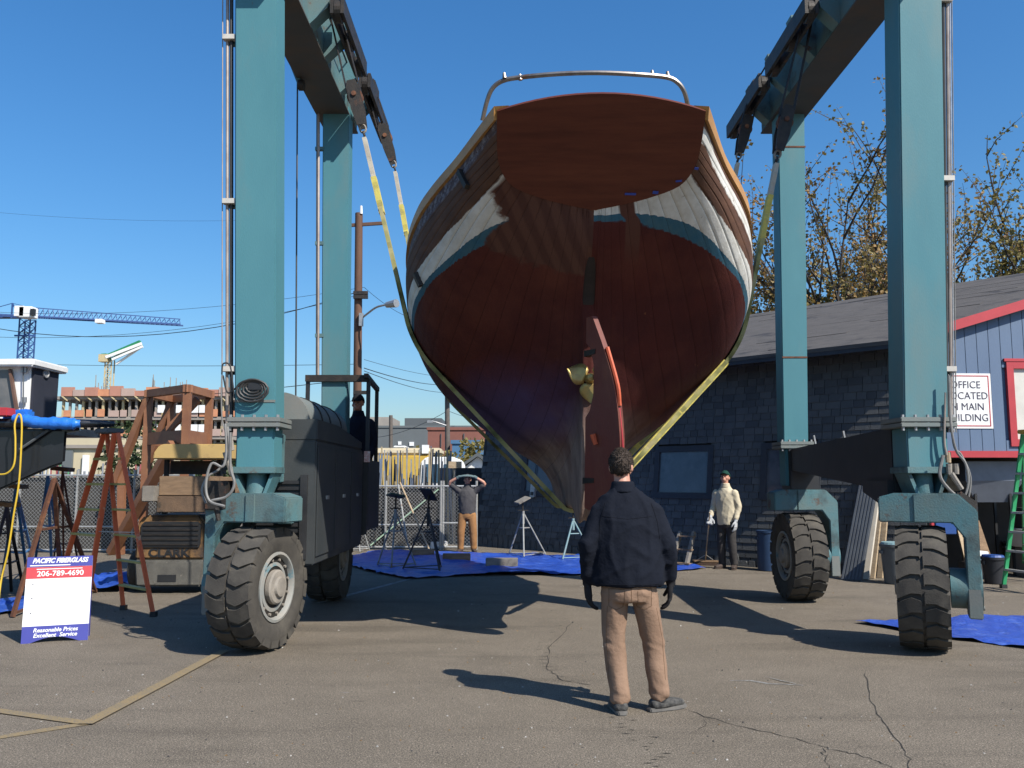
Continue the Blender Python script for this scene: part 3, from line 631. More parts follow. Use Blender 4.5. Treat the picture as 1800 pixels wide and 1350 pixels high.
def rim_meshes():
    a = MB().lathe([(0.335, 0.17), (0.335, 0.205), (0.31, 0.21), (0.295, 0.19), (0.285, 0.13), (0.24, 0.12), (0.235, 0.165), (0.2, 0.17), (0.19, 0.12), (0.12, 0.10), (0.0, 0.10)], (0, 0, 0), (1, 0, 0), 36)
    m1 = a.mesh('rim'); m1.materials.append(RIMM)
    m1.polygons.foreach_set('use_smooth', [True] * len(m1.polygons)); m1.set_sharp_from_angle(angle=R(35))
    h = MB().lathe([(0.165, 0.09), (0.165, 0.20), (0.15, 0.215), (0.10, 0.22), (0.09, 0.245), (0.05, 0.25), (0.0, 0.25)], (0, 0, 0), (1, 0, 0), 28); m2 = h.mesh('hub'); m2.materials.append(HUBM)
    m2.polygons.foreach_set('use_smooth', [True] * len(m2.polygons)); m2.set_sharp_from_angle(angle=R(35))
    bo = MB().cyl((0.16, 0, 0), (0.235, 0, 0), 0.014, n=6); m3 = bo.mesh('wheel_bolt'); m3.materials.append(HUBM)
    return m1, m2, m3
RIM, HUB, WBOLT = rim_meshes()
def wheel(x, y, steer, inner):
    """inner: +1 when the inner side of the wheel faces +X"""
    w = from_mesh('wheel', MB().lathe([(0.0, -0.16), (0.318, -0.16), (0.318, 0.16), (0.0, 0.16)], (0, 0, 0), (1, 0, 0), 32).mesh('wheel'), lift, GREASE)
    w.location = Vector((x, y, 0.60)) - wloc(lift); w.rotation_euler = (R(7 * x), 0, steer + (0 if inner > 0 else math.pi)); w['_w'] = [x, y, 0.6]
    def ch(name, me): o = from_mesh(name, me, w); return o
    ch('tyre', TYRE); ch('rim', RIM); ch('hub', HUB)
    for i in range(14):
        a = 2 * math.pi * i / 14; o = ch('wheel_bolt', WBOLT); o.location = (-0.03, 0.135 * math.cos(a), 0.135 * math.sin(a))
    for i in range(12):
        a = 2 * math.pi * i / 12; o = ch('wheel_bolt', WBOLT); o.location = (-0.055, 0.262 * math.cos(a), 0.262 * math.sin(a))
    # yoke over the tyre with the outer fork leg
    b = MB(); b.T = Matrix.Translation((x, y, 0)) @ Matrix.Rotation(steer, 4, 'Z') @ Matrix.Diagonal((inner, 1, 1, 1))
    b.prism([(0.36, -0.19, 1.22), (0.36, -0.19, 1.46), (0.22, -0.19, 1.50), (-0.34, -0.19, 1.50), (-0.50, -0.19, 1.34), (-0.50, -0.19, 0.60), (-0.38, -0.19, 0.60), (-0.38, -0.19, 1.08), (-0.28, -0.19, 1.22)], (0, 0.36, 0))
    yk = b.build('wheel_fork', TEALD, lift, bevel=0.012)
    b = MB(); b.T = Matrix.Translation((x, y, 0)) @ Matrix.Rotation(steer, 4, 'Z') @ Matrix.Diagonal((inner, 1, 1, 1))
    b.cyl((-0.51, 0, 0.6), (-0.24, 0, 0.6), 0.19, n=24); b.build('axle_boss', TEALD, yk, smooth=True)
    b = MB(); b.T = Matrix.Translation((x, y, 0)) @ Matrix.Rotation(steer, 4, 'Z') @ Matrix.Diagonal((inner, 1, 1, 1))
    b.box(-0.50, -0.38, -0.192, 0.192, 0.34, 0.62); b.cyl((-0.52, -0.06, 0.43), (-0.50, -0.06, 0.43), 0.03, n=10); b.build('fork_shoe', TEALG, yk, bevel=0.01)
    b = MB(); b.T = Matrix.Translation((x, y, 0)) @ Matrix.Rotation(steer, 4, 'Z') @ Matrix.Diagonal((inner, 1, 1, 1))
    b.box(-0.05, 0.04, -0.205, -0.188, 1.23, 1.49); b.build('weld_plate', TEALD, yk)
    return w
wheel(-2.46, 8.62, R(-14), 1)
wheel(3.99, 8.62, R(-25), -1)
wheel(-2.5, 12.1, 0, 1)
wheel(3.92, 12.1, 0, -1)
# side sills between the legs; right one coloured black for its shaded side
x0, x1 = COLS['nr'][0], COLS['nr'][1]
MB().hexa([(3.86, 8.86, 1.50), (4.22, 8.86, 1.50), (4.18, 12.0, 1.76), (3.82, 12.0, 1.76), (3.86, 8.86, 2.16), (4.22, 8.86, 2.16), (4.18, 12.0, 2.05), (3.82, 12.0, 2.05)]).build('side_sill', BLACK, lift, bevel=0.01)
MB().prism([(3.80, 8.87, 1.32), (3.80, 9.5, 1.50), (3.80, 9.5, 1.62), (3.80, 8.87, 1.62)], (0.4, 0, 0)).build('sill_gusset', BLACK, lift)
MB().box(3.80, 4.2, 11.95, 12.35, 1.45, 2.07).build('sill_end', BLACK, lift, bevel=0.01)
for y_ in (10.2, 11.2):
    MB().cyl((3.9, y_, 2.08), (3.88, y_, 2.2), 0.015, n=6).build('lifting_lug', STEEL, lift)
MB().box(-2.74, -2.36, 8.83, 12.0, 1.6, 2.1).build('side_sill', TEALD, lift, bevel=0.01)
# engine house on the left side
HOUSE = mat('engine_house', (0.028, 0.034, 0.036), (0.04, 0.043, 0.043), 2.5, 0.6, c3=(0.06, 0.058, 0.05), s3=2, t3=0.62, w3=0.2, bump=0.1)
eh = MB().box(-2.78, -2.03, 9.06, 11.85, 0.76, 2.04).build('engine_house', HOUSE, lift, bevel=0.015)
for i, (ya, yb) in enumerate(((9.10, 9.98), (10.02, 10.95), (11.0, 11.80))):
    MB().box(-2.029, -2.015, ya, yb, 0.84, 1.98).build('side_panel', HOUSE, eh, bevel=0.006)
    MB().box(-2.014, -1.995, (ya + yb) / 2 - 0.05, (ya + yb) / 2 + 0.05, 1.42, 1.46).build('latch', STEEL, eh)
MB().prism([(-2.03, 9.08, 2.04), (-2.03, 11.8, 2.04), (-2.03, 11.8, 2.14), (-2.03, 10.2, 2.26), (-2.03, 9.08, 2.26)], (-0.7, 0, 0)).build('hood', HOUSE, eh, bevel=0.01)
for i in range(13):   # radiator grille slats on the front face
    z = 0.86 + i * 0.062
    MB().bar((-2.70, 9.045, z), (-2.16, 9.045, z), 0.012, 0.035).build('grille_slat', BLACK, eh)
MB().box(-2.75, -2.68, 9.02, 9.06, 0.82, 1.68).build('grille_frame', BLACK, eh); MB().box(-2.18, -2.11, 9.02, 9.06, 0.82, 1.68).build('grille_frame', BLACK, eh)
MB().box(-2.40, -2.24, 8.98, 9.05, 1.18, 1.38).build('junction_box', TEALD, eh, bevel=0.01)
tank = MB().cyl((-2.46, 9.25, 2.26), (-2.46, 11.4, 2.26), 0.30, n=36).build('hydraulic_tank', TEALG, lift, smooth=True)
for y_ in (9.9, 10.35, 11.0):
    MB().lathe([(0.301, -0.02), (0.312, -0.02), (0.312, 0.02), (0.301, 0.02)], (-2.46, y_, 2.26), (0, 1, 0), 36).build('tank_band', GREASE, tank)
# operator's stand beside the far left leg
CAGE = BLACK; cg = lift
plat = MB().box(-2.5, -1.98, 12.32, 13.0, 1.0, 1.06).build('operator_platform', BLACK, lift)
for x_, y_ in ((-1.99, 12.0), (-2.02, 12.95), (-2.83, 12.0)):
    MB().bar((x_, y_, 1.0), (x_, y_, 3.02), 0.05, 0.05).build('cage_post', BLACK, lift)
MB().bar((-2.86, 12.0, 3.03), (-1.99, 12.0, 3.03), 0.10, 0.09).build('cage_rail', GREASE, lift)
MB().bar((-2.01, 11.9, 3.06), (-2.02, 13.0, 2.98), 0.06, 0.06).build('cage_rail', GREASE, lift)
MB().hexa([(-2.2, 11.9, 0.86), (-1.97, 11.9, 0.9), (-1.97, 11.94, 0.9), (-2.2, 11.94, 0.86), (-2.2, 11.9, 1.98), (-1.95, 11.9, 2.02), (-1.95, 11.94, 2.02), (-2.2, 11.94, 1.98)]).build('cage_panel', BLACK, lift)
MB().hexa([(-2.0, 11.95, 0.95), (-1.97, 11.95, 0.95), (-1.97, 13.0, 0.95), (-2.0, 13.0, 0.95), (-2.0, 11.95, 1.9), (-1.97, 11.95, 1.9), (-1.97, 13.0, 1.9), (-2.0, 13.0, 1.9)]).build('cage_panel', BLACK, lift)
MB().box(-2.01, -1.93, 11.86, 11.875, 1.87, 2.02).build('warning_tag', mat('tag_white', (0.75, 0.7, 0.68), (0.6, 0.25, 0.2), 40, 0.6), lift)
# top side beams
def side_beam(xa, xb, inner):
    b = MB().box(xa, xb, YN - 0.3, 12.75, Z_BEAM, Z_BEAM + 0.62).build('top_beam', TEALD, lift, bevel=0.012)
    MB().box(min(xa, xb) - 0.02, max(xa, xb) + 0.02, YN - 0.28, 12.73, Z_BEAM - 0.022, Z_BEAM - 0.002).build('bottom_flange', mat('beam_underside', (0.052, 0.054, 0.052), (0.04, 0.043, 0.042), 2, 0.7, c3=(0.075, 0.055, 0.038), s3=1.2, t3=0.58, w3=0.2), b)
    xi = xb if inner > 0 else xa
    for ya, yb in ((9.55, 9.75), (10.35, 10.55), (11.35, 11.5), (12.3, 12.5)):   # stiffener brackets on the inner face
        MB().prism([(xi, ya, Z_BEAM), (xi, ya, Z_BEAM + 0.6), (xi + inner * 0.30, ya, Z_BEAM + 0.55), (xi + inner * 0.22, ya, Z_BEAM + 0.2), (xi + inner * 0.02, ya, Z_BEAM)], (0, yb - ya, 0)).build('bracket', TEALD, b)
    for ya, yb in ((9.5, 11.1), (11.4, 13.2)):     # trolley carriages, long greasy channels running along the beam
        c = MB(); c.box(xi + inner * 0.26, xi + inner * 0.30, ya, yb, Z_BEAM + 0.10, Z_BEAM + 0.30) if inner > 0 else c.box(xi + inner * 0.30, xi + inner * 0.26, ya, yb, Z_BEAM + 0.10, Z_BEAM + 0.30)
        x_0, x_1 = sorted((xi + inner * 0.38, xi + inner * 0.42)); c.box(x_0, x_1, ya, yb, Z_BEAM + 0.10, Z_BEAM + 0.30)
        c.build('trolley_channel', GREASE, b)
        for y_ in (ya + 0.12, (ya + yb) / 2, yb - 0.12):
            MB().cyl((xi + inner * 0.305, y_, Z_BEAM + 0.18), (xi + inner * 0.375, y_, Z_BEAM + 0.18), 0.13, n=20).build('sheave', GREASE, b)
    MB().tube([(xi + inner * 0.1, YN, Z_BEAM + 0.45), (xi + inner * 0.1, 12.6, Z_BEAM + 0.42)], 0.012, 5).build('beam_cable', HOSE, b)
    MB().tube([(xi + inner * 0.34, 9.0, Z_BEAM + 0.40), (xi + inner * 0.34, 13.0, Z_BEAM + 0.33)], 0.012, 5).build('beam_cable', HOSE, b)
    return b
side_beam(-2.80, -2.36, 1); side_beam(3.80, 4.24, -1)
# pipes and hoses on the near legs
def leg_pipes(px_bot, px_top, Y, m, brackets, xcol, name='hydraulic_pipe'):
    offs = ((0, PIPE, 0.017), (0.042, HOSE, 0.02), (-0.05, PIPE, 0.006)) if xcol > 0 else ((0, PIPE, 0.017), (-0.042, HOSE, 0.02), (0.05, HOSEG, 0.006), (0.028, STEEL, 0.008))
    a = P(px_bot, 760, Y); b = P(px_top, -60, Y)
    for dx, m_, r in offs:
        MB().tube([a + Vector((dx, 0, 0)), b + Vector((dx, 0, 0))], r, 8).build('hydraulic_pipe', m_, lift)
    for py in brackets:
        t = (760 - py) / 820; q = a.lerp(b, t)
        MB().cbox(q + Vector((0.03 if xcol > 0 else -0.03, -0.02, 0)), (0.13, 0.07, 0.05)).build('pipe_clamp', mat('clamp_pale', (0.55, 0.52, 0.46), (0.42, 0.40, 0.36), 9, 0.6), lift)
        MB().cbox(q + Vector((0.05 if xcol > 0 else -0.05, 0.06, -0.02)), (0.10, 0.06, 0.05)).build('clamp_arm', TEALD, lift)
leg_pipes(399, 400, YN + 0.08, PIPE, (75, 368, 655), 1)
leg_pipes(1672, 1664, YN + 0.08, PIPE, (5, 328, 655), -1)
for x_, dx in ((559, 0), (556, -0.03)):
    a = P(x_, 660, YF); b = P(x_ + 1, 195, YF); MB().tube([a, b], 0.02 if dx == 0 else 0.008, 6).build('hydraulic_pipe', PIPE if dx == 0 else HOSE, lift)
for py in (262, 428, 590): MB().cbox(P(562, py, YF + .02), (0.12, 0.06, 0.05)).build('pipe_clamp', TEALD, lift)
MB().tube([P(523, 145, 10.9), P(520, 700, 10.9)], 0.011, 5).build('wire_rope', HOSE, lift)
q = P(528, 150, 10.9); MB().cyl(q - Vector((0.02, 0, 0)), q + Vector((0.05, 0, 0)), 0.07, n=16).build('guide_pulley', GREASE, lift)
MB().bar(q + Vector((0.0, 0, 0)), q + Vector((-0.1, 0, 0.25)), 0.05, 0.06).build('pulley_bracket', TEALD, lift)
# coil of hose on the near left leg
c = P(446, 682, YN - 0.03); r = rnd(4)
cb = MB().cbox(c + Vector((0.02, 0.0, 0.02)), (0.15, 0.07, 0.10)).build('hose_reel_box', BLACK, lift, bevel=0.01)
for k in range(4):
    rr = 0.055 + 0.022 * k; pts = [c + Vector((rr * 1.25 * math.cos(t) + r.uniform(-.006, .006), -0.02 - 0.008 * k, rr * 0.9 * math.sin(t) - 0.01 * k)) for t in [2 * math.pi * i / 28 for i in range(28)]]
    MB().tube(pts, 0.012, 6, closed=True).build('hose_coil', HOSE, cb, smooth=True)
MB().tube(crom([c + Vector((-0.06, -0.03, 0.06)), c + Vector((-0.16, -0.03, 0.0)), P(400, 690, YN), P(392, 660, YN)], 6), 0.009, 6).build('hose', HOSE, cb, smooth=True)
def hoses(pix, Y, r, m, jy=0.0):
    MB().tube(crom([P(x, y, Y + jy * i) for i, (x, y) in enumerate(pix)], 6), r, 7).build('hose', m, lift, smooth=True)
hoses([(396, 745), (398, 790), (392, 820), (372, 815), (362, 850), (368, 880), (395, 890)], YN - 0.15, 0.013, HOSEG, -0.02)
hoses([(400, 750), (402, 800), (385, 825), (365, 838), (355, 862), (362, 885)], YN - 0.1, 0.012, HOSEG, -0.02)
hoses([(405, 760), (405, 820), (412, 850), (400, 872), (372, 880)], YN - 0.18, 0.014, HOSEG)
hoses([(390, 658), (392, 640), (404, 642), (409, 672), (412, 700)], YN - 0.05, 0.008, HOSE)
hoses([(390, 660), (389, 700), (391, 740), (400, 770)], YN - 0.05, 0.007, HOSEG)
for i, (px, py) in enumerate(((404, 770), (396, 795), (402, 812), (380, 893))):
    q = P(px, py, YN - 0.06); MB().cyl(q, q + Vector((0.03, 0, -0.12)), 0.028, 0.022, 8).build('valve', HUBM if i < 3 else GREASE, lift)
MB().box(-2.98, -2.76, YN - 0.0, YN + 0.25, 1.34, 1.62).build('valve_bank', GREASE, lift, bevel=0.01)
hoses([(1668, 660), (1671, 740), (1680, 790), (1697, 815), (1702, 850), (1690, 885), (1675, 900)], YN - 0.1, 0.012, HOSEG)
hoses([(1670, 700), (1676, 780), (1690, 800), (1706, 840), (1700, 890)], YN - 0.05, 0.010, HOSEG)
hoses([(1658, 800), (1652, 835), (1668, 860), (1690, 878)], YN - 0.14, 0.016, HOSEG)
hoses([(1672, 832), (1690, 860)], YN - 0.16, 0.026, HUBM)
hoses([(1662, 690), (1660, 770), (1664, 800)], YN - 0.08, 0.010, PIPE)
for px, py in ((1666, 795), (1668, 815), (1680, 815)):
    q = P(px, py, YN - 0.05); MB().cyl(q, q + Vector((0.0, 0, -0.10)), 0.03, 0.026, 8).build('valve', WOODL if px == 1666 else HUBM, lift)
q = P(1690, 885, YN - 0.1); MB().cbox(q, (0.22, 0.16, 0.16), ry=0.6).build('steering_cylinder', GREASE, lift, bevel=0.02)
# ---------------------------------------------------------------- slings
STRAP = None
def strap_mat():
    m = bpy.data.materials.new('sling_webbing'); m.use_nodes = True; nt = m.node_tree; N = nt.nodes; L = nt.links; b = N['Principled BSDF']; b.inputs['Roughness'].default_value = 0.85
    tc = N.new('ShaderNodeTexCoord'); n = N.new('ShaderNodeTexNoise'); n.inputs['Scale'].default_value = 2.6; n.inputs['Detail'].default_value = 6; L.new(tc.outputs['Object'], n.inputs['Vector'])
    r = N.new('ShaderNodeValToRGB'); L.new(n.outputs['Fac'], r.inputs[0]); e = r.color_ramp.elements; e[0].position = 0.36; e[0].color = (0.07, 0.075, 0.025, 1); e[1].position = 0.64; e[1].color = (0.36, 0.31, 0.16, 1)
    k = e.new(0.5); k.color = (0.26, 0.25, 0.09, 1)
    L.new(r.outputs[0], b.inputs['Base Color']); return m
STRAP = strap_mat(); YELLOW = mat('yellow_sleeve', (0.55, 0.47, 0.10), (0.42, 0.36, 0.09), 8, 0.8, c3=(0.30, 0.26, 0.12), s3=6, t3=0.58, w3=0.1, bump=0.2)
GREY_STRAP = mat('pale_webbing', (0.46, 0.43, 0.35), (0.34, 0.30, 0.24), 6, 0.85, bump=0.2)
def section_at(Y):
    pts = []
    for j in range(NV):
        for i in range(NU - 1):
            a, b = HG[i][j], HG[i + 1][j]
            if a.y <= Y < b.y: p = a.lerp(b, (Y - a.y) / (b.y - a.y)); pts.append((p.x, p.z)); break
    return pts
def convex(points):
    pts = sorted(set((round(x, 4), round(z, 4)) for x, z in points))
    def half(ps):
        h = []
        for p in ps:
            while len(h) > 1 and (h[-1][0] - h[-2][0]) * (p[1] - h[-2][1]) - (h[-1][1] - h[-2][1]) * (p[0] - h[-2][0]) <= 0: h.pop()
            h.append(p)
        return h
    return half(pts)      # lower hull from left to right
def sling(Y, tl, tr, up_l, up_r, label, wid=0.13):
    """tl, tr: strap ends (shackles); up_l, up_r: sheaves on the beam"""
    s = empty('lifting_sling', (BX, Y, 0), label, 'sling', 'slings under the boat')
    sec = section_at(Y); low = convex([(BX - x - 0.022, z) for x, z in sec if z < 4.4] + [(BX + x + 0.022, z) for x, z in sec] + [(tl.x, tl.z), (tr.x, tr.z)])
    path = [Vector((x, Y, z - 0.026)) for x, z in low]
    # subdivide, split into lengths: pale sleeve, yellow chafe sleeve, webbing
    d = [0]; 
    for a, b in zip(path, path[1:]): d.append(d[-1] + (b - a).length)
    tot = d[-1]
    def at(t):
        for k in range(len(path) - 1):
            if t <= d[k + 1] or k == len(path) - 2: return path[k].lerp(path[k + 1], (t - d[k]) / max(1e-6, d[k + 1] - d[k]))
    def piece(t0, t1, m, w, th, name):
        n = max(2, int((t1 - t0) / 0.07)); vs = []; fs = []; r = rnd(int(t0 * 100))
        for i in range(n + 1):
            t = t0 + (t1 - t0) * i / n; p = at(t); q = at(min(tot, t + 0.02)) - at(max(0, t - 0.02)); tg = q.normalized(); nn = Vector((-tg.z, 0, tg.x)); yy = Vector((0, w / 2 * (1 + r.uniform(-.05, .05)), 0)); e = nn * th / 2; ry = Vector((0, r.uniform(-.006, .006), 0))
            vs += [p - yy - e + ry, p + yy - e + ry, p + yy + e + ry, p - yy + e + ry]
        for i in range(n):
            for k in range(4): fs.append((i * 4 + k, i * 4 + (k + 1) % 4, i * 4 + 4 + (k + 1) % 4, i * 4 + 4 + k))
        fs += [(3, 2, 1, 0), (n * 4, n * 4 + 1, n * 4 + 2, n * 4 + 3)]
        return MB().add(vs, fs).build(name, m, s)
    piece(0, 0.62, GREY_STRAP, wid * 0.8, 0.05, 'strap_end'); piece(tot - 0.5, tot, GREY_STRAP, wid * 0.8, 0.05, 'strap_end')
    piece(0.5, 0.95, YELLOW, wid * 0.9, 0.065, 'yellow_sleeve'); piece(tot - 1.0, tot - 0.4, YELLOW, wid * 0.9, 0.06, 'yellow_sleeve')
    piece(0.9, tot - 0.95, STRAP, wid, 0.045, 'strap')
    zk = path[len(path) // 2]
    kc = [k for k in range(len(path)) if abs(path[k].x - BX) < 0.25]; tk = d[kc[-1]] if kc else tot * 0.5
    piece(tk + 0.55, min(tot - 1.2, tk + 2.3), YELLOW, wid * 0.9, 0.075, 'chafe_sleeve')
    for lo, upp, sgn in ((tl, up_l, -1), (tr, up_r, 1)):
        ax = (upp - lo).normalized(); L_ = (upp - lo).length; side = Vector((0, 1, 0)); out = ax.cross(side).normalized()
        # shackle, lower block with two cheek plates and sheaves, four falls of wire to the beam
        MB().tube([lo + ax * 0.02 + side * (0.04 * math.cos(t)) + ax * (0.04 * math.sin(t)) for t in [2 * math.pi * i / 14 for i in range(14)]], 0.013, 6, closed=True).build('shackle', GREASE, s)
        MB().tube([lo + ax * 0.10 + out * (0.035 * math.cos(t)) + ax * (0.05 * math.sin(t)) for t in [2 * math.pi * i / 14 for i in range(14)]], 0.014, 6, closed=True).build('shackle', HUBM, s)
        blk = MB()
        for e in (-0.07, 0.07):
            o_ = out * 0.0 + side * e
            blk.prism([lo + ax * 0.13 + o_ - out * 0.05, lo + ax * 0.13 + o_ + out * 0.05, lo + ax * 0.34 + o_ + out * 0.075, lo + ax * 0.62 + o_ + out * 0.075, lo + ax * 0.70 + o_ + out * 0.05, lo + ax * 0.70 + o_ - out * 0.05, lo + ax * 0.62 + o_ - out * 0.075, lo + ax * 0.34 + o_ - out * 0.075], side * 0.018)
        bk = blk.build('hoist_block', GREASE, s)
        MB().cyl(lo + ax * 0.52 - side * 0.09, lo + ax * 0.52 + side * 0.10, 0.03, n=10).build('block_pin', RUST, bk)
        for e in (-0.025, 0.025):
            MB().cyl(lo + ax * 0.50 + side * (e - 0.016), lo + ax * 0.50 + side * (e + 0.016), 0.095, n=20).build('block_sheave', RUST, bk)
        for e in (-0.045, -0.015, 0.015, 0.045):
            MB().tube([lo + ax * 0.55 + side * e + out * (0.08 if e in (-0.045, 0.015) else -0.08), upp + side * e + out * (0.06 if e in (-0.045, 0.015) else -0.06)], 0.009, 5).build('wire_rope', GREASE, s)
        hb = MB(); hb.cbox(upp + Vector((0, 0, 0.06)), (0.13, 0.42, 0.16)); hb.build('upper_block', GREASE, s, bevel=0.02)
    return s
sling(10.0, P(641, 240, 10.0), P(1364, 285, 10.0), P(588, 20, 10.0), P(1418, 40, 10.0), 'yellow-green sling nearer the stern, passing in front of the propeller keel')
sling(12.05, P(695, 300, 12.05), P(1296, 285, 12.05), P(655, 165, 12.05), P(1325, 165, 12.05), 'farther lifting sling, seen only above the left rail of the boat')
# ---------------------------------------------------------------- shingled building with blue gable
BA = G(833, 959); BE = (G(1340, 998) - BA).normalized(); BN = Vector((-BE.y, BE.x, 0))
if BN.y < 0: BN = -BN                      # into the building
LEAN = 0.125
def corner_s():
    s = 5.0
    while True:
        p = BA + BE * s + BN * 0.3
        if 900 + F_PX * p.x / p.y > 1636: return s
        s += 0.02
BL = corner_s()
def bp(s, b, z): return BA + BE * s + BN * b + Vector((0, 0, z))
def wall_at(px, py):
    o = Vector((0, 0, CAM_Z)); d = P(px, py, 10) - o; nrm_ = Vector((BN.x, BN.y, -LEAN)); t = (BA - o).dot(nrm_) / d.dot(nrm_); q = o + d * t
    return (q - BA).dot(BE), q.z
bld = empty('shingled_building', bp(BL / 2, 3, 0), 'long dark-shingled workshop with grey roof and blue gable trimmed in red', 'building')
SHING = mat('dark_shingle', (0.075, 0.080, 0.083), (0.054, 0.058, 0.062), 2.2, 0.85, c3=(0.10, 0.105, 0.108), s3=3.5, t3=0.6, w3=0.2, bump=0.4, bscale=45)
SHING2 = mat('dark_shingle_b', (0.088, 0.092, 0.094), (0.064, 0.068, 0.071), 3.1, 0.85, bump=0.4, bscale=45)
SHING3 = mat('dark_shingle_c', (0.062, 0.066, 0.070), (0.046, 0.049, 0.053), 3.1, 0.85, bump=0.4, bscale=45)
SHING4 = mat('dark_shingle_d', (0.096, 0.10, 0.10), (0.072, 0.075, 0.077), 2.6, 0.85, bump=0.4, bscale=45)
SHM = [SHING, SHING2, SHING3, SHING4]
GAPM = mat('shingle_gap', (0.035, 0.037, 0.04), (0.026, 0.028, 0.031), 4, 0.9)
TRIMD = mat('dark_trim', (0.03, 0.035, 0.045), (0.022, 0.026, 0.034), 6, 0.7)
H_E = 4.02
MB().hexa([bp(0, 0.03, 0), bp(BL, 0.03, 0), bp(BL, 0.25, 0), bp(0, 0.25, 0), bp(0, 0.03 + LEAN * H_E, H_E), bp(BL, 0.03 + LEAN * H_E, H_E), bp(BL, 0.6 + LEAN * H_E, H_E), bp(0, 0.6 + LEAN * H_E, H_E)]).build('wall', GAPM, bld)
wallo = bld.children[0]
wins = []
for a, b in (((1162, 789), (1243, 876)), ((1350, 785), (1432, 876)), ((930, 790), (1010, 876))):
    (s0, z1), (s1, z0) = wall_at(*a), wall_at(*b); z0 = 1.38; z1 = 2.22; wins.append((s0, s1, z0, z1))
PANE = mat('dusty_window_glass', (0.05, 0.062, 0.082), (0.08, 0.095, 0.115), 1.6, 0.22, c3=(0.11, 0.125, 0.145), s3=2.2, t3=0.6, w3=0.25, spec=0.6)
def wq(s, z, out=0.0): return bp(s, LEAN * z - out, z)
for s0, s1, z0, z1 in wins:
    w = MB(); w.hexa([wq(s0, z0, 0.012), wq(s1, z0, 0.012), wq(s1, z0, -0.03), wq(s0, z0, -0.03), wq(s0, z1, 0.012), wq(s1, z1, 0.012), wq(s1, z1, -0.03), wq(s0, z1, -0.03)]); wo = w.build('window', PANE, bld)
    t = 0.12
    for (a, b, c, d) in ((s0 - t, s0, z0 - t, z1 + t), (s1, s1 + t, z0 - t, z1 + t), (s0, s1, z1, z1 + t), (s0, s1, z0 - t, z0)):
        MB().hexa([wq(a, c, 0.045), wq(b, c, 0.045), wq(b, c, -0.03), wq(a, c, -0.03), wq(a, d, 0.045), wq(b, d, 0.045), wq(b, d, -0.03), wq(a, d, -0.03)]).build('window_frame', TRIMD, wo)
# shingle courses: the 300 nearest in view are single pieces, the others one joined part
def shingle_local(w, m):
    me = bpy.data.meshes.new('shingle'); h = 0.165; b = MB(); b.hexa([(0, -0.021, 0), (w, -0.021, 0), (w, 0.0, 0), (0, 0.0, 0), (0, -0.006, h), (w, -0.006, h), (w, 0.0, h), (0, 0.0, h)]); me = b.mesh('shingle'); me.materials.append(m); return me
WID = [0.17, 0.19, 0.21, 0.24, 0.26, 0.28]; SME = {(w, k): shingle_local(w - 0.010, SHM[k]) for w in WID for k in range(4)}
upv = (Vector((BN.x * LEAN, BN.y * LEAN, 1))).normalized(); yv = upv.cross(BE).normalized(); 
if yv.dot(BN) < 0: yv = -yv
ROTM = Matrix((BE, yv, upv)).transposed()
cands = []; rr_ = rnd(77); zc_ = 0.03; ci = 0
while zc_ < 3.98:
    s = -rr_.uniform(0, 0.2)
    while s < BL - 0.02:
        w = rr_.choice(WID)
        if s >= 0 and s + w <= BL:
            ws = [(s, w)]
            for a, b, c, d in wins:          # cut the shingles off at the window trim
                if zc_ + 0.15 > c - 0.06 and zc_ < d + 0.06:
                    nx = []
                    for (q, v) in ws:
                        if q + v <= a - 0.05 or q >= b + 0.05: nx.append((q, v)); continue
                        if a - 0.05 - q > 0.03: nx.append((q, a - 0.05 - q))
                        if q + v - (b + 0.05) > 0.03: nx.append((b + 0.05, q + v - b - 0.05))
                    ws = nx
            for q, v in ws: cands.append((q, zc_ + rr_.uniform(-0.006, 0.006), v))
        s += w
    zc_ += 0.138; ci += 1
def seen(s, z, w):
    p = wq(s + w / 2, z + 0.06); px = 900 + F_PX * p.x / (p.y * CP + (p.z - CAM_Z) * SP); return 1100 < px < 1590 and p.z < 3.4
vis = sorted([c for c in cands if c[2] in WID and seen(*c)], key=lambda c: (wq(c[0], c[1]) - Vector((0, 0, 1.6))).length)[:300]
vset = set(vis)
for s, z, w in vis:
    o = from_mesh('shingle', SME[(w, rr_.choice((0, 0, 1, 1, 2, 3)))], wallo); M = Matrix.Translation(wq(s, z, 0.004) - wloc(bld)) @ (ROTM @ Euler((0, rr_.uniform(-.012, .012), 0)).to_matrix()).to_4x4(); o.matrix_basis = M
b = MB()
for s, z, w in cands:
    if (s, z, w) in vset: continue
    b.T = Matrix.Translation(wq(s, z, 0.004)) @ ROTM.to_4x4(); h = 0.165; w -= 0.010; b.cur = rr_.choice((0, 0, 1, 1, 2, 3))
    b.hexa([(0, -0.021, 0), (w, -0.021, 0), (w, 0.0, 0), (0, 0.0, 0), (0, -0.006, h), (w, -0.006, h), (w, 0.0, h), (0, 0.0, h)])
o = b.build('shingles', SHM, wallo); o['kind'] = 'stuff'
# ragged kick strip at the wall foot
r = rnd(5); b = MB(); s = 0
for k in range(60):
    s = BL * k / 60; h = r.uniform(0.10, 0.26)
    MB().hexa([wq(s, 0, .05), wq(s + r.uniform(.1, .2), 0, .05), wq(s + .15, 0, .02), wq(s, 0, .02), wq(s, h, .045), wq(s + .12, h, .045), wq(s + .12, h, .02), wq(s, h, .02)]).build('kick_board', SHING2, wallo)
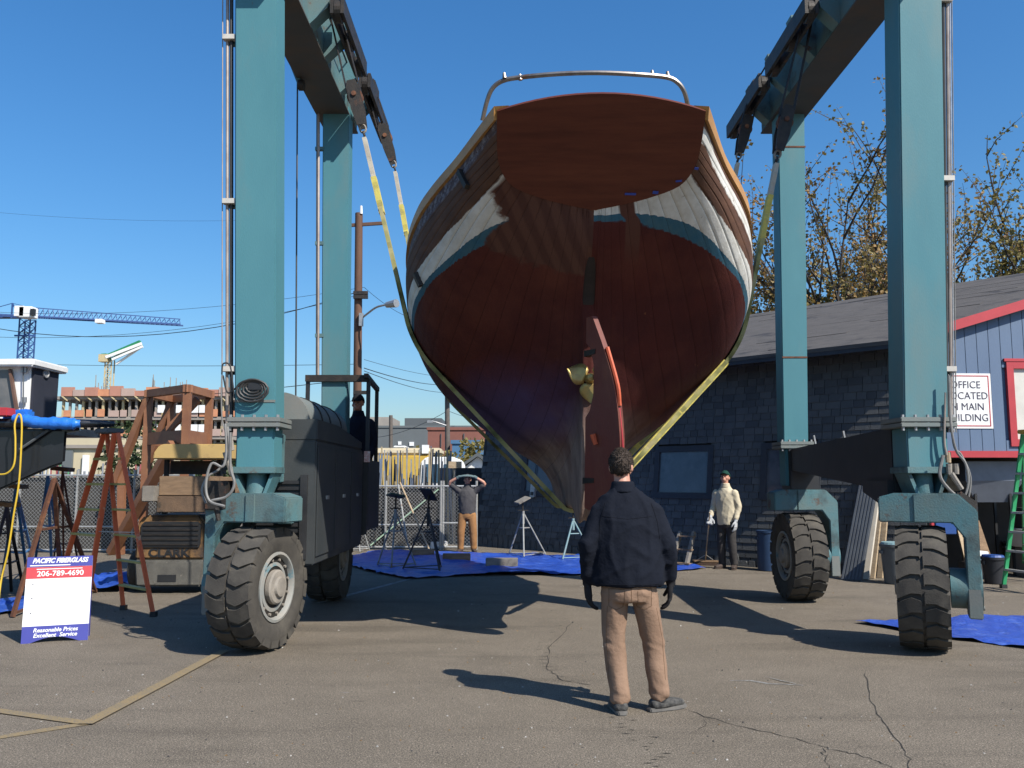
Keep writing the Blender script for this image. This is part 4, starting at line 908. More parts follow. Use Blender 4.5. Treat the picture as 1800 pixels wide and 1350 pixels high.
# roof
ROOF = mat('asphalt_roof', (0.088, 0.079, 0.072), (0.064, 0.058, 0.053), 3, 0.9, c3=(0.035, 0.033, 0.034), s3=1.1, t3=0.60, w3=0.08, stretch=(1, 1, 6), bump=0.4, bscale=30)
RB, RZ = 4.3, 5.72; EV = -0.12
def roof_pts(b, z, s0, s1): return [bp(s0, b, z), bp(s1, b, z)]
sl, sr = -0.2, BL + 0.12
GC = bp(BL, 0.42, 0); GD = Vector((1, 0.06, 0)).normalized(); GO = Vector((GD.y, -GD.x, 0))     # gable line runs along GD, GO points out of it
def gp(t, out, z): return GC + GD * t + GO * out + Vector((0, 0, z))
SLOPE = (RZ - H_E) / (RB - EV)
def rl(t): return H_E - 0.02 + SLOPE * ((gp(t, 0, 0) - bp(0, EV, 0)).dot(BN))      # roof height above the gable line
t_r = (RB - 0.42) / GD.dot(BN)
rf = MB(); s_e = (0.12 - (BA + BN * EV - GC).dot(GO)) / BE.dot(GO); sr = s_e; a0, a1 = bp(sl, EV, H_E - 0.02), bp(s_e, EV, H_E - 0.02); r0 = bp(sl, RB, RZ); r1 = gp(t_r, 0.1, RZ + 0.04); c0, c1 = bp(sl, 2 * RB - EV, H_E), gp(2 * t_r, 0.1, H_E); th = Vector((0, 0, -0.07))
rf.hexa([a0 + th, a1 + th, r1 + th, r0 + th, a0, a1, r1, r0]); roof = rf.build('roof', ROOF, bld)
MB().hexa([r0 + th, r1 + th, c1 + th, c0 + th, r0, r1, c1, c0]).build('roof_back', ROOF, bld)
MB().hexa([bp(sl, EV + 0.01, H_E - 0.16), bp(sr, EV + 0.01, H_E - 0.16), bp(sr, EV + 0.05, H_E - 0.16), bp(sl, EV + 0.05, H_E - 0.16), bp(sl, EV + 0.01, H_E - 0.03), bp(sr, EV + 0.01, H_E - 0.03), bp(sr, EV + 0.05, H_E - 0.03), bp(sl, EV + 0.05, H_E - 0.03)]).build('eave_board', TRIMD, bld)
rk = rnd(31)
for k in range(12):      # roof courses as thin raised laps, broken where shingles have curled
    t = (k + 1) / 13; u = rk.uniform(0, 0.1)
    while u < 0.98:
        v = min(1, u + rk.uniform(0.03, 0.16)); p, q = a0.lerp(r0, t).lerp(a1.lerp(r1, t), u), a0.lerp(r0, t).lerp(a1.lerp(r1, t), v); up = Vector((0, 0, 1))
        if rk.random() < 0.6: MB().bar(p + up * 0.004, q + up * 0.004, rk.uniform(0.1, 0.24), 0.012, up=(r0 - a0).cross(a1 - a0)).build('roof_course', ROOF, roof)
        u = v + rk.uniform(0.0, 0.12)
# blue gable of vertical boards, red trim
BLUE = mat('blue_siding', (0.10, 0.15, 0.235), (0.085, 0.13, 0.21), 2, 0.65, stretch=(1, 1, 0.3), bump=0.08)
Z_G = 2.12
GE = 7.0
def gbox(name, m, parent, t0, t1, o0, o1, z0, z1, zt1=None):
    zt1 = z1 if zt1 is None else zt1
    return MB().hexa([gp(t0, o0, z0), gp(t1, o0, z0), gp(t1, o1, z0), gp(t0, o1, z0), gp(t0, o0, z1), gp(t1, o0, zt1), gp(t1, o1, zt1), gp(t0, o1, z1)]).build(name, m, parent)
gw = gbox('gable_wall', BLUE, bld, 0.0, GE, -0.12, -0.02, Z_G, H_E - 0.1)
WX0, WX1, WZ0, WZ1 = 1.42, 2.5, 2.30, 3.55; b_ = 0.0
while b_ < GE - 0.2:
    e_ = b_ + 0.198; segs = [(Z_G, None)]
    if e_ > WX0 and b_ < WX1: segs = [(Z_G, WZ0), (WZ1, None)]
    for za, zb in segs:
        t0, t1 = (min(rl(b_), rl(2 * t_r - b_)) - 0.07, min(rl(e_), rl(2 * t_r - e_)) - 0.07) if zb is None else (zb, zb)
        gbox('siding_board', BLUE, gw, b_, e_, -0.019, 0.018, za, t0, t1)
    b_ += 0.209
p, q = a1 + GO * 0.02 - Vector((0, 0, 0.14)), r1 + GO * 0.02 - Vector((0, 0, 0.14))
MB().hexa([p, q, q + GO * 0.04, p + GO * 0.04, p + Vector((0, 0, 0.17)), q + Vector((0, 0, 0.17)), q + GO * 0.04 + Vector((0, 0, 0.17)), p + GO * 0.04 + Vector((0, 0, 0.17))]).build('bargeboard', RED, bld)
gbox('skirt_board', RED, bld, -0.05, GE, -0.05, 0.05, Z_G - 0.11, Z_G)
gwin = gbox('window', mat('pale_blind', (0.6, 0.58, 0.52), (0.5, 0.48, 0.43), 3, 0.5), bld, WX0, WX1, -0.018, 0.0, WZ0, WZ1)
for (x0, x1, z0, z1) in ((WX0 - .10, WX0 + .02, WZ0 - .1, WZ1 + .1), (WX1 - .02, WX1 + .1, WZ0 - .1, WZ1 + .1), (WX0 + .021, WX1 - .021, WZ1 - .02, WZ1 + .1), (WX0 + .021, WX1 - .021, WZ0 - .1, WZ0 + .02)):
    gbox('window_frame', RED, gwin, x0, x1, -0.01, 0.05, z0, z1)
gbox('window_head', RED, gwin, WX0 - .14, WX1 + .14, -0.01, 0.06, WZ1 + .101, WZ1 + .15)
# open bay below the gable: posts, lining coloured dark for the shade inside
SHADEW = mat('bay_shade_boards', (0.028, 0.024, 0.021), (0.04, 0.034, 0.028), 5, 0.85, bump=0.2)
gbox('bay_wall', SHADEW, bld, -0.1, GE, -1.7, -1.6, 0, 2.0)
gbox('bay_ceiling', SHADEW, bld, 0.0, GE, -1.6, -0.06, 2.0, 2.06)
for b0 in (0.0, 2.6, 5.5): gbox('bay_post', SHADEW, bld, b0, b0 + 0.1, -0.1, 0.0, 0, 2.0)
# closing walls at the far end and back
MB().add([bp(0, 0.25, 0), bp(0, 0.3 + LEAN * H_E, H_E - .1), bp(0, RB, RZ - .1), bp(0, 2 * RB - .5, H_E - .1), bp(0, 2 * RB - .5, 0)], [(0, 1, 2, 3, 4)]).build('end_wall', SHING, bld)
MB().add([bp(0, 2 * RB - .5, 0), gp(GE, -0.1, 0), gp(GE, -0.1, H_E - .1), bp(0, 2 * RB - .5, H_E - .1)], [(0, 1, 2, 3)]).build('back_wall', SHING, bld)
# office sign on the gable
sg0, sg1, sz0, sz1 = 0.13, 1.03, 2.50, 3.44
sroot = empty('office_sign', gp((sg0 + sg1) / 2, .02, sz0), 'white notice with red border reading OFFICE LOCATED IN MAIN BUILDING', 'sign')
gbox('board', WHITE, sroot, sg0, sg1, .02, .032, sz0, sz1)
SM = Matrix((GD, Vector((0, 0, 1)), GO)).transposed().to_4x4()
LETTER = mat('sign_letter', (0.05, 0.04, 0.07), (0.06, 0.05, 0.08), 5, 0.6)
for k, tx in enumerate(('OFFICE', 'LOCATED', 'IN MAIN', 'BUILDING')):
    M = Matrix.Translation(gp((sg0 + sg1) / 2 + (0.0, 0.01, 0.0, 0.0)[k], .036, sz1 - 0.20 - 0.187 * k)) @ SM
    text_mesh('lettering', tx, 0.175, M, LETTER, sroot, sx=0.95, bold=-0.001)
bd = 0.035
for (x0, x1, z0, z1) in ((sg0 + bd, sg0 + bd + .018, sz0 + bd, sz1 - bd), (sg1 - bd - .018, sg1 - bd, sz0 + bd, sz1 - bd), (sg0 + bd + .019, sg1 - bd - .019, sz1 - bd - .018, sz1 - bd), (sg0 + bd + .019, sg1 - bd - .019, sz0 + bd, sz0 + bd + .018)):
    gbox('border', RED, sroot, x0, x1, .033, .035, z0, z1)
# electric box on the shingle wall
s, z = wall_at(940, 863); eb = empty('power_outlet_box', wq(s, z - .2, .05), 'small white power outlet box on the dark shingle wall', 'power box')
MB().hexa([wq(s - .07, z - .15, .1), wq(s + .09, z - .15, .1), wq(s + .09, z - .15, 0), wq(s - .07, z - .15, 0), wq(s - .07, z + .17, .1), wq(s + .09, z + .17, .1), wq(s + .09, z + .17, 0), wq(s - .07, z + .17, 0)]).build('box', STEEL, eb, bevel=.01)
MB().hexa([wq(s - .03, z - .1, .115), wq(s + .05, z - .1, .115), wq(s + .05, z - .1, .1), wq(s - .03, z - .1, .1), wq(s - .03, z - .02, .115), wq(s + .05, z - .02, .115), wq(s + .05, z - .02, .1), wq(s - .03, z - .02, .1)]).build('socket', BLACK, eb)
MB().tube([wq(s + .01, z + .17, .04), wq(s + .01, z + 1.4, .04)], 0.012, 6).build('conduit', TRIMD, eb)
# ---------------------------------------------------------------- vegetation
def leaf_mat(name, cols):
    m = bpy.data.materials.new(name); m.use_nodes = True; nt = m.node_tree; N = nt.nodes; L = nt.links; b = N['Principled BSDF']; b.inputs['Roughness'].default_value = 0.6
    g = N.new('ShaderNodeTexCoord'); n = N.new('ShaderNodeTexNoise'); n.inputs['Scale'].default_value = 1.1; n.inputs['Detail'].default_value = 8; n.inputs['Roughness'].default_value = 0.75; L.new(g.outputs['Object'], n.inputs['Vector'])
    r = N.new('ShaderNodeValToRGB'); L.new(n.outputs['Fac'], r.inputs[0]); e = r.color_ramp.elements
    while len(e) < len(cols): e.new(0.5)
    for i, c in enumerate(cols): e[i].position = 0.34 + 0.32 * i / (len(cols) - 1); e[i].color = (*c, 1)
    L.new(r.outputs[0], b.inputs['Base Color']); b.inputs['Subsurface Weight'].default_value = 0.0
    tr = N.new('ShaderNodeBsdfTranslucent'); L.new(r.outputs[0], tr.inputs[0]); mx = N.new('ShaderNodeMixShader'); mx.inputs[0].default_value = 0.3
    L.new(b.outputs[0], mx.inputs[1]); L.new(tr.outputs[0], mx.inputs[2]); L.new(mx.outputs[0], N['Material Output'].inputs[0]); return m
BARK = mat('bark', (0.06, 0.048, 0.04), (0.035, 0.03, 0.026), 8, 0.9, bump=0.4)
LEAF_SPRING = leaf_mat('spring_leaf', [(0.30, 0.14, 0.055), (0.30, 0.18, 0.055), (0.19, 0.16, 0.045), (0.28, 0.14, 0.065)])
LEAF_GREEN = leaf_mat('green_leaf', [(0.15, 0.15, 0.04), (0.26, 0.20, 0.055), (0.16, 0.15, 0.04), (0.30, 0.17, 0.06)])
LEAF_DARK = leaf_mat('ivy_leaf', [(0.03, 0.05, 0.018), (0.055, 0.08, 0.025), (0.035, 0.055, 0.02)])
def add_leaf(vs, fs, p, size, r):
    d = Vector((r.gauss(0, 1), r.gauss(0, 1), r.gauss(0, 0.7))); d.normalize(); u = d.cross(Vector((r.gauss(0, 1), r.gauss(0, 1), r.gauss(0, 1)))); 
    if u.length < 1e-3: return
    u.normalize(); o = len(vs); a = size * r.uniform(0.7, 1.3); w = a * 0.42; n = d.cross(u) * a * 0.12
    vs.extend([p, p + d * a * 0.5 + u * w + n, p + d * a, p + d * a * 0.5 - u * w + n]); fs.append((o, o + 1, o + 2, o + 3))
def tree(name, base, H, spread, seed, leafm, label, nlimb=8, trunk_frac=0.3, leaf=0.13, dens=10, group=None, r0=0.16, cat='tree', sub=(5, 5)):
    r = rnd(seed); root = empty(name, base, label, cat, group); tb = MB(); vs = []; fs = []
    base = Vector(base)
    def limb(p, d, ln, rad, depth):
        n = 5 if depth < 2 else 3; pts = [p]; q = p.copy(); dd = d.normalized()
        for i in range(n):
            dd = (dd + Vector((r.gauss(0, .13), r.gauss(0, .13), r.gauss(0.05, .09)))).normalized(); q = q + dd * ln / n; pts.append(q.copy())
        tb.tube(pts, [max(0.005, rad * (1 - 0.75 * i / n)) for i in range(n + 1)], 5 if depth < 2 else 3)
        if depth < 2:
            for k in range(sub[depth]):
                t = r.uniform(0.25, 0.98); i = min(n - 1, int(t * n)); pp = pts[i].lerp(pts[i + 1], t * n - i); ang = r.uniform(0, 6.28)
                side = dd.cross(Vector((math.cos(ang), math.sin(ang), 0.3))).normalized(); limb(pp, dd * 0.9 + side * r.uniform(0.5, 1.0) + Vector((0, 0, 0.15)), ln * r.uniform(0.36, 0.6), rad * 0.5, depth + 1)
        if depth >= 1:
            for i in range(1, len(pts)):
                for _ in range(dens if depth == 2 else dens // 3):
                    c = pts[i - 1].lerp(pts[i], r.random()); add_leaf(vs, fs, c + Vector((r.gauss(0, .09), r.gauss(0, .09), r.gauss(0, .09))), leaf, r)
    top = base + Vector((r.uniform(-.3, .3), r.uniform(-.3, .3), H * trunk_frac)); tb.tube([base, base.lerp(top, .5) + Vector((.05, 0, 0)), top], [r0, r0 * .85, r0 * .7], 8)
    for k in range(nlimb):
        a = 2 * math.pi * k / nlimb + r.uniform(-.3, .3); el = r.uniform(0.35, 1.0); sp = spread / (H * (1 - trunk_frac)); d = Vector((math.cos(a) * sp * el, math.sin(a) * sp * el, 1.0))
        limb(top - Vector((0, 0, r.uniform(0, .25) * H * trunk_frac)), d, H * (1 - trunk_frac) * r.uniform(0.72, 1.0) / d.length * 1.0 if True else 1, r0 * 0.55, 0)
    tb.build('trunk', BARK, root, smooth=True)
    me = bpy.data.meshes.new('crown'); me.from_pydata([tuple(v - base) for v in vs], [], fs); o = from_mesh('crown', me, root, leafm); return root
def shrub(name, base, rx, ry, h, n, leaf, seed, leafm, label, cat='shrub', group=None):
    r = rnd(seed); base = Vector(base); root = empty(name, base, label, cat, group); vs = []; fs = []; tb = MB()
    for k in range(9):
        a = r.uniform(0, 6.28); e = Vector((math.cos(a) * rx * r.uniform(.2, .8), math.sin(a) * ry * r.uniform(.2, .8), h * r.uniform(.5, .95))); tb.tube([base, base + e * 0.5 + Vector((0, 0, .1 * h)), base + e], [.03, .02, .008], 4)
    for k in range(n):
        while True:
            q = Vector((r.uniform(-1, 1), r.uniform(-1, 1), r.uniform(0, 1)))
            if (q.x ** 2 + q.y ** 2) * (0.6 + 0.6 * q.z) < 1: break
        c = base + Vector((q.x * rx, q.y * ry, q.z * h)); 
        if noise.noise(c * (1.6 / max(rx, .5)) + Vector((seed, 0, 0))) < -0.12: continue
        add_leaf(vs, fs, c, leaf, r)
    tb.build('stem', BARK, root); me = bpy.data.meshes.new('foliage'); me.from_pydata([tuple(v - base) for v in vs], [], fs); from_mesh('foliage', me, root, leafm); return root
def gx(px, Y): return (px - 900) / F_PX * Y
tree('maple_tree', (gx(1490, 29), 29, 0), 12.4, 4.6, 11, LEAF_SPRING, 'tall tree with sparse reddish new leaves between the two right lift legs', 9, 0.28, 0.13, 10, 'trees behind the workshop')
tree('maple_tree', (gx(1735, 28), 28, 0), 11.9, 3.6, 23, LEAF_GREEN, 'tree with olive new leaves at the right edge above the blue gable', 9, 0.25, 0.13, 10, 'trees behind the workshop')
tree('maple_tree', (gx(1345, 33), 33, 0), 8.6, 3.4, 37, LEAF_SPRING, 'lower russet tree showing just right of the boat hull', 9, 0.3, 0.15, 14, 'trees behind the workshop')
tree('maple_tree', (gx(1500, 31), 31, 0), 7.6, 3.8, 41, LEAF_GREEN, 'bushy green tree low behind the roof, beside the near right leg', 10, 0.3, 0.16, 18, 'trees behind the workshop')
tree('maple_tree', (gx(1640, 32), 32, 0), 11.5, 3.2, 53, LEAF_SPRING, 'tree mostly hidden behind the near right lift leg', 7, 0.3, 0.13, 9, 'trees behind the workshop')
# ---------------------------------------------------------------- utility poles and wires
POLE = mat('pole_wood', (0.13, 0.065, 0.038), (0.085, 0.045, 0.03), 4, 0.85, stretch=(1, 1, .25), bump=0.3)
def upole(px, top, Y, r, label, m=POLE):
    t = P(px, top, Y); root = empty('utility_pole', (t.x, Y, 0), label, 'utility pole', 'utility poles'); MB().cyl((t.x + 0.12, Y, 0), t, r * 1.15, r, 12).build('pole', m, root, smooth=True); return root, t
up, t = upole(631, 375, 30, 0.135, 'brown wooden utility pole with a street lamp, beside the far left leg')
a = P(617, 396, 30); b = P(679, 392, 30); MB().bar(a, b, 0.09, 0.11).build('crossarm', POLE, up)
MB().cyl(P(635, 376, 29.9), P(635, 362, 29.9), 0.05, 0.04, 8).build('insulator', WHITE, up)
MB().tube(crom([P(635, 560, 29.9), P(645, 552, 29.6), P(662, 540, 29.2), P(682, 535, 28.9)], 5), 0.035, 6).build('lamp_arm', STEEL, up, smooth=True)
MB().cyl(P(680, 536, 28.9), P(697, 533, 28.6), 0.10, 0.14, 10).build('lamp_head', STEEL, up)
MB().cbox(P(635, 562, 29.8), (0.14, 0.14, 0.45)).build('meter_box', STEEL, up)
for py in (515, 522, 690): MB().cbox(P(634, py, 29.8), (0.5, 0.12, 0.12)).build('wire_bracket', GREASE, up)
up2, t2 = upole(786, 672, 62, 0.17, 'grey utility pole with white transformer, left of the hull', mat('grey_pole', (0.12, 0.10, 0.085), (0.08, 0.07, 0.06), 4, 0.85))
MB().cyl(P(794, 680, 61.5), P(794, 699, 61.5), 0.33, n=14).build('transformer', WHITE, up2)
MB().tube([P(784, 748, 61.8), P(766, 742, 61.5), P(758, 740, 61.5)], 0.05, 6).build('lamp_arm', STEEL, up2); MB().cbox(P(756, 741, 61.5), (0.4, .25, .18)).build('lamp_head', STEEL, up2)
up3, t3 = upole(687, 730, 80, 0.17, 'short distant utility pole in front of the grey building', MATS['grey_pole'])
WIRE = mat('wire_black', (0.015, 0.015, 0.016), (0.02, 0.02, 0.02), 3, 0.6)
def wire(a, b, sag, r, label, n=14):
    pts = [a.lerp(b, i / n) - Vector((0, 0, sag * 4 * (i / n) * (1 - i / n))) for i in range(n + 1)]; o = MB().tube(pts, r, 4).build('overhead_wire', WIRE, None, origin=a); tag(o, label, 'wire', 'overhead wires'); return o
wire(P(632, 512, 30), P(-20, 575, 34), 0.9, 0.014, 'thick overhead wire running left from the brown pole, crossing the blue crane jib')
wire(P(632, 518, 30), P(-20, 592, 30), 0.5, 0.007, 'thin overhead wire just below the crane jib')
wire(P(640, 505, 30), P(-20, 548, 36), 0.4, 0.007, 'thin overhead wire just above the crane jib')
wire(P(632, 640, 30), P(-20, 638, 40), 0.1, 0.009, 'level overhead wire passing above the construction site on the left')
wire(P(632, 665, 30), P(-20, 704, 40), 0.3, 0.013, 'dark overhead wire just above the construction site roof')
wire(P(640, 647, 30), P(787, 676, 62), 0.2, 0.016, 'upper dark wire between the brown pole and the transformer pole')
wire(P(640, 652, 30), P(787, 690, 62), 0.2, 0.013, 'lower dark wire between the brown pole and the transformer pole')
wire(P(640, 632, 30), P(840, 662, 60), 0.3, 0.008, 'thin wire running right from the brown pole towards the hull')
wire(P(640, 505, 30), P(790, 560, 45), 0.6, 0.010, 'wire dropping right from the brown pole past the lamp arm')
wire(P(787, 722, 62), P(640, 770, 80), 0.5, 0.02, 'wire from the transformer pole down to the short distant pole')
wire(P(787, 722, 62), P(900, 742, 70), 0.3, 0.016, 'wire from the transformer pole going right behind the hull')
wire(P(790, 690, 62), P(900, 706, 70), 0.3, 0.02, 'wire from the transformer top going right behind the hull')
wire(P(-20, 372, 50), P(500, 385, 50), 0.3, 0.006, 'faint high wire across the empty sky on the left')
# ---------------------------------------------------------------- tower crane
CRB = mat('crane_blue', (0.035, 0.085, 0.24), (0.03, 0.07, 0.2), 3, 0.5)
YC = 170.0
cr = empty('tower_crane', (gx(31, YC), YC, 0), 'blue lattice tower crane with white cab on the far left', 'crane')
m = MB(); x0, x1 = gx(22, YC), gx(41, YC); zt = P(30, 560, YC).z; dw = 2.0
for x in (x0, x1):
    for y in (YC, YC + dw): m.bar((x, y, 0), (x, y, zt), .22, .22)
nseg = 22
for k in range(nseg):
    za, zb = zt * k / nseg, zt * (k + 1) / nseg
    for y in (YC, YC + dw): m.bar((x0, y, za), (x1, y, zb), .12, .12); m.bar((x1, y, za), (x0, y, zb), .12, .12); m.bar((x0, y, zb), (x1, y, zb), .12, .12)
    for x in (x0, x1): m.bar((x, YC, za), (x, YC + dw, zb), .12, .12)
m.build('mast', CRB, cr)
m = MB(); jz = P(60, 556, YC).z; je = P(317, 570, YC + 8); top = lambda t: P(60 + 257 * t, 541 + 20 * t, YC + 8 * t); bot = lambda t: P(60 + 257 * t, 556 + 14 * t, YC + 8 * t); N_ = 30
m.bar(bot(-.25), bot(1), .28, .28); m.bar(bot(-.25) + Vector((0, 1.6, 0)), bot(1) + Vector((0, 1.6, 0)), .28, .28); m.bar(top(-.1), top(1), .16, .16)
for k in range(N_):
    a, c = k / N_, (k + 1) / N_; mid = (a + c) / 2; m.bar(bot(a), top(mid) + Vector((0, .8, 0)), .11, .11); m.bar(top(mid) + Vector((0, .8, 0)), bot(c), .11, .11)
m.build('jib', CRB, cr)
m = MB(); m.cbox(P(50, 550, YC - 2), (2.6, 2.4, 2.2)); m.build('cab', WHITE, cr, bevel=.15); MB().cbox(P(58, 549, YC - 3), (.7, .8, 1.3)).build('cab_window', BLACK, cr); MB().cbox(P(38, 548, YC - 2.2), (1.8, 2, 2.0)).build('machinery_house', WHITE, cr)
m = MB(); m.bar(P(20, 560, YC), P(22, 533, YC), .25, .25); m.bar(P(36, 560, YC), P(22, 533, YC), .2, .2); m.bar(P(22, 533, YC), P(50, 540, YC), .1, .1); m.build('tower_head', CRB, cr); MB().bar(P(22, 533, YC), P(-40, 550, YC), .12, .12).build('tie_rod', CRB, cr)
MB().box(gx(-60, YC), gx(20, YC), YC, YC + 1.6, P(0, 558, YC).z, P(0, 553, YC).z).build('counter_jib', CRB, cr)
MB().cbox(P(176, 565, YC + 3), (1.4, 1.5, .8)).build('trolley', WHITE, cr)
MB().bar((x0 - .8, YC, P(0, 590, YC).z), (x1 + .8, YC, P(0, 590, YC).z), .3, .3).build('work_platform', CRB, cr)
# concrete placing boom
YB = 140.0
cb_ = empty('concrete_placing_boom', (gx(184, YB), YB, 0), 'green and white folded concrete placing boom on a pale lattice mast', 'concrete boom')
PALEY = mat('pale_yellow_steel', (0.55, 0.45, 0.25), (0.42, 0.34, 0.2), 4, .6); CGRN = mat('boom_green', (0.02, 0.22, 0.09), (0.02, .17, .07), 3, .5)
m = MB(); x0, x1 = gx(178.5, YB), gx(190, YB); zt = P(184, 632, YB).z
for x in (x0, x1):
    for y in (YB, YB + 1): m.bar((x, y, 0), (x, y, zt), .16, .16)
for k in range(20):
    za, zb = zt * k / 20, zt * (k + 1) / 20; m.bar((x0, YB, za), (x1, YB, zb), .1, .1); m.bar((x1, YB, za), (x0, YB, zb), .1, .1); m.bar((x0, YB, zb), (x1, YB, zb), .1, .1)
m.build('mast', PALEY, cb_); MB().cbox(P(184, 630, YB), (1.4, 1.4, 1.2)).build('turret', PALEY, cb_)
MB().bar(P(182, 629, YB), P(247, 601, YB), .7, .5).build('boom_arm', CGRN, cb_); MB().bar(P(186, 628, YB - .6), P(249, 604, YB - .6), .3, .45).build('boom_arm', WHITE, cb_)
MB().bar(P(194, 632, YB), P(250, 606, YB), .5, .35).build('boom_arm', CGRN, cb_); MB().bar(P(197, 632, YB - .6), P(251, 609, YB - .6), .3, .35).build('boom_arm', WHITE, cb_); MB().bar(P(250, 609, YB), P(204, 640, YB), .3, .3).build('boom_arm', WHITE, cb_)
MB().bar(P(184, 632, YB), P(184, 622, YB), .8, .8).build('slewing_post', CGRN, cb_)
# building under construction
YS = 125.0
CONC = mat('raw_concrete', (0.30, 0.27, 0.23), (0.24, 0.215, 0.19), 1, .9); SALM = mat('salmon_formwork', (0.44, 0.21, 0.15), (0.36, 0.17, 0.12), .6, .8); ORNG = mat('orange_netting', (0.55, 0.25, 0.13), (0.45, 0.19, 0.1), 2, .8); PINKP = mat('pink_sheathing', (0.42, 0.30, 0.25), (0.36, 0.26, 0.22), .7, .8)
cs = empty('unfinished_building', (gx(240, YS), YS, 0), 'concrete apartment block under construction with salmon formwork on its top floor', 'building')
xa, xb = gx(86, YS), gx(405, YS); D_ = 18
lev = [P(0, py, YS).z for py in (840, 805, 772, 738, 702)]
for k, z in enumerate(lev[1:]):
    MB().box(xa + (3 - k) * .4, xb, YS, YS + D_, z, z + .45).build('floor_slab', CONC, cs)
for k in range(4):
    za, zb = (lev[k] + (.45 if k else 0)) if k else 0, lev[k + 1]
    for j in range(26):
        x = xa + 1.5 + (xb - xa - 2) * j / 25; MB().box(x - .16, x + .16, YS + .6, YS + .9, za, zb).build('prop', CONC if j % 3 else PALEY, cs)
    MB().box(xa + 2, xb, YS + 5, YS + 5.3, za, zb).build('shade_wall', mat('interior_shade', (0.05, .05, .055), (.08, .075, .07), .5, .9), cs)  # dark sheet stands in for the shade inside the open floors
    if k:
        r = rnd(k)
        for j in range(16):
            x = xa + 2 + (xb - xa) * j / 16; MB().box(x, x + (xb - xa) / 16 * r.uniform(.5, .95), YS - .15, YS - .05, za, za + r.uniform(.7, 1.1)).build('edge_netting', ORNG if r.random() < .6 else PINKP, cs)
zt = lev[-1] + .45
for j in range(14):
    x = xa + (xb - xa) * (.06 + .94 * j / 14); hh = (1.3, .9, 1.25, 1.0, 1.45, 1.1, .8, 1.3, 1.2, .7, 1.35, 1.15, .95, 1.25)[j]; MB().box(x, x + (xb - xa) / 14.0, YS - .3 - .1 * (j % 3), YS, zt, zt + hh).build('form_panel', (SALM, ORNG, SALM, PINKP)[(j * 7) % 4], cs)
    MB().prism([(x, YS - .3, zt), (x + 1.0, YS - .3, zt - .8), (x + 1.0, YS - .3, zt - .6), (x + .3, YS - .3, zt)], (0, .1, 0)).build('form_strut', PALEY, cs)
r = rnd(8)
for j in range(26):
    x = gx(r.choice((r.uniform(262, 330), r.uniform(160, 200), r.uniform(262, 330))), YS + 3); MB().bar((x, YS + 3, zt), (x + r.uniform(-.1, .1), YS + 3, zt + r.uniform(1.5, 3.6)), .09, .09).build('rebar', CONC, cs)
for k in (1, 2, 3):
    for px in (283, 300, 312, 342, 356):
        c = P(px, 0, YS - .4); MB().box(gx(px, YS) - .5, gx(px, YS) + .5, YS - .35, YS - .2, lev[k] + 1.0, lev[k] + 2.1).build('window', WHITE if px != 300 else PINKP, cs)
# houses and sheds beyond the fence
def flat_building(name, pxa, pxb, ytop, Y, D, m, label, parts=()):
    xa, xb = gx(pxa, Y), gx(pxb, Y); z = P(0, ytop, Y).z; root = empty(name, ((xa + xb) / 2, Y, 0), label, 'building'); MB().box(xa, xb, Y, Y + D, 0, z).build('wall', m, root); MB().box(xa - .1, xb + .1, Y - .1, Y + D, z, z + .25).build('parapet', m, root)
    for (a, b, y0, y1, mm, nm) in parts: MB().box(gx(a, Y), gx(b, Y), Y - .12, Y - .01, P(0, y1, Y).z, P(0, y0, Y).z).build(nm, mm, root)
    return root
GREYB = mat('grey_cladding', (0.12, 0.135, 0.14), (0.105, 0.118, 0.122), .5, .8); GREYD = mat('grey_cladding_dark', (0.085, 0.095, .1), (.075, .085, .09), .5, .8); BRICKF = mat('far_brick', (0.22, 0.085, 0.062), (0.17, 0.07, 0.052), .8, .85)
b1 = flat_building('warehouse', 560, 905, 752, 100, 25, GREYB, 'wide grey flat-roofed warehouse far behind the fence', ((700, 706, 776, 782, WHITE, 'vent'), (720, 728, 777, 784, WHITE, 'door'), (656, 664, 755, 757, WHITE, 'lamp')))
for a, b, y in ((711, 776, 735), (650, 688, 733)): MB().box(gx(a, 106), gx(b, 106), 106, 114, P(0, 756, 106).z - 1, P(0, y, 106).z).build('roof_house', GREYD if a > 700 else CONC, b1)
b2 = flat_building('brick_building', 752, 905, 756, 78, 18, BRICKF, 'low red brick building left of the hanging hull', ((815, 816.5, 762, 786, GREYD, 'downpipe'), (775, 776, 762, 786, GREYD, 'downpipe')))
MB().box(gx(793, 80), gx(799, 80), 80, 81, P(0, 757, 80).z, P(0, 748, 80).z).build('chimney', GREYD, b2)
flat_building('blue_shed', 795, 845, 780, 60, 8, mat('blue_shed_paint', (.06, .15, .27), (.05, .13, .23), 1, .7), 'small blue flat shed in front of the brick building')
ws = empty('white_shed', (gx(838, 42), 42, 0), 'small white gabled shed with grey roof beside the shingled wall', 'shed')
xa, xb, xm = gx(815, 42), gx(865, 42), gx(840, 42); ze, zr = P(0, 823, 42).z, P(0, 803, 42).z
MB().prism([(xa, 42, 0), (xb, 42, 0), (xb, 42, ze), (xm, 42, zr), (xa, 42, ze)], (0, 5, 0)).build('wall', WHITE, ws)
for q in (xa - .2, xb + .2): MB().hexa([(q, 41.7, ze - .05), (xm, 41.7, zr + .02), (xm, 47, zr + .02), (q, 47, ze - .05), (q, 41.7, ze + .1), (xm, 41.7, zr + .2), (xm, 47, zr + .2), (q, 47, ze + .1)]).build('roof', GREYD, ws)
cream = flat_building('cream_building', 60, 222, 782, 34, 6, mat('cream_wall', (.52, .45, .30), (.46, .40, .27), 1, .8), 'cream rendered building with a window behind the orange ladder', ((112, 132, 792, 832, GREYB, 'window'), (60, 222, 782, 788, CONC, 'fascia'), (150, 160, 800, 835, WHITE, 'door')))
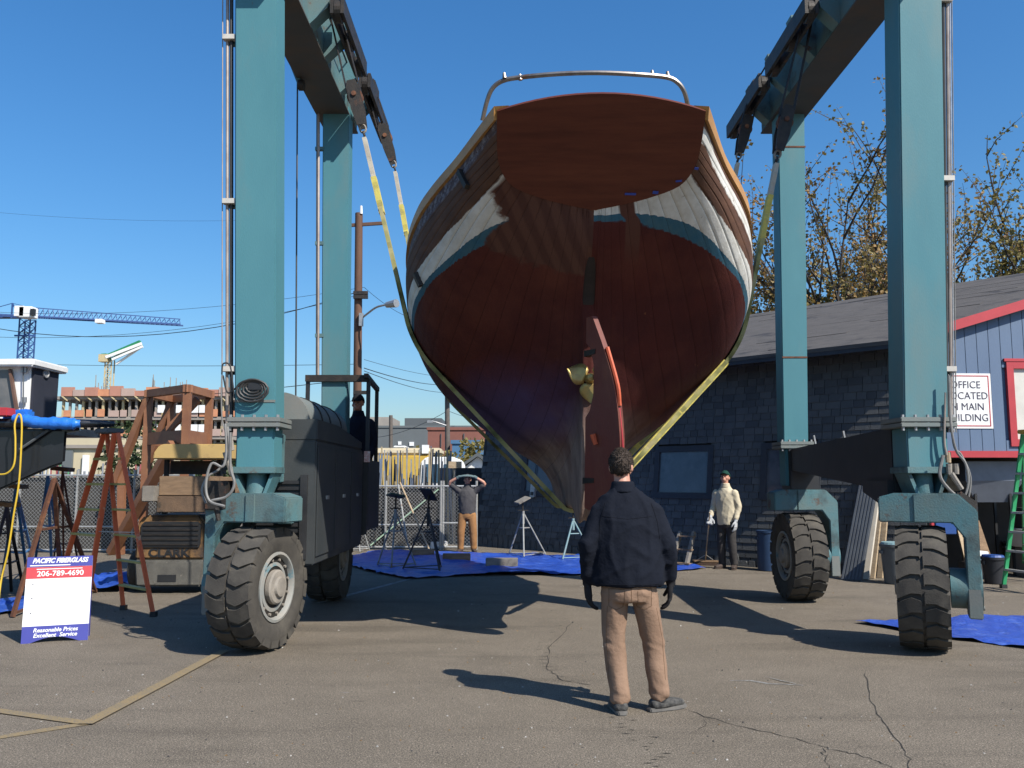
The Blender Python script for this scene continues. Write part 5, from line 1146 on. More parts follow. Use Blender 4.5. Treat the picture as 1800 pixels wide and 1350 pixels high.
# long cream and yellow machine body, van
bm_ = empty('yellow_machine', (gx(715, 46), 46, 0), 'long machine with cream top and yellow flank parked behind the fence', 'machine')
MB().box(gx(640, 46), gx(760, 46), 46, 48.5, 1.0, P(0, 800, 46).z).build('flank', mat('machine_yellow', (.55, .36, .05), (.45, .30, .06), 1.5, .55), bm_, bevel=.1); MB().box(gx(640, 46), gx(775, 46), 46.2, 48.3, P(0, 799, 46).z, P(0, 787, 46).z).build('deck_house', mat('machine_cream', (.6, .52, .36), (.52, .45, .32), 2, .6), bm_, bevel=.1)
MB().box(gx(690, 46), gx(712, 46), 46.3, 48, P(0, 787, 46).z, P(0, 783, 46).z).build('hatch', WHITE, bm_, bevel=.05); MB().box(gx(742, 46), gx(754, 46), 46, 46.2, P(0, 797, 46).z, P(0, 782, 46).z).build('guard', WHITE, bm_)
for px in (650, 700, 750): MB().cyl((gx(px, 46), 45.8, .5), (gx(px, 46), 46.2, .5), .5, n=16).build('wheel', RUBBER, bm_)
van = empty('parked_van', (gx(773, 36), 36, 0), 'white van with blue-tinted windows parked behind the fence', 'van')
xa, xb = gx(735, 36), gx(812, 36); zt = P(0, 803, 36).z; xm = (xa + xb) / 2
MB().prism([(xa, 36, .35), (xb, 36, .35), (xb, 36, 1.5), (xb - .12, 36, zt - .2), (xb - .3, 36, zt), (xa + .35, 36, zt), (xa + .12, 36, zt - .22), (xa, 36, 1.5)], (0, 4.6, 0)).build('body', WHITE, van, bevel=.05)
for a, b in ((xa + .2, xm - .02), (xm + .12, xb - .2)): MB().hexa([(a, 35.97, 1.55), (b, 35.97, 1.55), (b, 36.02, 1.55), (a, 36.02, 1.55), (a + .06, 35.97, zt - .3), (b - .04, 35.97, zt - .3), (b - .04, 36.02, zt - .3), (a + .06, 36.02, zt - .3)]).build('window', mat('van_glass', (.05, .11, .17), (.04, .09, .14), 2, .15), van)
for x in (xa + .15, xb - .15): 
    for y in (36.8, 39.6): MB().cyl((x - .1, y, .34), (x + .1, y, .34), .34, n=16).build('wheel', RUBBER, van)
for x in (xa + .1, xb - .2): MB().box(x, x + .12, 35.95, 36, 1.0, 1.3).build('tail_light', RED, van)
# shrubs and small trees
shrub('ivy_bush', (gx(238, 27), 27, 0), 1.0, .8, 3.4, 2600, .16, 2, LEAF_DARK, 'tall dark ivy bush behind the brown steel frame')
shrub('ivy_bush', (gx(385, 60), 60, 0), 3, 2, 4.2, 2400, .32, 3, LEAF_DARK, 'dark bush seen past the near left lift leg')
shrub('ivy_bush', (gx(300, 70), 70, 0), 5, 2, 4.0, 2400, .35, 5, LEAF_DARK, 'low hedge in front of the unfinished building')
shrub('garden_bush', (gx(838, 52), 52, 0), 1.2, 1, 4.0, 1500, .28, 4, LEAF_GREEN, 'green bush above the small white shed')
shrub('garden_bush', (gx(766, 54), 54, 0), 1.5, 1, 3.6, 1400, .28, 6, LEAF_GREEN, 'bush above the white van roof')
shrub('garden_bush', (gx(800, 50), 50, 0), 1.1, 1, 3.2, 1000, .26, 7, LEAF_GREEN, 'small bush between van and white shed')
# ---------------------------------------------------------------- chain-link fences
GALV = mat('fence_galvanised', (0.45, 0.45, 0.43), (0.34, 0.34, 0.33), 6, .45, metal=.5)
def chain_fence(x0, x1, Y, H, label, posts, pitch=.085, screen=True, mid=.58):
    root = empty('chain_link_fence', ((x0 + x1) / 2, Y, 0), label, 'fence', 'chain-link fences'); m = MB(); w = x1 - x0
    k = -int(H / pitch) - 1
    while k * pitch < w:
        for s in (1, -1):
            xa = x0 + k * pitch; za, zb = 0.04, H
            a = Vector((xa, Y, za)); b = Vector((xa + (zb - za), Y, zb))
            if s < 0: a, b = Vector((xa, Y + .004, zb)), Vector((xa + (zb - za), Y + .004, za))
            if a.x < x0: t = (x0 - a.x) / (b.x - a.x); a = a.lerp(b, t)
            if b.x > x1: t = (x1 - a.x) / (b.x - a.x); b = a.lerp(b, t)
            if (b - a).length > .05: m.bar(a, b, .0055, .0055)
        k += 1
    o = m.build('chain_link_mesh', GALV, root); o['kind'] = 'stuff'
    for x in posts: MB().cyl((x, Y + .03, 0), (x, Y + .03, H + .12), .032, n=10).build('post', GALV, root, smooth=True)
    for z in (H - .01, mid, .06): MB().cyl((x0, Y + .02, z), (x1, Y + .02, z), .024, n=8).build('rail', GALV, root, smooth=True)
    if screen: MB().box(x0, x1, Y + .09, Y + .10, .08, H - .05).build('privacy_screen', mat('dark_mesh_screen', (.035, .033, .032), (.05, .046, .042), 2, .9), root)
    return root
YFc = 20.9
f1 = chain_fence(gx(560, YFc), gx(776, YFc), YFc, 1.50, 'chain-link gate with dark screen and white rails in front of the stored poles', [gx(p, YFc) for p in (600, 680, 776)])
MB().bar((gx(655, YFc), YFc - .03, .1), (gx(772, YFc), YFc - .03, 1.42), .03, .03).build('brace', mat('pale_green_paint', (.35, .5, .36), (.3, .4, .3), 5, .6), f1)
chain_fence(gx(778, YFc), gx(838, YFc), YFc, 1.50, 'short open chain-link panel between gate post and shingled wall', [gx(780, YFc), gx(838, YFc)], screen=False, mid=.62)
chain_fence(gx(-120, 20), gx(340, 20), 20, 1.75, 'chain-link fence behind the ladder and rusty stands', [gx(p, 20) for p in (-60, 40, 140, 240, 340)])
r = rnd(90)
def pole_rack(name, pxa, pxb, Y, zlo, zhi, n, label, mats):
    m = MB()
    for i in range(n):
        px = pxa + (pxb - pxa) * (i + r.uniform(-.3, .3)) / n; x = gx(px, Y); y = Y + r.uniform(-.4, .4); m.cur = r.randrange(len(mats)); h = r.uniform(zlo, zhi); m.bar((x, y, 0), (x + r.uniform(-.12, .12), y + r.uniform(-.1, .1), h), r.uniform(.02, .05), .03)
    o = m.build(name, mats, None, origin=(gx((pxa + pxb) / 2, Y), Y, 0)); o['kind'] = 'stuff'; o['label'] = label; return o
POLES = [mat('rod_grey', (.3, .31, .32), (.22, .23, .24), 5, .5), mat('rod_dark', (.04, .045, .06), (.03, .03, .04), 5, .6), mat('rod_tan', (.40, .33, .2), (.3, .24, .15), 5, .7), mat('rod_bluegrey', (.16, .2, .27), (.12, .15, .2), 5, .5)]
pole_rack('stored_poles', 615, 800, 23.5, 1.5, 2.55, 120, 'dense rank of upright grey poles stored behind the gate', POLES)
pole_rack('stored_poles', -60, 330, 22.5, 1.3, 2.1, 150, 'dense rank of coloured rods stored behind the left fence', POLES + [mat('rod_green', (.1, .35, .15), (.1, .3, .15), 5, .6), mat('rod_white', (.7, .7, .66), (.6, .6, .57), 5, .6), mat('rod_red', (.4, .1, .1), (.3, .08, .08), 5, .6)])
dk = MB().box(gx(770, 26), gx(900, 26), 26, 26.1, 0, 2.0).build('dark_board_fence', BLACK, None, origin=(gx(830, 26), 26, 0)); tag(dk, 'black board fence between the white van and the shingled wall', 'fence')
sgn = empty('fence_sign', (gx(798, 22.5), 22.5, 0), 'small tan board sign on a post beside the white van', 'sign'); MB().cbox(P(800, 817, 22.5), (.34, .03, .17)).build('board', WOODL, sgn); MB().bar((gx(800, 22.5), 22.55, 0), (gx(800, 22.5), 22.55, 1.98), .05, .05).build('post', WOODG, sgn)
# ---------------------------------------------------------------- jack stands
def jack_stand(base, H, m, padm, label, rot=0.0, spread=0.42, tilt=(0.25, 0.1), lean=(0, 0), legs=3, rl=0.017, group='jack stands'):
    base = Vector(base); root = empty('jack_stand', base, label, 'jack stand', group); top = base + Vector((lean[0], lean[1], H)); neck = base + Vector((lean[0] * .8, lean[1] * .8, H * 0.70))
    feet = []
    for k in range(legs):
        a = rot + 2 * math.pi * k / legs; f = base + Vector((spread * math.cos(a), spread * math.sin(a), 0.012)); feet.append(f)
        MB().tube([f, neck + Vector((.02 * math.cos(a), .02 * math.sin(a), H * .06))], rl, 8).build('leg', m, root, smooth=True)
    for k in range(legs): MB().tube([feet[k].lerp(neck, .02) + Vector((0, 0, .01)), feet[(k + 1) % legs].lerp(neck, .02) + Vector((0, 0, .01))], rl * .6, 6).build('tie_rod', m, root)
    for k in range(legs): MB().tube([feet[k].lerp(neck, .72), feet[(k + 1) % legs].lerp(neck, .72)], rl * .7, 6).build('collar_brace', m, root)
    MB().cyl(neck - Vector((0, 0, H * .12)), neck + Vector((0, 0, H * .12)), .03, n=10).build('sleeve', m, root, smooth=True)
    MB().cyl(neck, top, .018, n=8).build('screw', GREASE, root)
    MB().bar(neck + Vector((-.11, 0, H * .13)), neck + Vector((.11, 0, H * .13)), .02, .02).build('nut_handle', GREASE, root)
    MB().cbox(top + Vector((0, 0, .02)), (.30, .26, .035), rz=rot, rx=tilt[0], ry=tilt[1]).build('pad', padm, root, bevel=.006)
    return root
GREYP = mat('grey_stand_paint', (.30, .31, .30), (.2, .2, .19), 6, .6, c3=(.16, .08, .04), s3=8, t3=.62, w3=.1); GREENP = mat('dark_green_pad', (.03, .07, .055), (.025, .05, .04), 6, .7); TEALP = mat('teal_stand_paint', (.16, .30, .33), (.2, .26, .26), 6, .6); DKP = mat('dark_paint_and_shade', (.03, .033, .04), (.045, .04, .038), 6, .6); BLUEP = mat('blue_stand_paint', (.05, .2, .42), (.04, .15, .34), 6, .5, c3=(.2, .28, .36), s3=9, t3=.62, w3=.1)
p = G(694, 998); jack_stand((p.x, p.y, .02), 1.30, GREYP, GREENP, 'grey jack stand with dark green pad, leftmost of those on the big tarp', .5, .42, (-.15, .2))
p = G(752, 1003); jack_stand((p.x, p.y, .02), 1.33, DKP, DKP, 'jack stand with steeply tilted pad, coloured dark for the boat shadow around it', 1.1, .45, (.1, .75))  # dark colour carries the boat's shadow on this stand
p = G(925, 978); jack_stand((p.x, p.y, .02), 1.16, GREYP, WOODG, 'pale jack stand on the tarp in front of the shingled wall', .4, .46, (.1, -.45), lean=(-.08, 0))
p = G(1008, 983); jack_stand((p.x, p.y, .02), 1.0, TEALP, GREYP, 'pale green jack stand under the keel, left of the man in navy', 2.0, .42, (0, .1))
p = G(612, 975); jack_stand((p.x, p.y + 1, 0), 1.2, GREYP, GREYP, 'grey jack stand standing against the gate, half hidden by the lift', .9, .4)
# left side stands
def stand_px(apex, feet, Y, m, label, name='boat_stand', padm=None, ry=.5, r=.022, bars=((.35,), (.7,)), cat='boat stand'):
    top = P(*apex, Y); root = empty(name, (top.x, Y, 0), label, cat, 'stands by the black boat'); fs = [G(*f) for f in feet]
    for f in fs: MB().bar(f + Vector((0, 0, .01)), top, r * 2, r * 1.6).build('leg', m, root)
    for t in (b[0] for b in bars):
        for a, b in zip(fs, fs[1:]): MB().bar(a.lerp(top, t), b.lerp(top, t), r * 1.2, r * 1.2).build('brace', m, root)
    if padm: MB().cbox(top + Vector((0, 0, .03)), (.26, .22, .06), ry=.1).build('pad', padm, root)
    return root
stand_px((95, 842), [(22, 1086), (108, 1052), (168, 1042)], 11.0, RUST, 'tall rusty A-shaped boat stand beside the sandwich board', bars=((.62,), (.03,)), r=.024)
stand_px((110, 828), [(92, 1010), (112, 1022), (140, 1008)], 13.2, RUST, 'slim rusty stand with square pad in front of the chain-link fence', padm=RUST, r=.014)
stand_px((84, 838), [(58, 1012), (92, 1022), (112, 1006)], 12.8, BLUEP, 'bright blue braced stand under the black boat, nearest the rusty stand', r=.02, bars=((.3,), (.55,), (.8,)))
stand_px((28, 858), [(4, 1012), (48, 1016), (62, 1002)], 13.0, BLUEP, 'bright blue braced stand at the left edge under the black boat', r=.02, bars=((.3,), (.55,), (.8,)), padm=WOOD)
stand_px((12, 890), [(-30, 1045), (20, 1040), (40, 1030)], 12.0, BLACK, 'black stand with wooden pad at the left edge by the yellow cord', r=.02, padm=WOOD)
# poles leaning on the gate
for (a, b, Y0, m_, lb) in (((703, 848), (742, 938), 20.4, WOODL, 'long tan pole leaning against the gate'), ((700, 852), (715, 950), 20.3, GREYP, 'thin grey pole leaning on the gate beside the tan pole')):
    p, q = P(*a, Y0), P(*b, Y0 - .35); 
    if q.z > .3: q = q + (q - p) * ((q.z - .02) / max(.1, (p.z - q.z)))
    o = MB().tube([p, q], .022, 8).build('leaning_pole', m_, None, origin=(q.x, q.y, 0)); tag(o, lb, 'pole')
# timber blocks on and by the tarp
def timber(pxc, pyb, w, d, h, m, label, rz=0.0, z=0.02, name='timber_block', group='timber blocks'):
    c = G(pxc, pyb); o = MB().cbox((0, 0, h / 2), (w, d, h)).build(name, m, None, bevel=.008); o.location = (c.x, c.y + d / 2, z); o.rotation_euler = (0, 0, rz); o['_w'] = list(o.location); tag(o, label, 'timber block', group); return o
timber(802, 988, .56, .2, .14, WOOD, 'weathered timber block on the tarp below the man in grey', .05)
timber(882, 998, .60, .2, .15, WOODG, 'grey paint-speckled timber block at the middle of the tarp', -.04)
timber(742, 978, .5, .3, .12, WOOD, 'brown timber block at the back edge of the tarp', .1)
timber(770, 966, .4, .3, .16, WHITE, 'white block beside the gate foot', .2)
timber(700, 962, .8, .3, .08, WOODG, 'flat grey plank at the foot of the gate', .1)
# ---------------------------------------------------------------- sandwich board
SGN = empty('sandwich_board', (gx(110, 9.15), 9.15, 0), 'white and blue plastic sandwich board advertising fibreglass with a phone number', 'sign')
SW, SHh = .63, .885; yb = 9.0; xc = gx(110, 9.05); tiltA = R(9)
def sb(u, v, o=0.0, back=False):   # u across, v up the panel, o outwards
    s = 1 if not back else -1; return Vector((xc + u, yb + s * 0 + (v * math.sin(tiltA) if not back else .30 - v * math.sin(tiltA)) - (o if not back else -o) * math.cos(tiltA), v * math.cos(tiltA) + o * math.sin(tiltA)))
SIGNBLUE = mat('sign_blue', (.045, .05, .26), (.05, .055, .28), 4, .45); SIGNRED = mat('sign_red', (.5, .05, .06), (.46, .045, .055), 4, .45); SIGNW = mat('sign_white', (.8, .8, .78), (.76, .76, .74), 3, .4)
def panel(back):
    pts = [(-SW / 2, 0), (-SW / 2, SHh), (SW / 2, SHh), (SW / 2, 0), (SW / 2 - .085, 0)] + [(SW / 2 - .085 - (SW - .17) * k / 8, .055 * math.sin(math.pi * k / 8)) for k in range(1, 8)] + [(-SW / 2 + .085, 0)]
    q = [sb(u, v, 0, back) for u, v in pts]; return MB().prism(q, sb(0, .5, -.02, back) - sb(0, .5, 0, back)).build('panel', SIGNW if not back else SIGNBLUE, SGN)
panel(False); panel(True)
def sband(v0, v1, m, u0=-SW / 2, u1=SW / 2, o=.002): return MB().add([sb(u0, v0, o), sb(u1, v0, o), sb(u1, v1, o), sb(u0, v1, o)], [(0, 1, 2, 3)]).build('print', m, SGN)
sband(SHh - .105, SHh, SIGNBLUE); sband(SHh - .225, SHh - .107, SIGNRED)
lowp = [(-SW / 2, 0), (-SW / 2, .17), (SW / 2, .17), (SW / 2, 0), (SW / 2 - .085, 0)] + [(SW / 2 - .085 - (SW - .17) * k / 8, .055 * math.sin(math.pi * k / 8)) for k in range(1, 8)] + [(-SW / 2 + .085, 0)]
MB().add([sb(u, v, .002) for u, v in lowp], [tuple(range(len(lowp)))]).build('print', SIGNBLUE, SGN)
def sbm(u, v, o=.004): return Matrix.Translation(sb(u, v, o)) @ Matrix.Rotation(math.pi / 2 - tiltA, 4, 'X')
text_mesh('lettering', 'PACIFIC FIBERGLASS', .068, sbm(0, SHh - .042), SIGNW, SGN, shear=.3, bold=.0025, sx=.86)
text_mesh('lettering', '206-789-4690', .078, sbm(.01, SHh - .178), SIGNW, SGN, bold=.0012, sx=1.02)
text_mesh('lettering', 'Reasonable Prices', .058, sbm(0, .125), SIGNW, SGN, shear=.2, bold=.001)
text_mesh('lettering', 'Excellent  Service', .058, sbm(0, .072), SIGNW, SGN, shear=.2, bold=.001)
sband(SHh - .094, SHh - .084, SIGNW, -SW / 2 + .03, .10, .004); sband(SHh - .132, SHh - .124, SIGNW, -.22, .22, .004)
PALET = mat('faded_print', (.55, .54, .56), (.66, .65, .66), 30, .5)
for k, v in enumerate((.60, .45, .30)):
    sband(v, v + .012, LETTER, -.25, -.238, .004)
    r = rnd(k)
    for ln in range(2 if k else 1):
        u = -.18
        while u < .2: w = r.uniform(.02, .06); sband(v - ln * .03, v - ln * .03 + .007, PALET, u, u + w, .004); u += w + .015
SGN.rotation_euler = (0, 0, R(22)); SGN.scale = (.96, .96, .96)
# ---------------------------------------------------------------- stepladders
def ladder(name, label, top, f1, f2, r1, r2, railm, stepm, capm, nst, steps_both=True, w_top=.28, rail=.06):
    """top: centre of the cap; f1/f2 feet of one face, r1/r2 feet of the other"""
    top = Vector(top); root = empty(name, ((f1.x + r2.x) / 2, (f1.y + r2.y) / 2, 0), label, 'ladder'); ax = (f2 - f1).normalized(); tA, tB = top - ax * w_top / 2, top + ax * w_top / 2
    for a, b in ((f1, tA), (f2, tB)): MB().bar(a, b, rail, .03, up=ax).build('side_rail', railm, root); MB().cbox(a + Vector((0, 0, .03)), (.08, .08, .06)).build('foot', BLACK, root)
    o = (r1 - f1).normalized() * .05
    for a, b in ((r1, tA + o), (r2, tB + o)): MB().bar(a, b, rail * .8, .028, up=ax).build('rear_rail', railm, root); MB().cbox(a + Vector((0, 0, .03)), (.07, .07, .06)).build('foot', BLACK, root)
    for k in range(1, nst + 1):
        t = k / (nst + 1); MB().bar(f1.lerp(tA, t), f2.lerp(tB, t), .085, .03).build('step', stepm, root)
        if steps_both: MB().bar(r1.lerp(tA + o, t), r2.lerp(tB + o, t), .07, .025).build('step' if steps_both else 'brace', stepm, root)
    MB().cbox(top + Vector((0, 0, .03)), (.34, .22, .06), rz=math.atan2(ax.y, ax.x)).build('top_cap', capm, root, bevel=.01)
    for k in (.45,): MB().bar(f2.lerp(tB, k), r2.lerp(tB + o, k), .02, .008).build('spreader', STEEL, root)
    return root
ORL = mat('orange_fibreglass', (.72, .15, .055), (.6, .12, .05), 3, .5, c3=(.6, .45, .3), s3=6, t3=.66, w3=.1); YST = mat('yellow_step', (.36, .33, .10), (.28, .26, .09), 5, .5); GRL = mat('green_fibreglass', (.03, .33, .13), (.03, .28, .11), 3, .5)
T_ = P(192, 762, 10.9); ladder('step_ladder', 'orange fibreglass stepladder with yellow steps beside the forklift', T_, G(92, 1064), G(150, 1076), G(217, 1072), G(270, 1084), ORL, YST, GREYD, 6)
T_ = P(1815, 762, 12.6); ladder('step_ladder', 'tall green fibreglass stepladder at the right edge below the blue gable', T_, G(1764, 1034), G(1838, 1046), G(1800, 1012), G(1880, 1020), GRL, STEEL, mat('ladder_cap', (.6, .36, .04), (.5, .3, .04), 3, .5), 7, w_top=.36)
# ---------------------------------------------------------------- forklift with timbers
FK = empty('forklift', (gx(305, 13), 13.6, 0), 'old yellow forklift seen from behind with CLARK on its counterweight', 'forklift')
FKY = mat('forklift_yellow', (.24, .13, .045), (.16, .09, .038), 3, .7, c3=(.06, .04, .028), s3=4, t3=.52, w3=.15, bump=.15); FKG = mat('forklift_grey', (.12, .115, .10), (.075, .072, .065), 6, .8, c3=(.22, .2, .17), s3=14, t3=.66, w3=.05, bump=.25)
xa, xb, yf = gx(243, 12.8), gx(368, 12.8), 12.8
MB().prism([(xa + .06, yf, .10), (xb - .04, yf, .10), (xb, yf, .48), (xa + .02, yf, .48)], (0, .6, 0)).build('counterweight', FKG, FK, bevel=.03)
MB().prism([(xa + .02, yf + .02, .485), (xb, yf + .02, .485), (xb - .01, yf + .02, 1.0), (xb - .1, yf + .02, 1.12), (xa + .14, yf + .02, 1.12), (xa + .04, yf + .02, 1.0)], (0, 1.5, 0)).build('body', FKY, FK, bevel=.03)
gr = MB().prism([(xa + .14, yf - .004, .66), (xb - .09, yf - .004, .66), (xb - .07, yf - .004, .72), (xb - .07, yf - .004, .98), (xb - .12, yf - .004, 1.03), (xa + .16, yf - .004, 1.03), (xa + .11, yf - .004, .98), (xa + .11, yf - .004, .72)], (0, .03, 0)).build('grille', BLACK, FK)
for k in range(5): MB().bar((xa + .14, yf - .012, .70 + .07 * k), (xb - .1, yf - .012, .70 + .07 * k), .01, .02).build('grille_slat', GREASE, gr)
MB().box(xa + .38, xb - .4, yf - .006, yf + .02, .17, .27).build('tow_hole', BLACK, FK); MB().box(xa + .36, xb - .38, yf - .03, yf, .13, .16).build('tow_bar', FKG, FK)
text_mesh('lettering', 'CLARK', .17, Matrix.Translation((xa + .52, yf + .014, .575)) @ Matrix.Rotation(math.pi / 2, 4, 'X'), BLACK, FK, bold=.006, sx=1.12)
for x in (xa - .08, xb + .02):
    for y in (13.3, 15.0): MB().lathe([(.0, -.1), (.18, -.1), (.27, -.09), (.3, -.05), (.3, .05), (.27, .09), (.18, .1), (0, .1)], (x, y, .3), (1, 0, 0), 24).build('wheel', RUBBER, FK, smooth=True)
MB().box(xa + .1, xb - .1, 14.3, 15.6, .35, .8).build('chassis', FKY, FK)
for x in (xa + .2, xb - .25): MB().box(x, x + .1, 15.6, 15.75, .1, 2.3).build('mast_rail', GREASE, FK)
vs = []; fs = []
for i in range(9):
    a = math.pi * .5 * i / 8; vs += [(gx(272, 12.9) + .18 * (1 - math.sin(a)), 12.9, 1.93 + .22 * (1 - (1 - math.sin(a)) ** 2)), (gx(272, 12.9) + .18 * (1 - math.sin(a)), 13.9, 1.93 + .22 * (1 - (1 - math.sin(a)) ** 2))]
hood = MB(); x0h, x1h = gx(270, 12.9), gx(402, 12.9); hood.prism([(x0h, 12.9, 1.94), (x0h + .02, 12.9, 2.04), (x0h + .09, 12.9, 2.14), (x0h + .16, 12.9, 2.16), (x1h, 12.9, 2.16), (x1h, 12.9, 1.94)], (0, .9, 0)); hood.build('overhead_guard', mat('guard_yellow', (.52, .36, .13), (.44, .30, .12), 2, .6, c3=(.3, .2, .09), s3=5, t3=.66, w3=.1), FK, bevel=.015)
for x in (x0h + .06, x1h - .25): MB().bar((x, 13.3, 1.1), (x, 13.3, 1.95), .06, .06).build('guard_post', BLACK, FK)
MB().box(gx(300, 13.2), gx(385, 13.2), 13.25, 13.6, 1.72, 1.92).build('seat_frame', GREASE, FK)
def fk_timber(pxa, pxb, pya, pyb, Y, d, m, lb):
    a, b = P(pxa, pyb, Y), P(pxb, pya, Y); o = MB().box(a.x, b.x, Y, Y + d, a.z, b.z).build('timber_baulk', m, None, bevel=.012, origin=((a.x + b.x) / 2, Y, a.z)); tag(o, lb, 'timber', 'timbers on the forklift')
fk_timber(274, 392, 872, 901, 12.72, .4, mat('dark_timber', (.16, .10, .06), (.09, .06, .04), 5, .85, bump=.4, c3=(.05, .04, .03), s3=6, t3=.6, w3=.1), 'long squared timber lying lowest across the forklift')
fk_timber(278, 380, 837, 871.4, 12.75, .35, WOOD, 'upper pale timber lying on the forklift stack')
fk_timber(248, 272, 854, 882, 12.6, .3, WOODG, 'short grey timber end left of the forklift stack')
fk_timber(384, 412, 838, 870, 12.9, .3, WOOD, 'timber end at the right of the forklift stack by the lift leg')
# brown steel platform frame behind the forklift
BRN = mat('brown_steel', (.24, .105, .05), (.19, .08, .04), 3, .65, c3=(.28, .13, .06), s3=4, t3=.6, w3=.2, bump=.1)
fr = empty('platform_frame', (gx(315, 14.3), 14.3, 0), 'brown painted steel platform frame with slanting braces behind the forklift', 'steel frame')
Yb = 18.2; zt = P(325, 683, Yb).z; A, B, C = Vector((gx(259, Yb + 1.1), Yb + 1.1, 0)), Vector((gx(327, Yb), Yb, 0)), Vector((gx(366, Yb + 1.3), Yb + 1.3, 0)); Dd = A + C - B; up = Vector((0, 0, zt)); fr.location = (gx(315, Yb), Yb, 0); fr['_w'] = list(fr.location)
for q in (A, B, C, Dd): MB().bar(q, q + up, .15, .12).build('post', BRN, fr)
zm = Vector((0, 0, P(0, 769, Yb + .5).z))
for a, b in ((A, B), (B, C), (C, Dd), (Dd, A)):
    e = (b - a).normalized() * .08; MB().bar(a + up - e, b + up + e, .15, .16).build('top_rail', BRN, fr)
    MB().bar(a + zm, b + zm, .05, .27).build('side_plate', BRN, fr)
for a in (A, Dd): MB().bar(a + up * .98, a + Vector((-.75, .2, zm.z * .62)), .15, .14).build('diagonal_brace', BRN, fr)
MB().bar(B + Vector((-.1, .9, up.z * .96)), B + Vector((-.9, .9, zm.z)), .15, .14).build('diagonal_brace', BRN, fr)
for a in (A, Dd): MB().bar(a + Vector((-.62, .2, zm.z * .9)), a + Vector((-.55, .2, 0)), .15, .12).build('outer_post', BRN, fr)
MB().bar(B + Vector((-.3, .15, zm.z * .95)), A + Vector((-.7, .1, .05)), .22, .14).build('diagonal_brace', BRN, fr)
# ---------------------------------------------------------------- black boat on the left
bb = empty('black_boat', (gx(-20, 11.5), 11.5, 0), 'black-hulled boat with white deckhouse on stands at the left edge', 'boat')
BLKH = mat('black_gelcoat', (.012, .013, .016), (.016, .018, .022), 2, .22, spec=.6)
def bpoly(pix, Y): return [P(x, y, Y) for x, y in pix]
near = [(-320, 752), (118, 754), (114, 815), (92, 822), (0, 862), (-140, 905), (-320, 940)]; far = [(-320, 752), (112, 754), (106, 800), (86, 806), (0, 835), (-140, 860), (-320, 880)]
n_ = len(near); v1 = bpoly(near, 10.9); v2 = [P(x, y, 13.2) for x, y in far]; 
MB().add(v1 + v2, [tuple(range(n_)), tuple(range(2 * n_ - 1, n_ - 1, -1))] + [(i, (i + 1) % n_, n_ + (i + 1) % n_, n_ + i) for i in range(n_)]).build('hull', BLKH, bb, bevel=.03)
MB().tube([P(-320, 743, 10.85), P(118, 744, 10.85), P(170, 745, 10.95), P(200, 746, 11.1)], [.06, .06, .05, .035], 10).build('rub_rail', BLKH, bb, smooth=True)
MB().bar(P(110, 758, 10.95), P(140, 752, 11.0), .06, .07).build('swim_step', BLKH, bb, )
MB().tube([P(35, 790, 10.86), P(85, 756, 10.86)], .018, 6).build('stay', GREYD, bb)
MB().box(gx(-320, 11.2), gx(60, 11.2), 11.1, 13, P(0, 756, 11).z, P(0, 742, 11).z).build('deck', WOODG, bb)
hb = [(-200, 640), (54, 638), (48, 740), (-200, 740)]
cab = MB().prism(bpoly(hb, 11.3), (0, .62, 0)).build('deckhouse', WHITE, bb, bevel=.02)
MB().prism(bpoly([(-210, 632), (60, 630), (58, 643), (-210, 644)], 11.15), (0, .9, 0)).build('roof', WHITE, cab, bevel=.02)
MB().prism([P(55, 645, 11.34), P(98, 648, 11.93), P(92, 735, 11.93), P(50, 735, 11.34)], (.05, 0, 0)).build('door', mat('navy_canvas', (.014, .017, .028), (.02, .022, .034), 5, .8), cab)
MB().lathe([(.0, .01), (.045, .01), (.05, .02), (.06, .02), (.065, .0)], P(77, 657, 11.62) + Vector((.04, -.03, 0)), (1, -.1, 0), 16).build('porthole', STEEL, cab)
MB().prism(bpoly([(-60, 652), (18, 650), (29, 722), (-60, 724)], 11.27), (0, .03, 0)).build('window', mat('smoked_glass', (.09, .095, .1), (.15, .145, .14), 4, .12), cab)
MB().bar(P(18, 649, 11.25), P(30, 724, 11.25), .05, .03).build('window_post', mat('brown_post', (.14, .075, .05), (.1, .055, .04), 5, .6), cab)
for y in (650, 703): MB().cbox(P(42, y, 11.26), (.07, .02, .07)).build('hinge', STEEL, cab)
MB().tube([P(41, 640, 11.25), P(41, 735, 11.25)], .008, 6).build('door_gap', GREYD, cab)
tp_ = empty('tarp_wrap', (gx(85, 10.8), 10.8, 1.9), 'bright blue tarp wrapped over the rail of the black boat', 'tarp'); TB = mat('bright_blue_tarp', (.02, .17, .62), (.018, .13, .5), 4, .4, bump=.5, bscale=14)
pts = [P(24, 735, 10.8), P(40, 737, 10.8), P(60, 742, 10.8), P(80, 744, 10.8), P(100, 744, 10.8), P(125, 745, 10.82), P(141, 745, 10.85)]; MB().tube(crom(pts, 4), [.05 + .03 * abs(noise.noise(Vector((i * .7, 3, 1)))) + (.02 if 4 < i < 22 else 0) for i in range(25)], 10).build('rail_wrap', TB, tp_, smooth=True)
MB().prism(bpoly([(5, 722), (48, 718), (46, 744), (20, 748), (0, 745)], 10.95), (0, .2, 0)).build('corner_fold', TB, tp_, bevel=.03)
bx_ = MB().prism(bpoly([(-20, 716), (12, 716), (12, 731), (-20, 731)], 10.7), (0, .2, 0)).build('red_cooler', [RED], None, bevel=.01, origin=P(0, 731, 10.7)); tag(bx_, 'small red box on the rail of the black boat at the left edge', 'box')
YCORD = mat('yellow_cord', (.62, .42, .03), (.55, .36, .03), 5, .5)
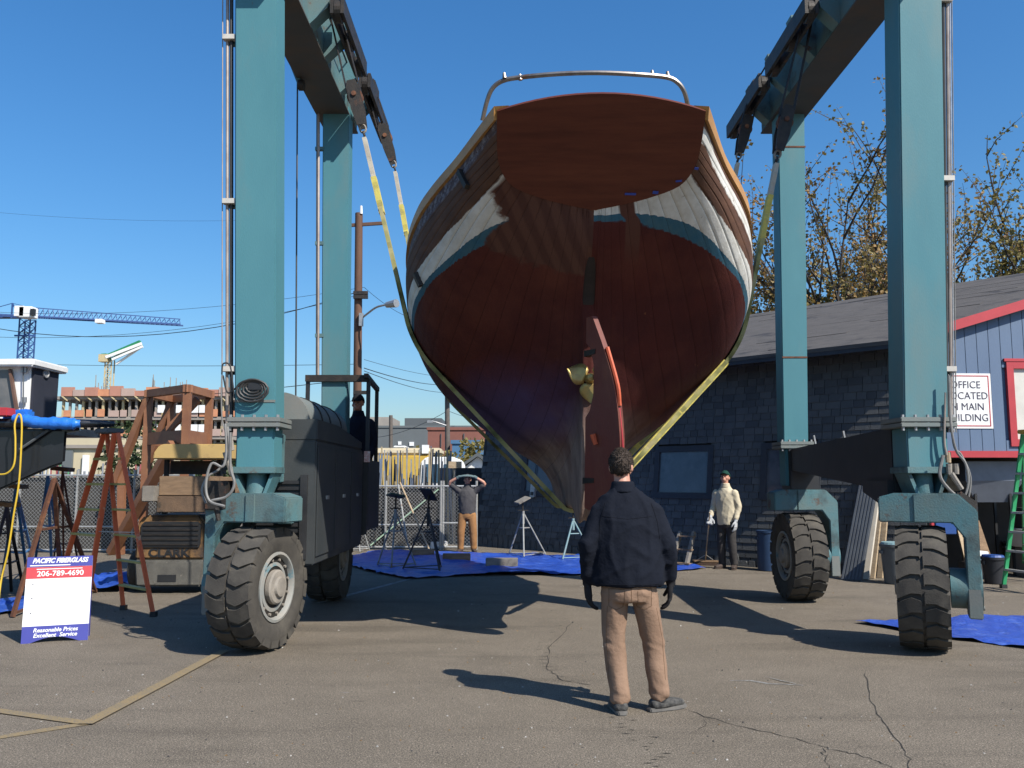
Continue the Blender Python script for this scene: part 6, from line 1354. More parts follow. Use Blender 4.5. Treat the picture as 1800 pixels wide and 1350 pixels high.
o = MB().tube(crom([P(-10, 834, 10.7), P(12, 832, 10.7), P(25, 815, 10.7), P(27, 775, 10.7), P(26, 745, 10.7), P(33, 728, 10.72), P(38, 740, 10.7), P(37, 790, 10.7), P(33, 850, 10.7), P(24, 905, 10.7), P(14, 970, 10.7), P(2, 1020, 10.7), P(-5, 1080, 10.55)], 6), .011, 6).build('extension_cord', YCORD, None, smooth=True, origin=P(30, 1060, 10.7)); tag(o, 'yellow electric cord hanging from the rail of the black boat', 'cord')
# ---------------------------------------------------------------- clutter by the workshop wall and bay
def leaning_sheet(pa, pb, w, th, m, label, name, rib=0):
    """pa: foot pixel on the ground, pb: top pixel; leans back on the shingled wall"""
    f = G(*pa); s, z = wall_at(*pb); t = wq(s, z, .05); o = f; d = t - f
    root_loc = f; b = MB(); b.bar(f, t, w, th, up=-BN); r_ = b.build(name, m, None, origin=root_loc); tag(r_, label, 'sheet' if rib else 'board')
    for k in range(rib):
        x = (k + .5) / rib - .5; e = d.cross(BN).normalized() * (w * x); MB().bar(f + e - BN * (th * .8) + d * .01, t + e - BN * (th * .8) - d * .01, .03, .02, up=-BN).build('rib', m, r_)
    return r_
ROOFM = mat('ribbed_metal', (.10, .11, .12), (.075, .08, .09), 3, .5, metal=.2)
leaning_sheet((1496, 1021), (1533, 832), .34, .02, ROOFM, 'ribbed dark metal sheets leaning on the wall between the right tyres', 'metal_sheets', 6)
leaning_sheet((1522, 1019), (1547, 846), .10, .05, mat('pale_board', (.55, .5, .42), (.46, .41, .34), 4, .7), 'white-edged board leaning beside the metal sheets', 'leaning_board')
leaning_sheet((1534, 1017), (1554, 850), .07, .05, WOODL, 'thin wooden board leaning beside the white-edged board', 'leaning_board')
leaning_sheet((1547, 1016), (1562, 852), .09, .05, WOODL, 'light timber leaning nearest the grey bin', 'leaning_board')
leaning_sheet((1509, 1020), (1540, 842), .12, .03, GREYD, 'grey board leaning half behind the white-edged board', 'leaning_board')
def bucket(px, pyb, r, h, m, label, name='bin', lid=None, taper=.82):
    c = G(px, pyb); root = empty(name, (c.x, c.y, 0), label, 'bin'); MB().lathe([(0, .01), (r * taper, .01), (r, h), (r * 1.06, h), (r * 1.06, h - .04), (r * .97, h - .05), (r * taper * .93, .03), (0, .03)], c, (0, 0, 1), 24).build('body', m, root, smooth=True)
    for s in (-1, 1): MB().cbox(c + Vector((s * r * 1.02, 0, h * .8)), (.03, .12, .05)).build('handle', m, root)
    if lid: MB().cyl(c + Vector((0, 0, h)), c + Vector((0, 0, h + .03)), r * .98, r * .9, 20).build('contents', lid, root)
    return root
GRYPL = mat('grey_plastic', (.10, .11, .115), (.085, .09, .095), 3, .5); BLUPL = mat('blue_plastic', (.02, .07, .25), (.016, .055, .2), 3, .45)
bucket(1578, 1026, .24, .62, GRYPL, 'grey plastic bin behind the right front tyre', lid=TEALP)
bucket(1748, 1026, .17, .42, mat('black_plastic', (.015, .016, .02), (.02, .02, .025), 3, .5), 'black bucket with blue rim beside the green ladder', name='bucket', lid=BLUPL)
bucket(1792, 1000, .25, .5, GRYPL, 'grey tub behind the green ladder', name='tub')
bucket(1352, 1003, .2, .72, mat('dark_blue_drum', (.012, .035, .085), (.01, .028, .07), 3, .5), 'dark blue barrel against the shingled wall by the far right leg', name='barrel', taper=1.0)
# hopper, planks and shelf in the bay
hp_ = empty('steel_hopper', gp(1.05, -.5, 0), 'grey sheet-metal hopper in the open bay under the blue wall', 'hopper')
c = gp(1.2, -.6, 0); MB().hexa([c + Vector((-.28, -.2, 1.25)), c + Vector((.28, -.2, 1.25)), c + Vector((.28, .3, 1.25)), c + Vector((-.28, .3, 1.25)), c + Vector((-.5, -.35, 1.62)), c + Vector((.5, -.35, 1.62)), c + Vector((.5, .4, 1.62)), c + Vector((-.5, .4, 1.62))]).build('funnel', mat('hopper_grey', (.16, .18, .22), (.12, .135, .17), 3, .45, metal=.3), hp_)
MB().hexa([c + Vector((-.5, -.35, 1.62)), c + Vector((.5, -.35, 1.62)), c + Vector((.5, .4, 1.62)), c + Vector((-.5, .4, 1.62)), c + Vector((-.5, -.35, 1.95)), c + Vector((.5, -.35, 1.95)), c + Vector((.5, .4, 1.95)), c + Vector((-.5, .4, 1.95))]).build('bin_wall', MATS['hopper_grey'], hp_)
for sx in (-.3, .3):
    for sy in (-.25, .25): MB().bar(c + Vector((sx, sy, 0)), c + Vector((sx, sy, 1.4)), .04, .04).build('leg', BLACK, hp_)
for k, (t, w, h, m_, lb) in enumerate(((.62, .2, 1.75, WOODL, 'light plank standing upright in the bay left of the hopper'), (.85, .28, 1.25, WOOD, 'brown plywood offcut leaning in the bay below the hopper'))):
    o = MB().hexa([gp(t, -.25, 0), gp(t + w, -.25, 0), gp(t + w, -.28, 0), gp(t, -.28, 0), gp(t - .05, -.75, h), gp(t + w - .05, -.75, h * .96), gp(t + w - .05, -.78, h * .96), gp(t - .05, -.78, h)]).build('leaning_plank', m_, None, origin=gp(t, -.3, 0)); tag(o, lb, 'plank')
def crate(t, o_, z, w, d, h, m, name, lb, cat):
    e = MB().hexa([gp(t, o_, z), gp(t + w, o_, z), gp(t + w, o_ - d, z), gp(t, o_ - d, z), gp(t, o_, z + h), gp(t + w, o_, z + h), gp(t + w, o_ - d, z + h), gp(t, o_ - d, z + h)]).build(name, m, None, bevel=.01, origin=gp(t + w / 2, o_ - d / 2, z)); tag(e, lb, cat)
crate(.50, .1, .28, .28, .25, .17, WHITE, 'white_carton', 'small white carton at the foot of the open bay', 'box'); crate(.40, .12, 0, .46, .3, .275, DKP, 'dark_crate', 'black crate under the white carton', 'crate')
crate(1.5, .1, 0, .5, .5, .5, GRYPL, 'grey_case', 'grey case behind the green ladder steps', 'box'); crate(1.45, .0, .505, .6, .4, .3, mat('pale_case', (.45, .45, .44), (.36, .36, .35), 4, .5), 'pale_case', 'pale grey case stacked on the grey case', 'box'); crate(1.6, -.05, .81, .5, .4, .35, DKP, 'dark_case', 'dark case topmost of the stack behind the green ladder', 'box')
crate(-.25, .35, .75, .35, .05, .25, BLUPL, 'blue_carton', 'small blue carton seen above the right front tyre', 'box'); crate(-.32, .34, .5, .06, .06, .6, RED, 'red_post', 'short red post seen above the right front tyre', 'post')
# pallet piece leaning by the wall
pl = empty('broken_pallet', G(1195, 995), 'broken wooden pallet leaning by the wall right of the man in navy', 'pallet')
for a, b in (((1182, 996), (1196, 935)), ((1206, 998), (1220, 935))): p = G(*a); q = P(b[0], b[1], p.y + .25); MB().bar(p, q, .05, .09).build('runner', WOODG, pl)
for t in (.12, .5, .88):
    p, q = G(1180, 996).lerp(P(1194, 935, G(1182, 996).y + .25), t), G(1210, 998).lerp(P(1222, 935, G(1206, 998).y + .25), t); MB().bar(p - Vector((.0, .06, 0)), q - Vector((0, .06, 0)), .09, .02).build('slat', WOOD, pl)
# ---------------------------------------------------------------- people
def stack(mb, rings, n=20):
    """closed loft of horizontal ellipses (x, y, z, rx, ry)"""
    vs = []; k = len(rings)
    for x, y, z, rx, ry in rings:
        for i in range(n): a = 2 * math.pi * i / n; vs.append((x + rx * math.cos(a), y + ry * math.sin(a), z))
    fs = [(r * n + i, r * n + (i + 1) % n, (r + 1) * n + (i + 1) % n, (r + 1) * n + i) for r in range(k - 1) for i in range(n)] + [tuple(range(n - 1, -1, -1)), tuple(range((k - 1) * n, k * n))]
    mb.add(vs, fs); return mb
def limb(mb, nodes, n=14, sub=4):
    """tapered limb through (point, radius) nodes with rounded ends"""
    pts = crom([Vector(p) for p, _ in nodes], sub); rad = [v.x for v in crom([Vector((r, 0, 0)) for _, r in nodes], sub)]
    d0 = (pts[0] - pts[1]).normalized(); d1 = (pts[-1] - pts[-2]).normalized()
    pts = [pts[0] + d0 * rad[0] * .6] + pts + [pts[-1] + d1 * rad[-1] * .6]; rad = [rad[0] * .55] + rad + [rad[-1] * .55]
    mb.tube(pts, rad, n); return mb
def ell(mb, c, r, n=18, m=12):
    c = Vector(c); rings = []
    for k in range(1, m): a = math.pi * k / m; rings.append((c.x, c.y, c.z - r[2] * math.cos(a), r[0] * math.sin(a), r[1] * math.sin(a)))
    return stack(mb, rings, n)
def fuse(name, mb, voxel, it, material, parent, M, disp=None):
    me = bpy.data.meshes.new(name); me.from_pydata([tuple(v) for v in mb.v], [], mb.f); bm = bmesh.new(); bm.from_mesh(me); bmesh.ops.recalc_face_normals(bm, faces=bm.faces); bm.to_mesh(me); bm.free()
    t = bpy.data.objects.new(name + '_tmp', me); COL.objects.link(t); a = t.modifiers.new('r', 'REMESH'); a.mode = 'VOXEL'; a.voxel_size = voxel; b = t.modifiers.new('s', 'SMOOTH'); b.factor = .5; b.iterations = it
    dg = bpy.context.evaluated_depsgraph_get(); out = bpy.data.meshes.new_from_object(t.evaluated_get(dg)); bpy.data.objects.remove(t); bpy.data.meshes.remove(me)
    if disp:
        ns = [v.normal.copy() for v in out.vertices]
        for v, n in zip(out.vertices, ns): v.co += n * disp(v.co)
        bm = bmesh.new(); bm.from_mesh(out)
        for _ in range(3): bmesh.ops.smooth_vert(bm, verts=bm.verts, factor=.5, use_axis_x=True, use_axis_y=True, use_axis_z=True)
        bm.to_mesh(out); bm.free()
    out.transform(M); out.transform(Matrix.Translation(-wloc(parent))); out.polygons.foreach_set('use_smooth', [True] * len(out.polygons)); out.materials.clear(); out.materials.append(material); out.name = name
    return from_mesh(name, out, parent)
SKIN = mat('skin', (.50, .26, .18), (.44, .21, .145), 9, .55)
def hand(mb, wrist, d, palm_n, side_v, curl=.5, s=1.0):
    """palm and five fingers; d: direction of the fingers, palm_n: where the palm faces, side_v: towards the thumb"""
    w = Vector(wrist); d = Vector(d).normalized(); pn = Vector(palm_n); pn = (pn - d * pn.dot(d)).normalized(); sv = Vector(side_v); sv = (sv - d * sv.dot(d) - pn * sv.dot(pn)).normalized()
    for k in (-1.2, -.4, .4, 1.2): limb(mb, [(w + sv * k * .010 * s, .017 * s), (w + d * .045 * s + sv * k * .020 * s, .016 * s), (w + d * .09 * s + sv * k * .021 * s, .0135 * s)], 8, 3)
    for k, ln in ((1.5, .072), (.5, .082), (-.5, .077), (-1.5, .060)):
        p = w + d * .088 * s + sv * k * .0235 * s; pts = [p]; a = 0.0
        for seg in (.45, .32, .25):
            a += curl * (.9 if seg > .4 else 1.1); p = p + (d * math.cos(a) + pn * math.sin(a)) * ln * seg * s; pts.append(p)
        limb(mb, [(q, r * s) for q, r in zip(pts, (.0098, .0094, .009, .008))], 8, 3)
    p0 = w + d * .025 * s + sv * .026 * s; p1 = p0 + (d * .55 + sv * .7 + pn * .25).normalized() * .035 * s; p2 = p1 + (d * .85 + sv * .25 + pn * .45).normalized() * .032 * s; p3 = p2 + (d * .9 + pn * .5).normalized() * .022 * s
    limb(mb, [(p0, .016 * s), (p1, .0125 * s), (p2, .011 * s), (p3, .0095 * s)], 8, 3); return mb
def head_parts(mb, H, T):
    """head of a person; H: base of skull, T: rotation matrix of the head (local +Y is the face)"""
    old = mb.T; mb.T = Matrix.Translation(Vector(H)) @ T
    ell(mb, (0, -.005, .105), (.077, .097, .102)); ell(mb, (0, .03, .045), (.058, .062, .075)); ell(mb, (0, .065, .012), (.036, .032, .03))
    limb(mb, [((0, .088, .085), .010), ((0, .108, .055), .013), ((0, .105, .046), .012)], 8, 3)
    ell(mb, (0, .084, .098), (.05, .018, .013)); ell(mb, (0, .088, .022), (.026, .012, .007)); ell(mb, (0, .086, .010), (.022, .012, .007))
    for s in (-1, 1): ell(mb, (s * .078, -.012, .075), (.010, .022, .033), 10, 8); ell(mb, (s * .042, .055, .05), (.03, .035, .03), 10, 8)
    mb.T = old; return mb
def eyes(H, T, M, parent):
    for s in (-1, 1):
        m = MB(); m.T = M @ Matrix.Translation(Vector(H)) @ T; ell(m, (s * .032, .088, .082), (.011, .008, .007), 8, 6); m.build('eye', mat('eye_dark', (.06, .05, .045), (.04, .035, .03), 5, .3), parent, smooth=True)
def hair_cap(H, T, M, parent, m, zoff=.0, slope=.55, grow=1.05, name='hair', strands=0):
    mb = MB(); n, k = 32, 20; vs = []; fs = []; c = Vector((0, -.008, .105)); keep = {}
    for j in range(k + 1):
        a = math.pi * j / k
        for i in range(n):
            b = 2 * math.pi * i / n; p = c + Vector((.078 * grow * math.sin(a) * math.cos(b), .099 * grow * math.sin(a) * math.sin(b), .104 * grow * math.cos(a)))
            w = noise.noise(p * 90) * .004 + noise.noise(p * 25) * .003; p += (p - c).normalized() * w; vs.append(p)
    for j in range(k):
        for i in range(n):
            q = (j * n + i, j * n + (i + 1) % n, (j + 1) * n + (i + 1) % n, (j + 1) * n + i); mid = sum((vs[t] for t in q), Vector()) / 4
            line = .055 + zoff + (slope * (mid.y + .02) if mid.y > -.02 else .35 * (mid.y + .02))
            if mid.z > line and not (abs(mid.x) > .066 and abs(mid.y + .012) < .026 and mid.z < .105): fs.append(q)
    if strands:
        r = rnd(5); base = list(fs); vs = list(vs)
        for _ in range(strands):
            q = r.choice(base); p = vs[q[0]].lerp(vs[q[2]], r.random()).lerp(vs[q[1]].lerp(vs[q[3]], r.random()), r.random()); nn = (p - c).normalized(); dn = (nn * .8 + Vector((r.gauss(0, .3), r.gauss(0, .3), -.55 + r.gauss(0, .25)))).normalized(); sdv = dn.cross(Vector((r.gauss(0, 1), r.gauss(0, 1), r.gauss(0, 1)))).normalized() * .0011; o_ = len(vs); l_ = r.uniform(.006, .013)
            vs += [p - sdv, p + sdv, p + dn * l_]; fs.append((o_, o_ + 1, o_ + 2))
    mb.T = M @ Matrix.Translation(Vector(H)) @ T; mb.add(vs, fs); o = mb.build(name, m, parent, smooth=True); sd_ = o.modifiers.new('t', 'SOLIDIFY'); sd_.thickness = .006; sd_.offset = 0; return o
BLKSOCK = mat('dark_sock', (.015, .015, .016), (.022, .022, .023), 9, .9)
def shoe(ank, d, M, parent, m, solem, s=1.0, lift=0.0):
    """shoe under an ankle; d: toe direction"""
    a = Vector((ank[0], ank[1], lift)); d = Vector((d[0], d[1], 0)).normalized(); sv = Vector((d.y, -d.x, 0)); mb = MB()
    for k in (-1, 1): limb(mb, [(a - d * .05 + sv * k * .012 + Vector((0, 0, .05)), .038), (a + d * .04 + sv * k * .016 + Vector((0, 0, .05)), .038), (a + d * .13 + sv * k * .02 + Vector((0, 0, .045)), .03), (a + d * .19 + sv * k * .012 + Vector((0, 0, .04)), .024)], 10, 3)
    limb(mb, [(a + Vector((0, 0, .06)), .045), (a + Vector((0, 0, .13)), .045)], 12, 3)
    sk = MB(); limb(sk, [(a + Vector((0, 0, .06)), .054), (a + Vector((0, 0, .19)), .052)], 12, 3)
    o = fuse('shoe', mb, .010, 2, m, parent, M); fuse('sock', sk, .012, 1, BLKSOCK, o, M)
    b = MB(); b.T = M; pts = []
    for t, w in ((-.09, .028), (-.05, .042), (.04, .045), (.12, .052), (.19, .044), (.225, .02)): pts.append((t, w))
    poly = [a + d * t + sv * w for t, w in pts] + [a + d * t - sv * w for t, w in reversed(pts)]; b.prism(poly, (0, 0, .028)); b.build('sole', solem, o, bevel=.006); return o
def cloth(name, c1, c2, rough=.9, sc=14): return mat(name, c1, c2, 5, rough, bump=.35, bscale=sc, spec=.2)
def wr(amp, fx, fz, seed=0.0):
    """cloth folds: stretched ridged noise"""
    def f(c):
        a = 1 - min(1, 2.6 * abs(noise.noise(Vector((c.x * fx + c.z * 1.6 + seed, c.y * fx, c.z * fz))))); b = 1 - min(1, 3 * abs(noise.noise(Vector((c.x * fx * .8 - c.z * 5, c.y * fx + seed, c.z * fz * 1.5)))))
        return amp * (1.5 * a ** 3 + 1.2 * b ** 4 - .5) + amp * .35 * noise.noise(Vector((c.x * 22, c.y * 22 + seed, c.z * 14)))
    return f
def person(loc, yaw, label, top, trousers, shoem, solem, hairm, J, vox=.012, glove=None, topname='jacket', head=(0, 0), body_scale=1.0, sleeves=True, toes=((0, 1), (0, 1)), folds=.006, torso=None, glove_name='glove', cap=None, hands=None, foot_lift=(0, 0), beltz=.9, strands=0):
    root = empty('person', loc, label, 'person'); M = Matrix.Translation(Vector(loc)) @ Matrix.Rotation(yaw, 4, 'Z') @ Matrix.Scale(body_scale, 4)
    HT = Matrix.Rotation(head[0], 4, 'Z') @ Matrix.Rotation(head[1], 4, 'X'); H = Vector(J['head'])
    # body: one continuous mesh, head to feet, hands included
    mb = MB(); head_parts(mb, H, HT); limb(mb, [(Vector(J['neck']), .060), (H + Vector((0, -.005, .03)), .056)], 14, 3)
    stack(mb, [(0, 0, .84, .14, .10), (0, 0, .98, .15, .105), (0, .005, 1.1, .14, .10), (0, .01, 1.25, .155, .11), (0, .005, 1.36, .16, .10), (0, 0, 1.44, .12, .075), (0, 0, 1.48, .07, .06)])
    for s in ('l', 'r'):
        limb(mb, [(J['sh' + s], .052), (J['el' + s], .042), (J['wr' + s], .03)], 12); limb(mb, [(J['hp' + s], .085), (J['kn' + s], .058), (J['an' + s], .042)], 12)
        limb(mb, [(Vector(J['an' + s]) - Vector((0, 0, .02)), .035), (Vector(J['an' + s]) + Vector((toes[0 if s == 'l' else 1][0] * .06, toes[0 if s == 'l' else 1][1] * .06, -.045)), .02)], 10)
        if not glove: hand(mb, J['wr' + s], *hands[s])
    body = fuse('body', mb, .009, 2, SKIN, root, M); eyes(H, HT, M, body)
    if cap is None: hair_cap(H, HT, M, root, hairm, strands=strands)
    else:
        hair_cap(H, HT, M, root, hairm, .04, .9, 1.02)
        ch = hair_cap(H, HT, M, root, cap, .055, .12, 1.12, 'cap'); b = MB(); b.T = M @ Matrix.Translation(H) @ HT
        vs = []; fs = []
        for i in range(13):
            a = math.pi * (.14 + .72 * i / 12); vs += [(.083 * math.cos(a), .104 * math.sin(a) - .01, .128), (.080 * math.cos(a), .085 + .085 * math.sin(a), .118 - .02 * abs(math.cos(a)))]
        for i in range(12): fs.append((2 * i, 2 * i + 1, 2 * i + 3, 2 * i + 2))
        b.add(vs, fs); o = b.build('brim', cap, ch, smooth=True); q = o.modifiers.new('t', 'SOLIDIFY'); q.thickness = .006
    # upper garment
    mb = MB(); stack(mb, torso)
    for s in ('l', 'r'):
        e, w = Vector(J['el' + s]), Vector(J['wr' + s]); sh_ = Vector(J['sh' + s]); cuff = w.lerp(e, .06) if sleeves else e.lerp(sh_, .15)
        if sleeves: limb(mb, [(sh_ + Vector((0, 0, -.0)), J.get('ra', .085)), (sh_.lerp(e, .5), J.get('ra', .085) * .95), (e, J.get('ra', .085) * .84), (e.lerp(w, .5), J.get('ra', .085) * .76), (cuff, J.get('ra', .085) * .66)], 16)
        else: limb(mb, [(sh_, .078), (sh_.lerp(e, .5), .07), (cuff, .062)], 14)
    fuse(topname, mb, vox, 6, top, root, M, wr(folds, 7, 2.6, 3.1))
    c = MB(); nk = Vector(J['neck']); stack(c, [(nk.x, nk.y - .004, nk.z - .03, .10, .092), (nk.x, nk.y + .0, nk.z + .01, .086, .082), (nk.x, nk.y + .004, nk.z + .045, .080, .078), (nk.x, nk.y + .004, nk.z + .05, .072, .07)]); fuse('collar', c, .010, 1, top, root, M)
    # trousers
    mb = MB(); stack(mb, [(0, 0, beltz + .08, .165, .125), (0, 0, beltz, .17, .13), (0, -.01, beltz - .08, .175, .14), (0, -.01, beltz - .15, .15, .12)])
    for s in ('l', 'r'):
        h, k, a = Vector(J['hp' + s]), Vector(J['kn' + s]), Vector(J['an' + s]); tr_ = J.get('rt', .1)
        limb(mb, [(h, tr_), (h.lerp(k, .5), tr_ * .95), (k, tr_ * .82), (k.lerp(a, .5), tr_ * .78), (a + Vector((0, 0, .05)), tr_ * .70), (a + Vector((0, 0, -.015)), tr_ * .70)], 16)
    def tw(c):
        z = c.z; k1 = math.exp(-((z - .10) / .07) ** 2) + .8 * math.exp(-((z - .46) / .07) ** 2) + .7 * math.exp(-((z - .80) / .05) ** 2); a = 1 - 2.2 * abs(noise.noise(Vector((c.x * 5 + c.z * 3, c.y * 5, z * 22 + c.x * 9)))); b = 1 - 2.2 * abs(noise.noise(Vector((c.x * 9 + z * 2, c.y * 9, z * 3.2))))
        return folds * (1.3 * k1 * a + .8 * max(0, b) ** 2 - .3)
    fuse('trousers', mb, vox, 2, trousers, root, M, tw)
    for i, s in enumerate(('l', 'r')):
        shoe(J['an' + s], toes[i], M, root, shoem, solem, lift=foot_lift[i])
        if glove:
            g = MB(); w = Vector(J['wr' + s]); e = Vector(J['el' + s]); limb(g, [(w.lerp(e, .14), .043), (w, .036), (w + (w - e).normalized() * .03, .034)], 12, 3); hand(g, w + (w - e).normalized() * .015, *hands[s], 1.28); fuse(glove_name, g, .0065, 1, glove, root, M)
    return root
NAVY = cloth('navy_cotton', (.0045, .0062, .012), (.0065, .0088, .016), .9, 22); TAN = cloth('tan_canvas', (.255, .165, .112), (.20, .126, .084), .92, 30); DARKSHOE = mat('grey_trail_shoe', (.02, .02, .02), (.10, .095, .085), 26, .8, bump=.5); SOLE = mat('shoe_sole', (.16, .15, .135), (.09, .083, .075), 14, .8); BLKGL = cloth('black_glove', (.012, .012, .014), (.02, .02, .022)); HAIRB = mat('short_brown_hair', (.085, .058, .042), (.035, .024, .017), 55, .75, bump=.9, bscale=220)
J1 = dict(head=(-.035, .035, 1.605), neck=(-.03, .0, 1.535), shl=(-.185, 0, 1.385), ell=(-.285, -.03, 1.12), wrl=(-.285, .04, .885), shr=(.165, 0, 1.385), elr=(.275, -.03, 1.12), wrr=(.305, .05, .885),
          hpl=(-.095, 0, .86), knl=(-.105, .03, .47), anl=(-.075, -.03, .105), hpr=(.095, 0, .86), knr=(.175, .06, .47), anr=(.205, .03, .115), ra=.077, rt=.097)
TOR1 = [(0, 0, .855, .235, .15), (0, 0, .86, .258, .168), (0, 0, .95, .258, .168), (0, 0, 1.10, .25, .163), (0, 0, 1.25, .25, .155), (-.005, 0, 1.36, .245, .14), (-.01, 0, 1.42, .228, .122), (-.012, 0, 1.465, .19, .105), (-.02, 0, 1.505, .135, .09), (-.028, 0, 1.54, .09, .08)]
person((.835, 6.36, 0), 0, 'person in navy work jacket, brown trousers and gloves, back turned, watching the boat', NAVY, TAN, DARKSHOE, SOLE, HAIRB, J1, .011, BLKGL, 'jacket', head=(R(-14), R(6)), toes=((-.1, 1), (.9, .45)), torso=TOR1, hands=dict(l=((.08, .1, -1), (.9, .2, 0), (.1, 1, 0), .35), r=((-.05, .15, -1), (-.9, .2, 0), (-.1, 1, 0), .35)), folds=.0085, body_scale=1.02, strands=2600)
nm = [o for o in COL.objects if o.name == 'person'][0]
NB = {o.name.split('.')[0]: BVHTree.FromPolygons([tuple(v.co) for v in o.data.vertices], [tuple(p.vertices) for p in o.data.polygons]) for o in nm.children if o.name.split('.')[0] in ('jacket', 'trousers')}
def seam(part, pts, r, m, name, n=14):
    """stitched line laid on the back of a garment; pts: local (x, z)"""
    pa = [o for o in nm.children if o.name.split('.')[0] == part][0]; path = []
    for (x0, z0), (x1, z1) in zip(pts, pts[1:]):
        for k in range(n):
            t = k / n; h = NB[part].ray_cast(Vector((x0 + (x1 - x0) * t, -1, z0 + (z1 - z0) * t)), Vector((0, 1, 0)))
            if h[0] is not None: path.append(h[0] + wloc(nm) + Vector((0, .0005, 0)))
    if len(path) > 2: MB().tube(path, r, 5).build(name, m, pa)
NAVY2 = cloth('navy_seam', (.002, .003, .006), (.004, .005, .009)); TAN3 = cloth('tan_seam', (.12, .07, .04), (.10, .06, .035))
seam('jacket', [(-.235, .895), (.235, .895)], .0028, NAVY2, 'hem_seam'); seam('jacket', [(-.20, 1.37), (-.02, 1.35), (.17, 1.37)], .0025, NAVY2, 'yoke_seam')
for sx in (-1, 1): seam('jacket', [(sx * .165 - .005, 1.46), (sx * .205 - .005, 1.33), (sx * .215, 1.2)], .0028, NAVY2, 'armhole_seam')
seam('trousers', [(-.0, .93), (0, .80), (0, .76)], .0028, TAN3, 'seat_seam')
for sx in (-1, 1):
    seam('trousers', [(sx * .045, .86), (sx * .15, .865), (sx * .15, .74), (sx * .10, .715), (sx * .05, .735), (sx * .045, .86)], .0024, TAN3, 'back_pocket')
seam('trousers', [(-.16, .74), (-.165, .5), (-.15, .2)], .0022, TAN3, 'leg_seam'); seam('trousers', [(.19, .72), (.235, .5), (.25, .2)], .0022, TAN3, 'leg_seam')
GREYS = cloth('grey_sweater', (.075, .072, .075), (.058, .056, .06)); TAN2 = cloth('ochre_canvas', (.30, .155, .065), (.25, .125, .052)); BOOT = mat('brown_boot', (.06, .04, .03), (.04, .028, .022), 9, .8); GGLOVE = cloth('grey_green_glove', (.12, .17, .17), (.10, .14, .145)); HAIRD = mat('dark_hair', (.02, .014, .011), (.03, .02, .015), 30, .6)
J2 = dict(head=(0, .03, 1.565), neck=(0, .0, 1.495), shl=(-.19, 0, 1.385), ell=(-.40, .10, 1.545), wrl=(-.19, .16, 1.70), shr=(.19, 0, 1.385), elr=(.40, .10, 1.555), wrr=(.19, .16, 1.70),
          hpl=(-.10, 0, .86), knl=(-.14, .02, .47), anl=(-.15, -.02, .1), hpr=(.10, 0, .86), knr=(.14, .02, .47), anr=(.15, -.02, .1), ra=.075, rt=.105)
TOR2 = [(0, 0, .855, .16, .12), (0, 0, .86, .175, .135), (0, 0, 1.0, .195, .145), (0, 0, 1.15, .205, .145), (0, 0, 1.3, .21, .14), (0, 0, 1.39, .19, .12), (0, 0, 1.45, .13, .09), (0, 0, 1.50, .08, .075)]
p = G(821, 971); person((p.x, p.y, .0), R(178), 'person in grey sweater and ochre trousers shading the eyes with both hands by the gate', GREYS, TAN2, BOOT, BOOT, HAIRD, J2, .014, GGLOVE, 'sweater', head=(0, R(10)), sleeves=False, torso=TOR2, hands=dict(l=((1, .15, .22), (0, -.3, -1), (0, -1, .2), .12), r=((-1, .15, .22), (0, -.3, -1), (0, -1, .2), .12)), toes=((-.25, 1), (.25, 1)))
CREAM = cloth('cream_shirt', (.52, .46, .34), (.46, .40, .29)); CHAR = cloth('charcoal_trousers', (.035, .033, .034), (.05, .046, .044)); CAPG = cloth('dark_green_cap', (.012, .055, .04), (.01, .045, .034)); WGLOVE = cloth('white_glove', (.45, .46, .47), (.36, .37, .38))
J3 = dict(head=(0, .02, 1.60), neck=(0, 0, 1.525), shl=(-.18, 0, 1.41), ell=(-.235, -.03, 1.13), wrl=(-.22, .06, .90), shr=(.18, 0, 1.41), elr=(.25, .0, 1.14), wrr=(.24, .16, .96),
          hpl=(-.09, 0, .87), knl=(-.11, .02, .48), anl=(-.13, -.02, .1), hpr=(.09, 0, .87), knr=(.10, .03, .48), anr=(.11, -.01, .1), ra=.072, rt=.095)
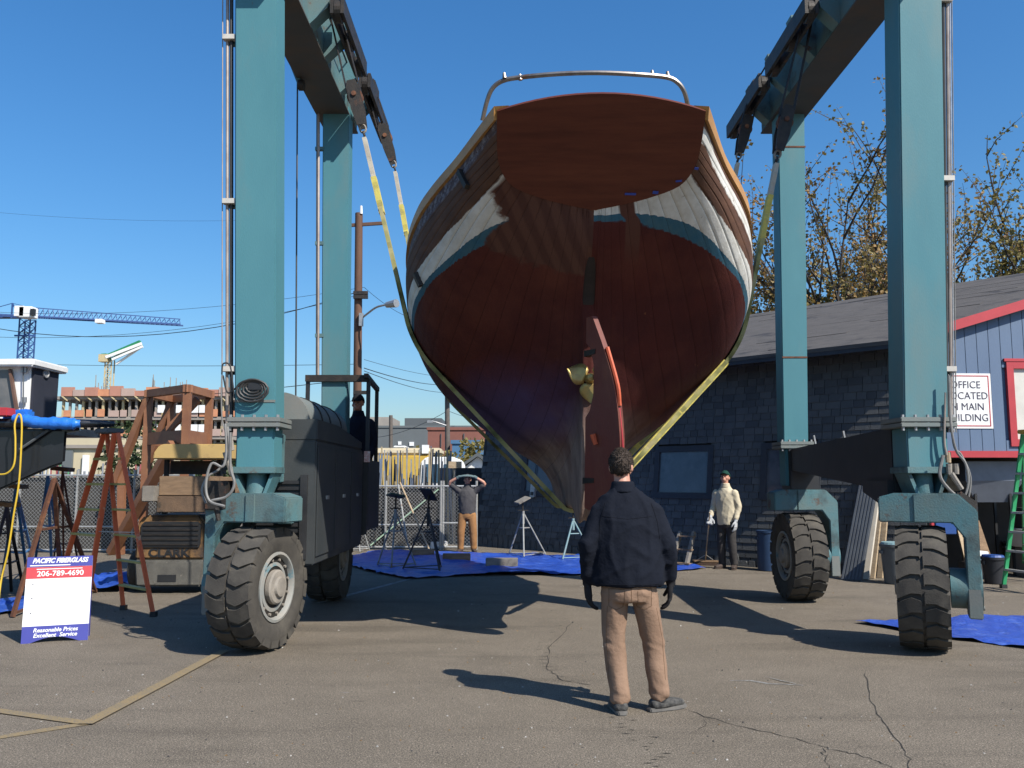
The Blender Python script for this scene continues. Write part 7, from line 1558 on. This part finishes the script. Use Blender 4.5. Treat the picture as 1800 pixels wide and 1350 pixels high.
TOR3 = [(0, 0, .80, .155, .12), (0, 0, .805, .17, .135), (0, 0, .95, .18, .14), (0, 0, 1.12, .185, .135), (0, 0, 1.3, .195, .135), (0, 0, 1.41, .175, .115), (0, 0, 1.475, .115, .09), (0, 0, 1.525, .075, .072)]
p3 = G(1279, 1000); yaw3 = R(140); pr = person((p3.x, p3.y, 0), yaw3, 'person in cream shirt and green cap looking up with a push broom', CREAM, CHAR, BOOT, BOOT, HAIRD, J3, .013, WGLOVE, 'shirt', head=(R(12), R(22)), torso=TOR3, hands=dict(l=((0, .1, -1), (1, 0, 0), (0, 1, 0), .3), r=((0, .35, -1), (-.6, .8, 0), (-.7, .5, .2), .75)), toes=((-.3, 1), (.25, 1)), cap=CAPG)
# push broom held in the right hand
hw = Matrix.Rotation(yaw3, 4, 'Z') @ Vector((.235, .225, .90)) + Vector((p3.x, p3.y, 0)); bh = G(1240, 994); bh.z = .09; axb = (hw - bh).normalized()
br = empty('push_broom', (bh.x, bh.y, 0), 'push broom with wooden head and pale handle held by the person in the cap', 'broom'); MB().tube([bh, hw + axb * .18], .013, 8).build('handle', WOODL, br, smooth=True)
MB().cbox(bh + Vector((0, 0, -.01)), (.50, .07, .04), rz=R(-12)).build('head', WOOD, br, bevel=.008); MB().cbox(bh + Vector((0, 0, -.055)), (.48, .055, .06), rz=R(-12)).build('bristles', mat('dark_bristle', (.05, .03, .022), (.08, .05, .035), 40, .9, bump=.6, bscale=120), br)
for s in (-1, 1): MB().tube([bh + axb * .16, bh + Vector((s * .14, s * -.03, .02))], .006, 6).build('brace', STEEL, br)
DKBL = cloth('dark_blue_jacket', (.014, .018, .034), (.01, .013, .024)); J4 = dict(J3); J4.update(wrr=(.22, .22, 1.05), elr=(.26, .02, 1.12))
person((-2.24, 12.66, 1.06), R(168), 'person in dark blue jacket operating the lift behind the far left leg', DKBL, CHAR, BOOT, BOOT, HAIRD, J4, .016, BLKGL, 'jacket', torso=TOR3, hands=dict(l=((0, .1, -1), (1, 0, 0), (0, 1, 0), .3), r=((0, .9, -.3), (0, 0, -1), (-1, 0, 0), .5)), toes=((-.2, 1), (.2, 1)), cap=BLKGL)
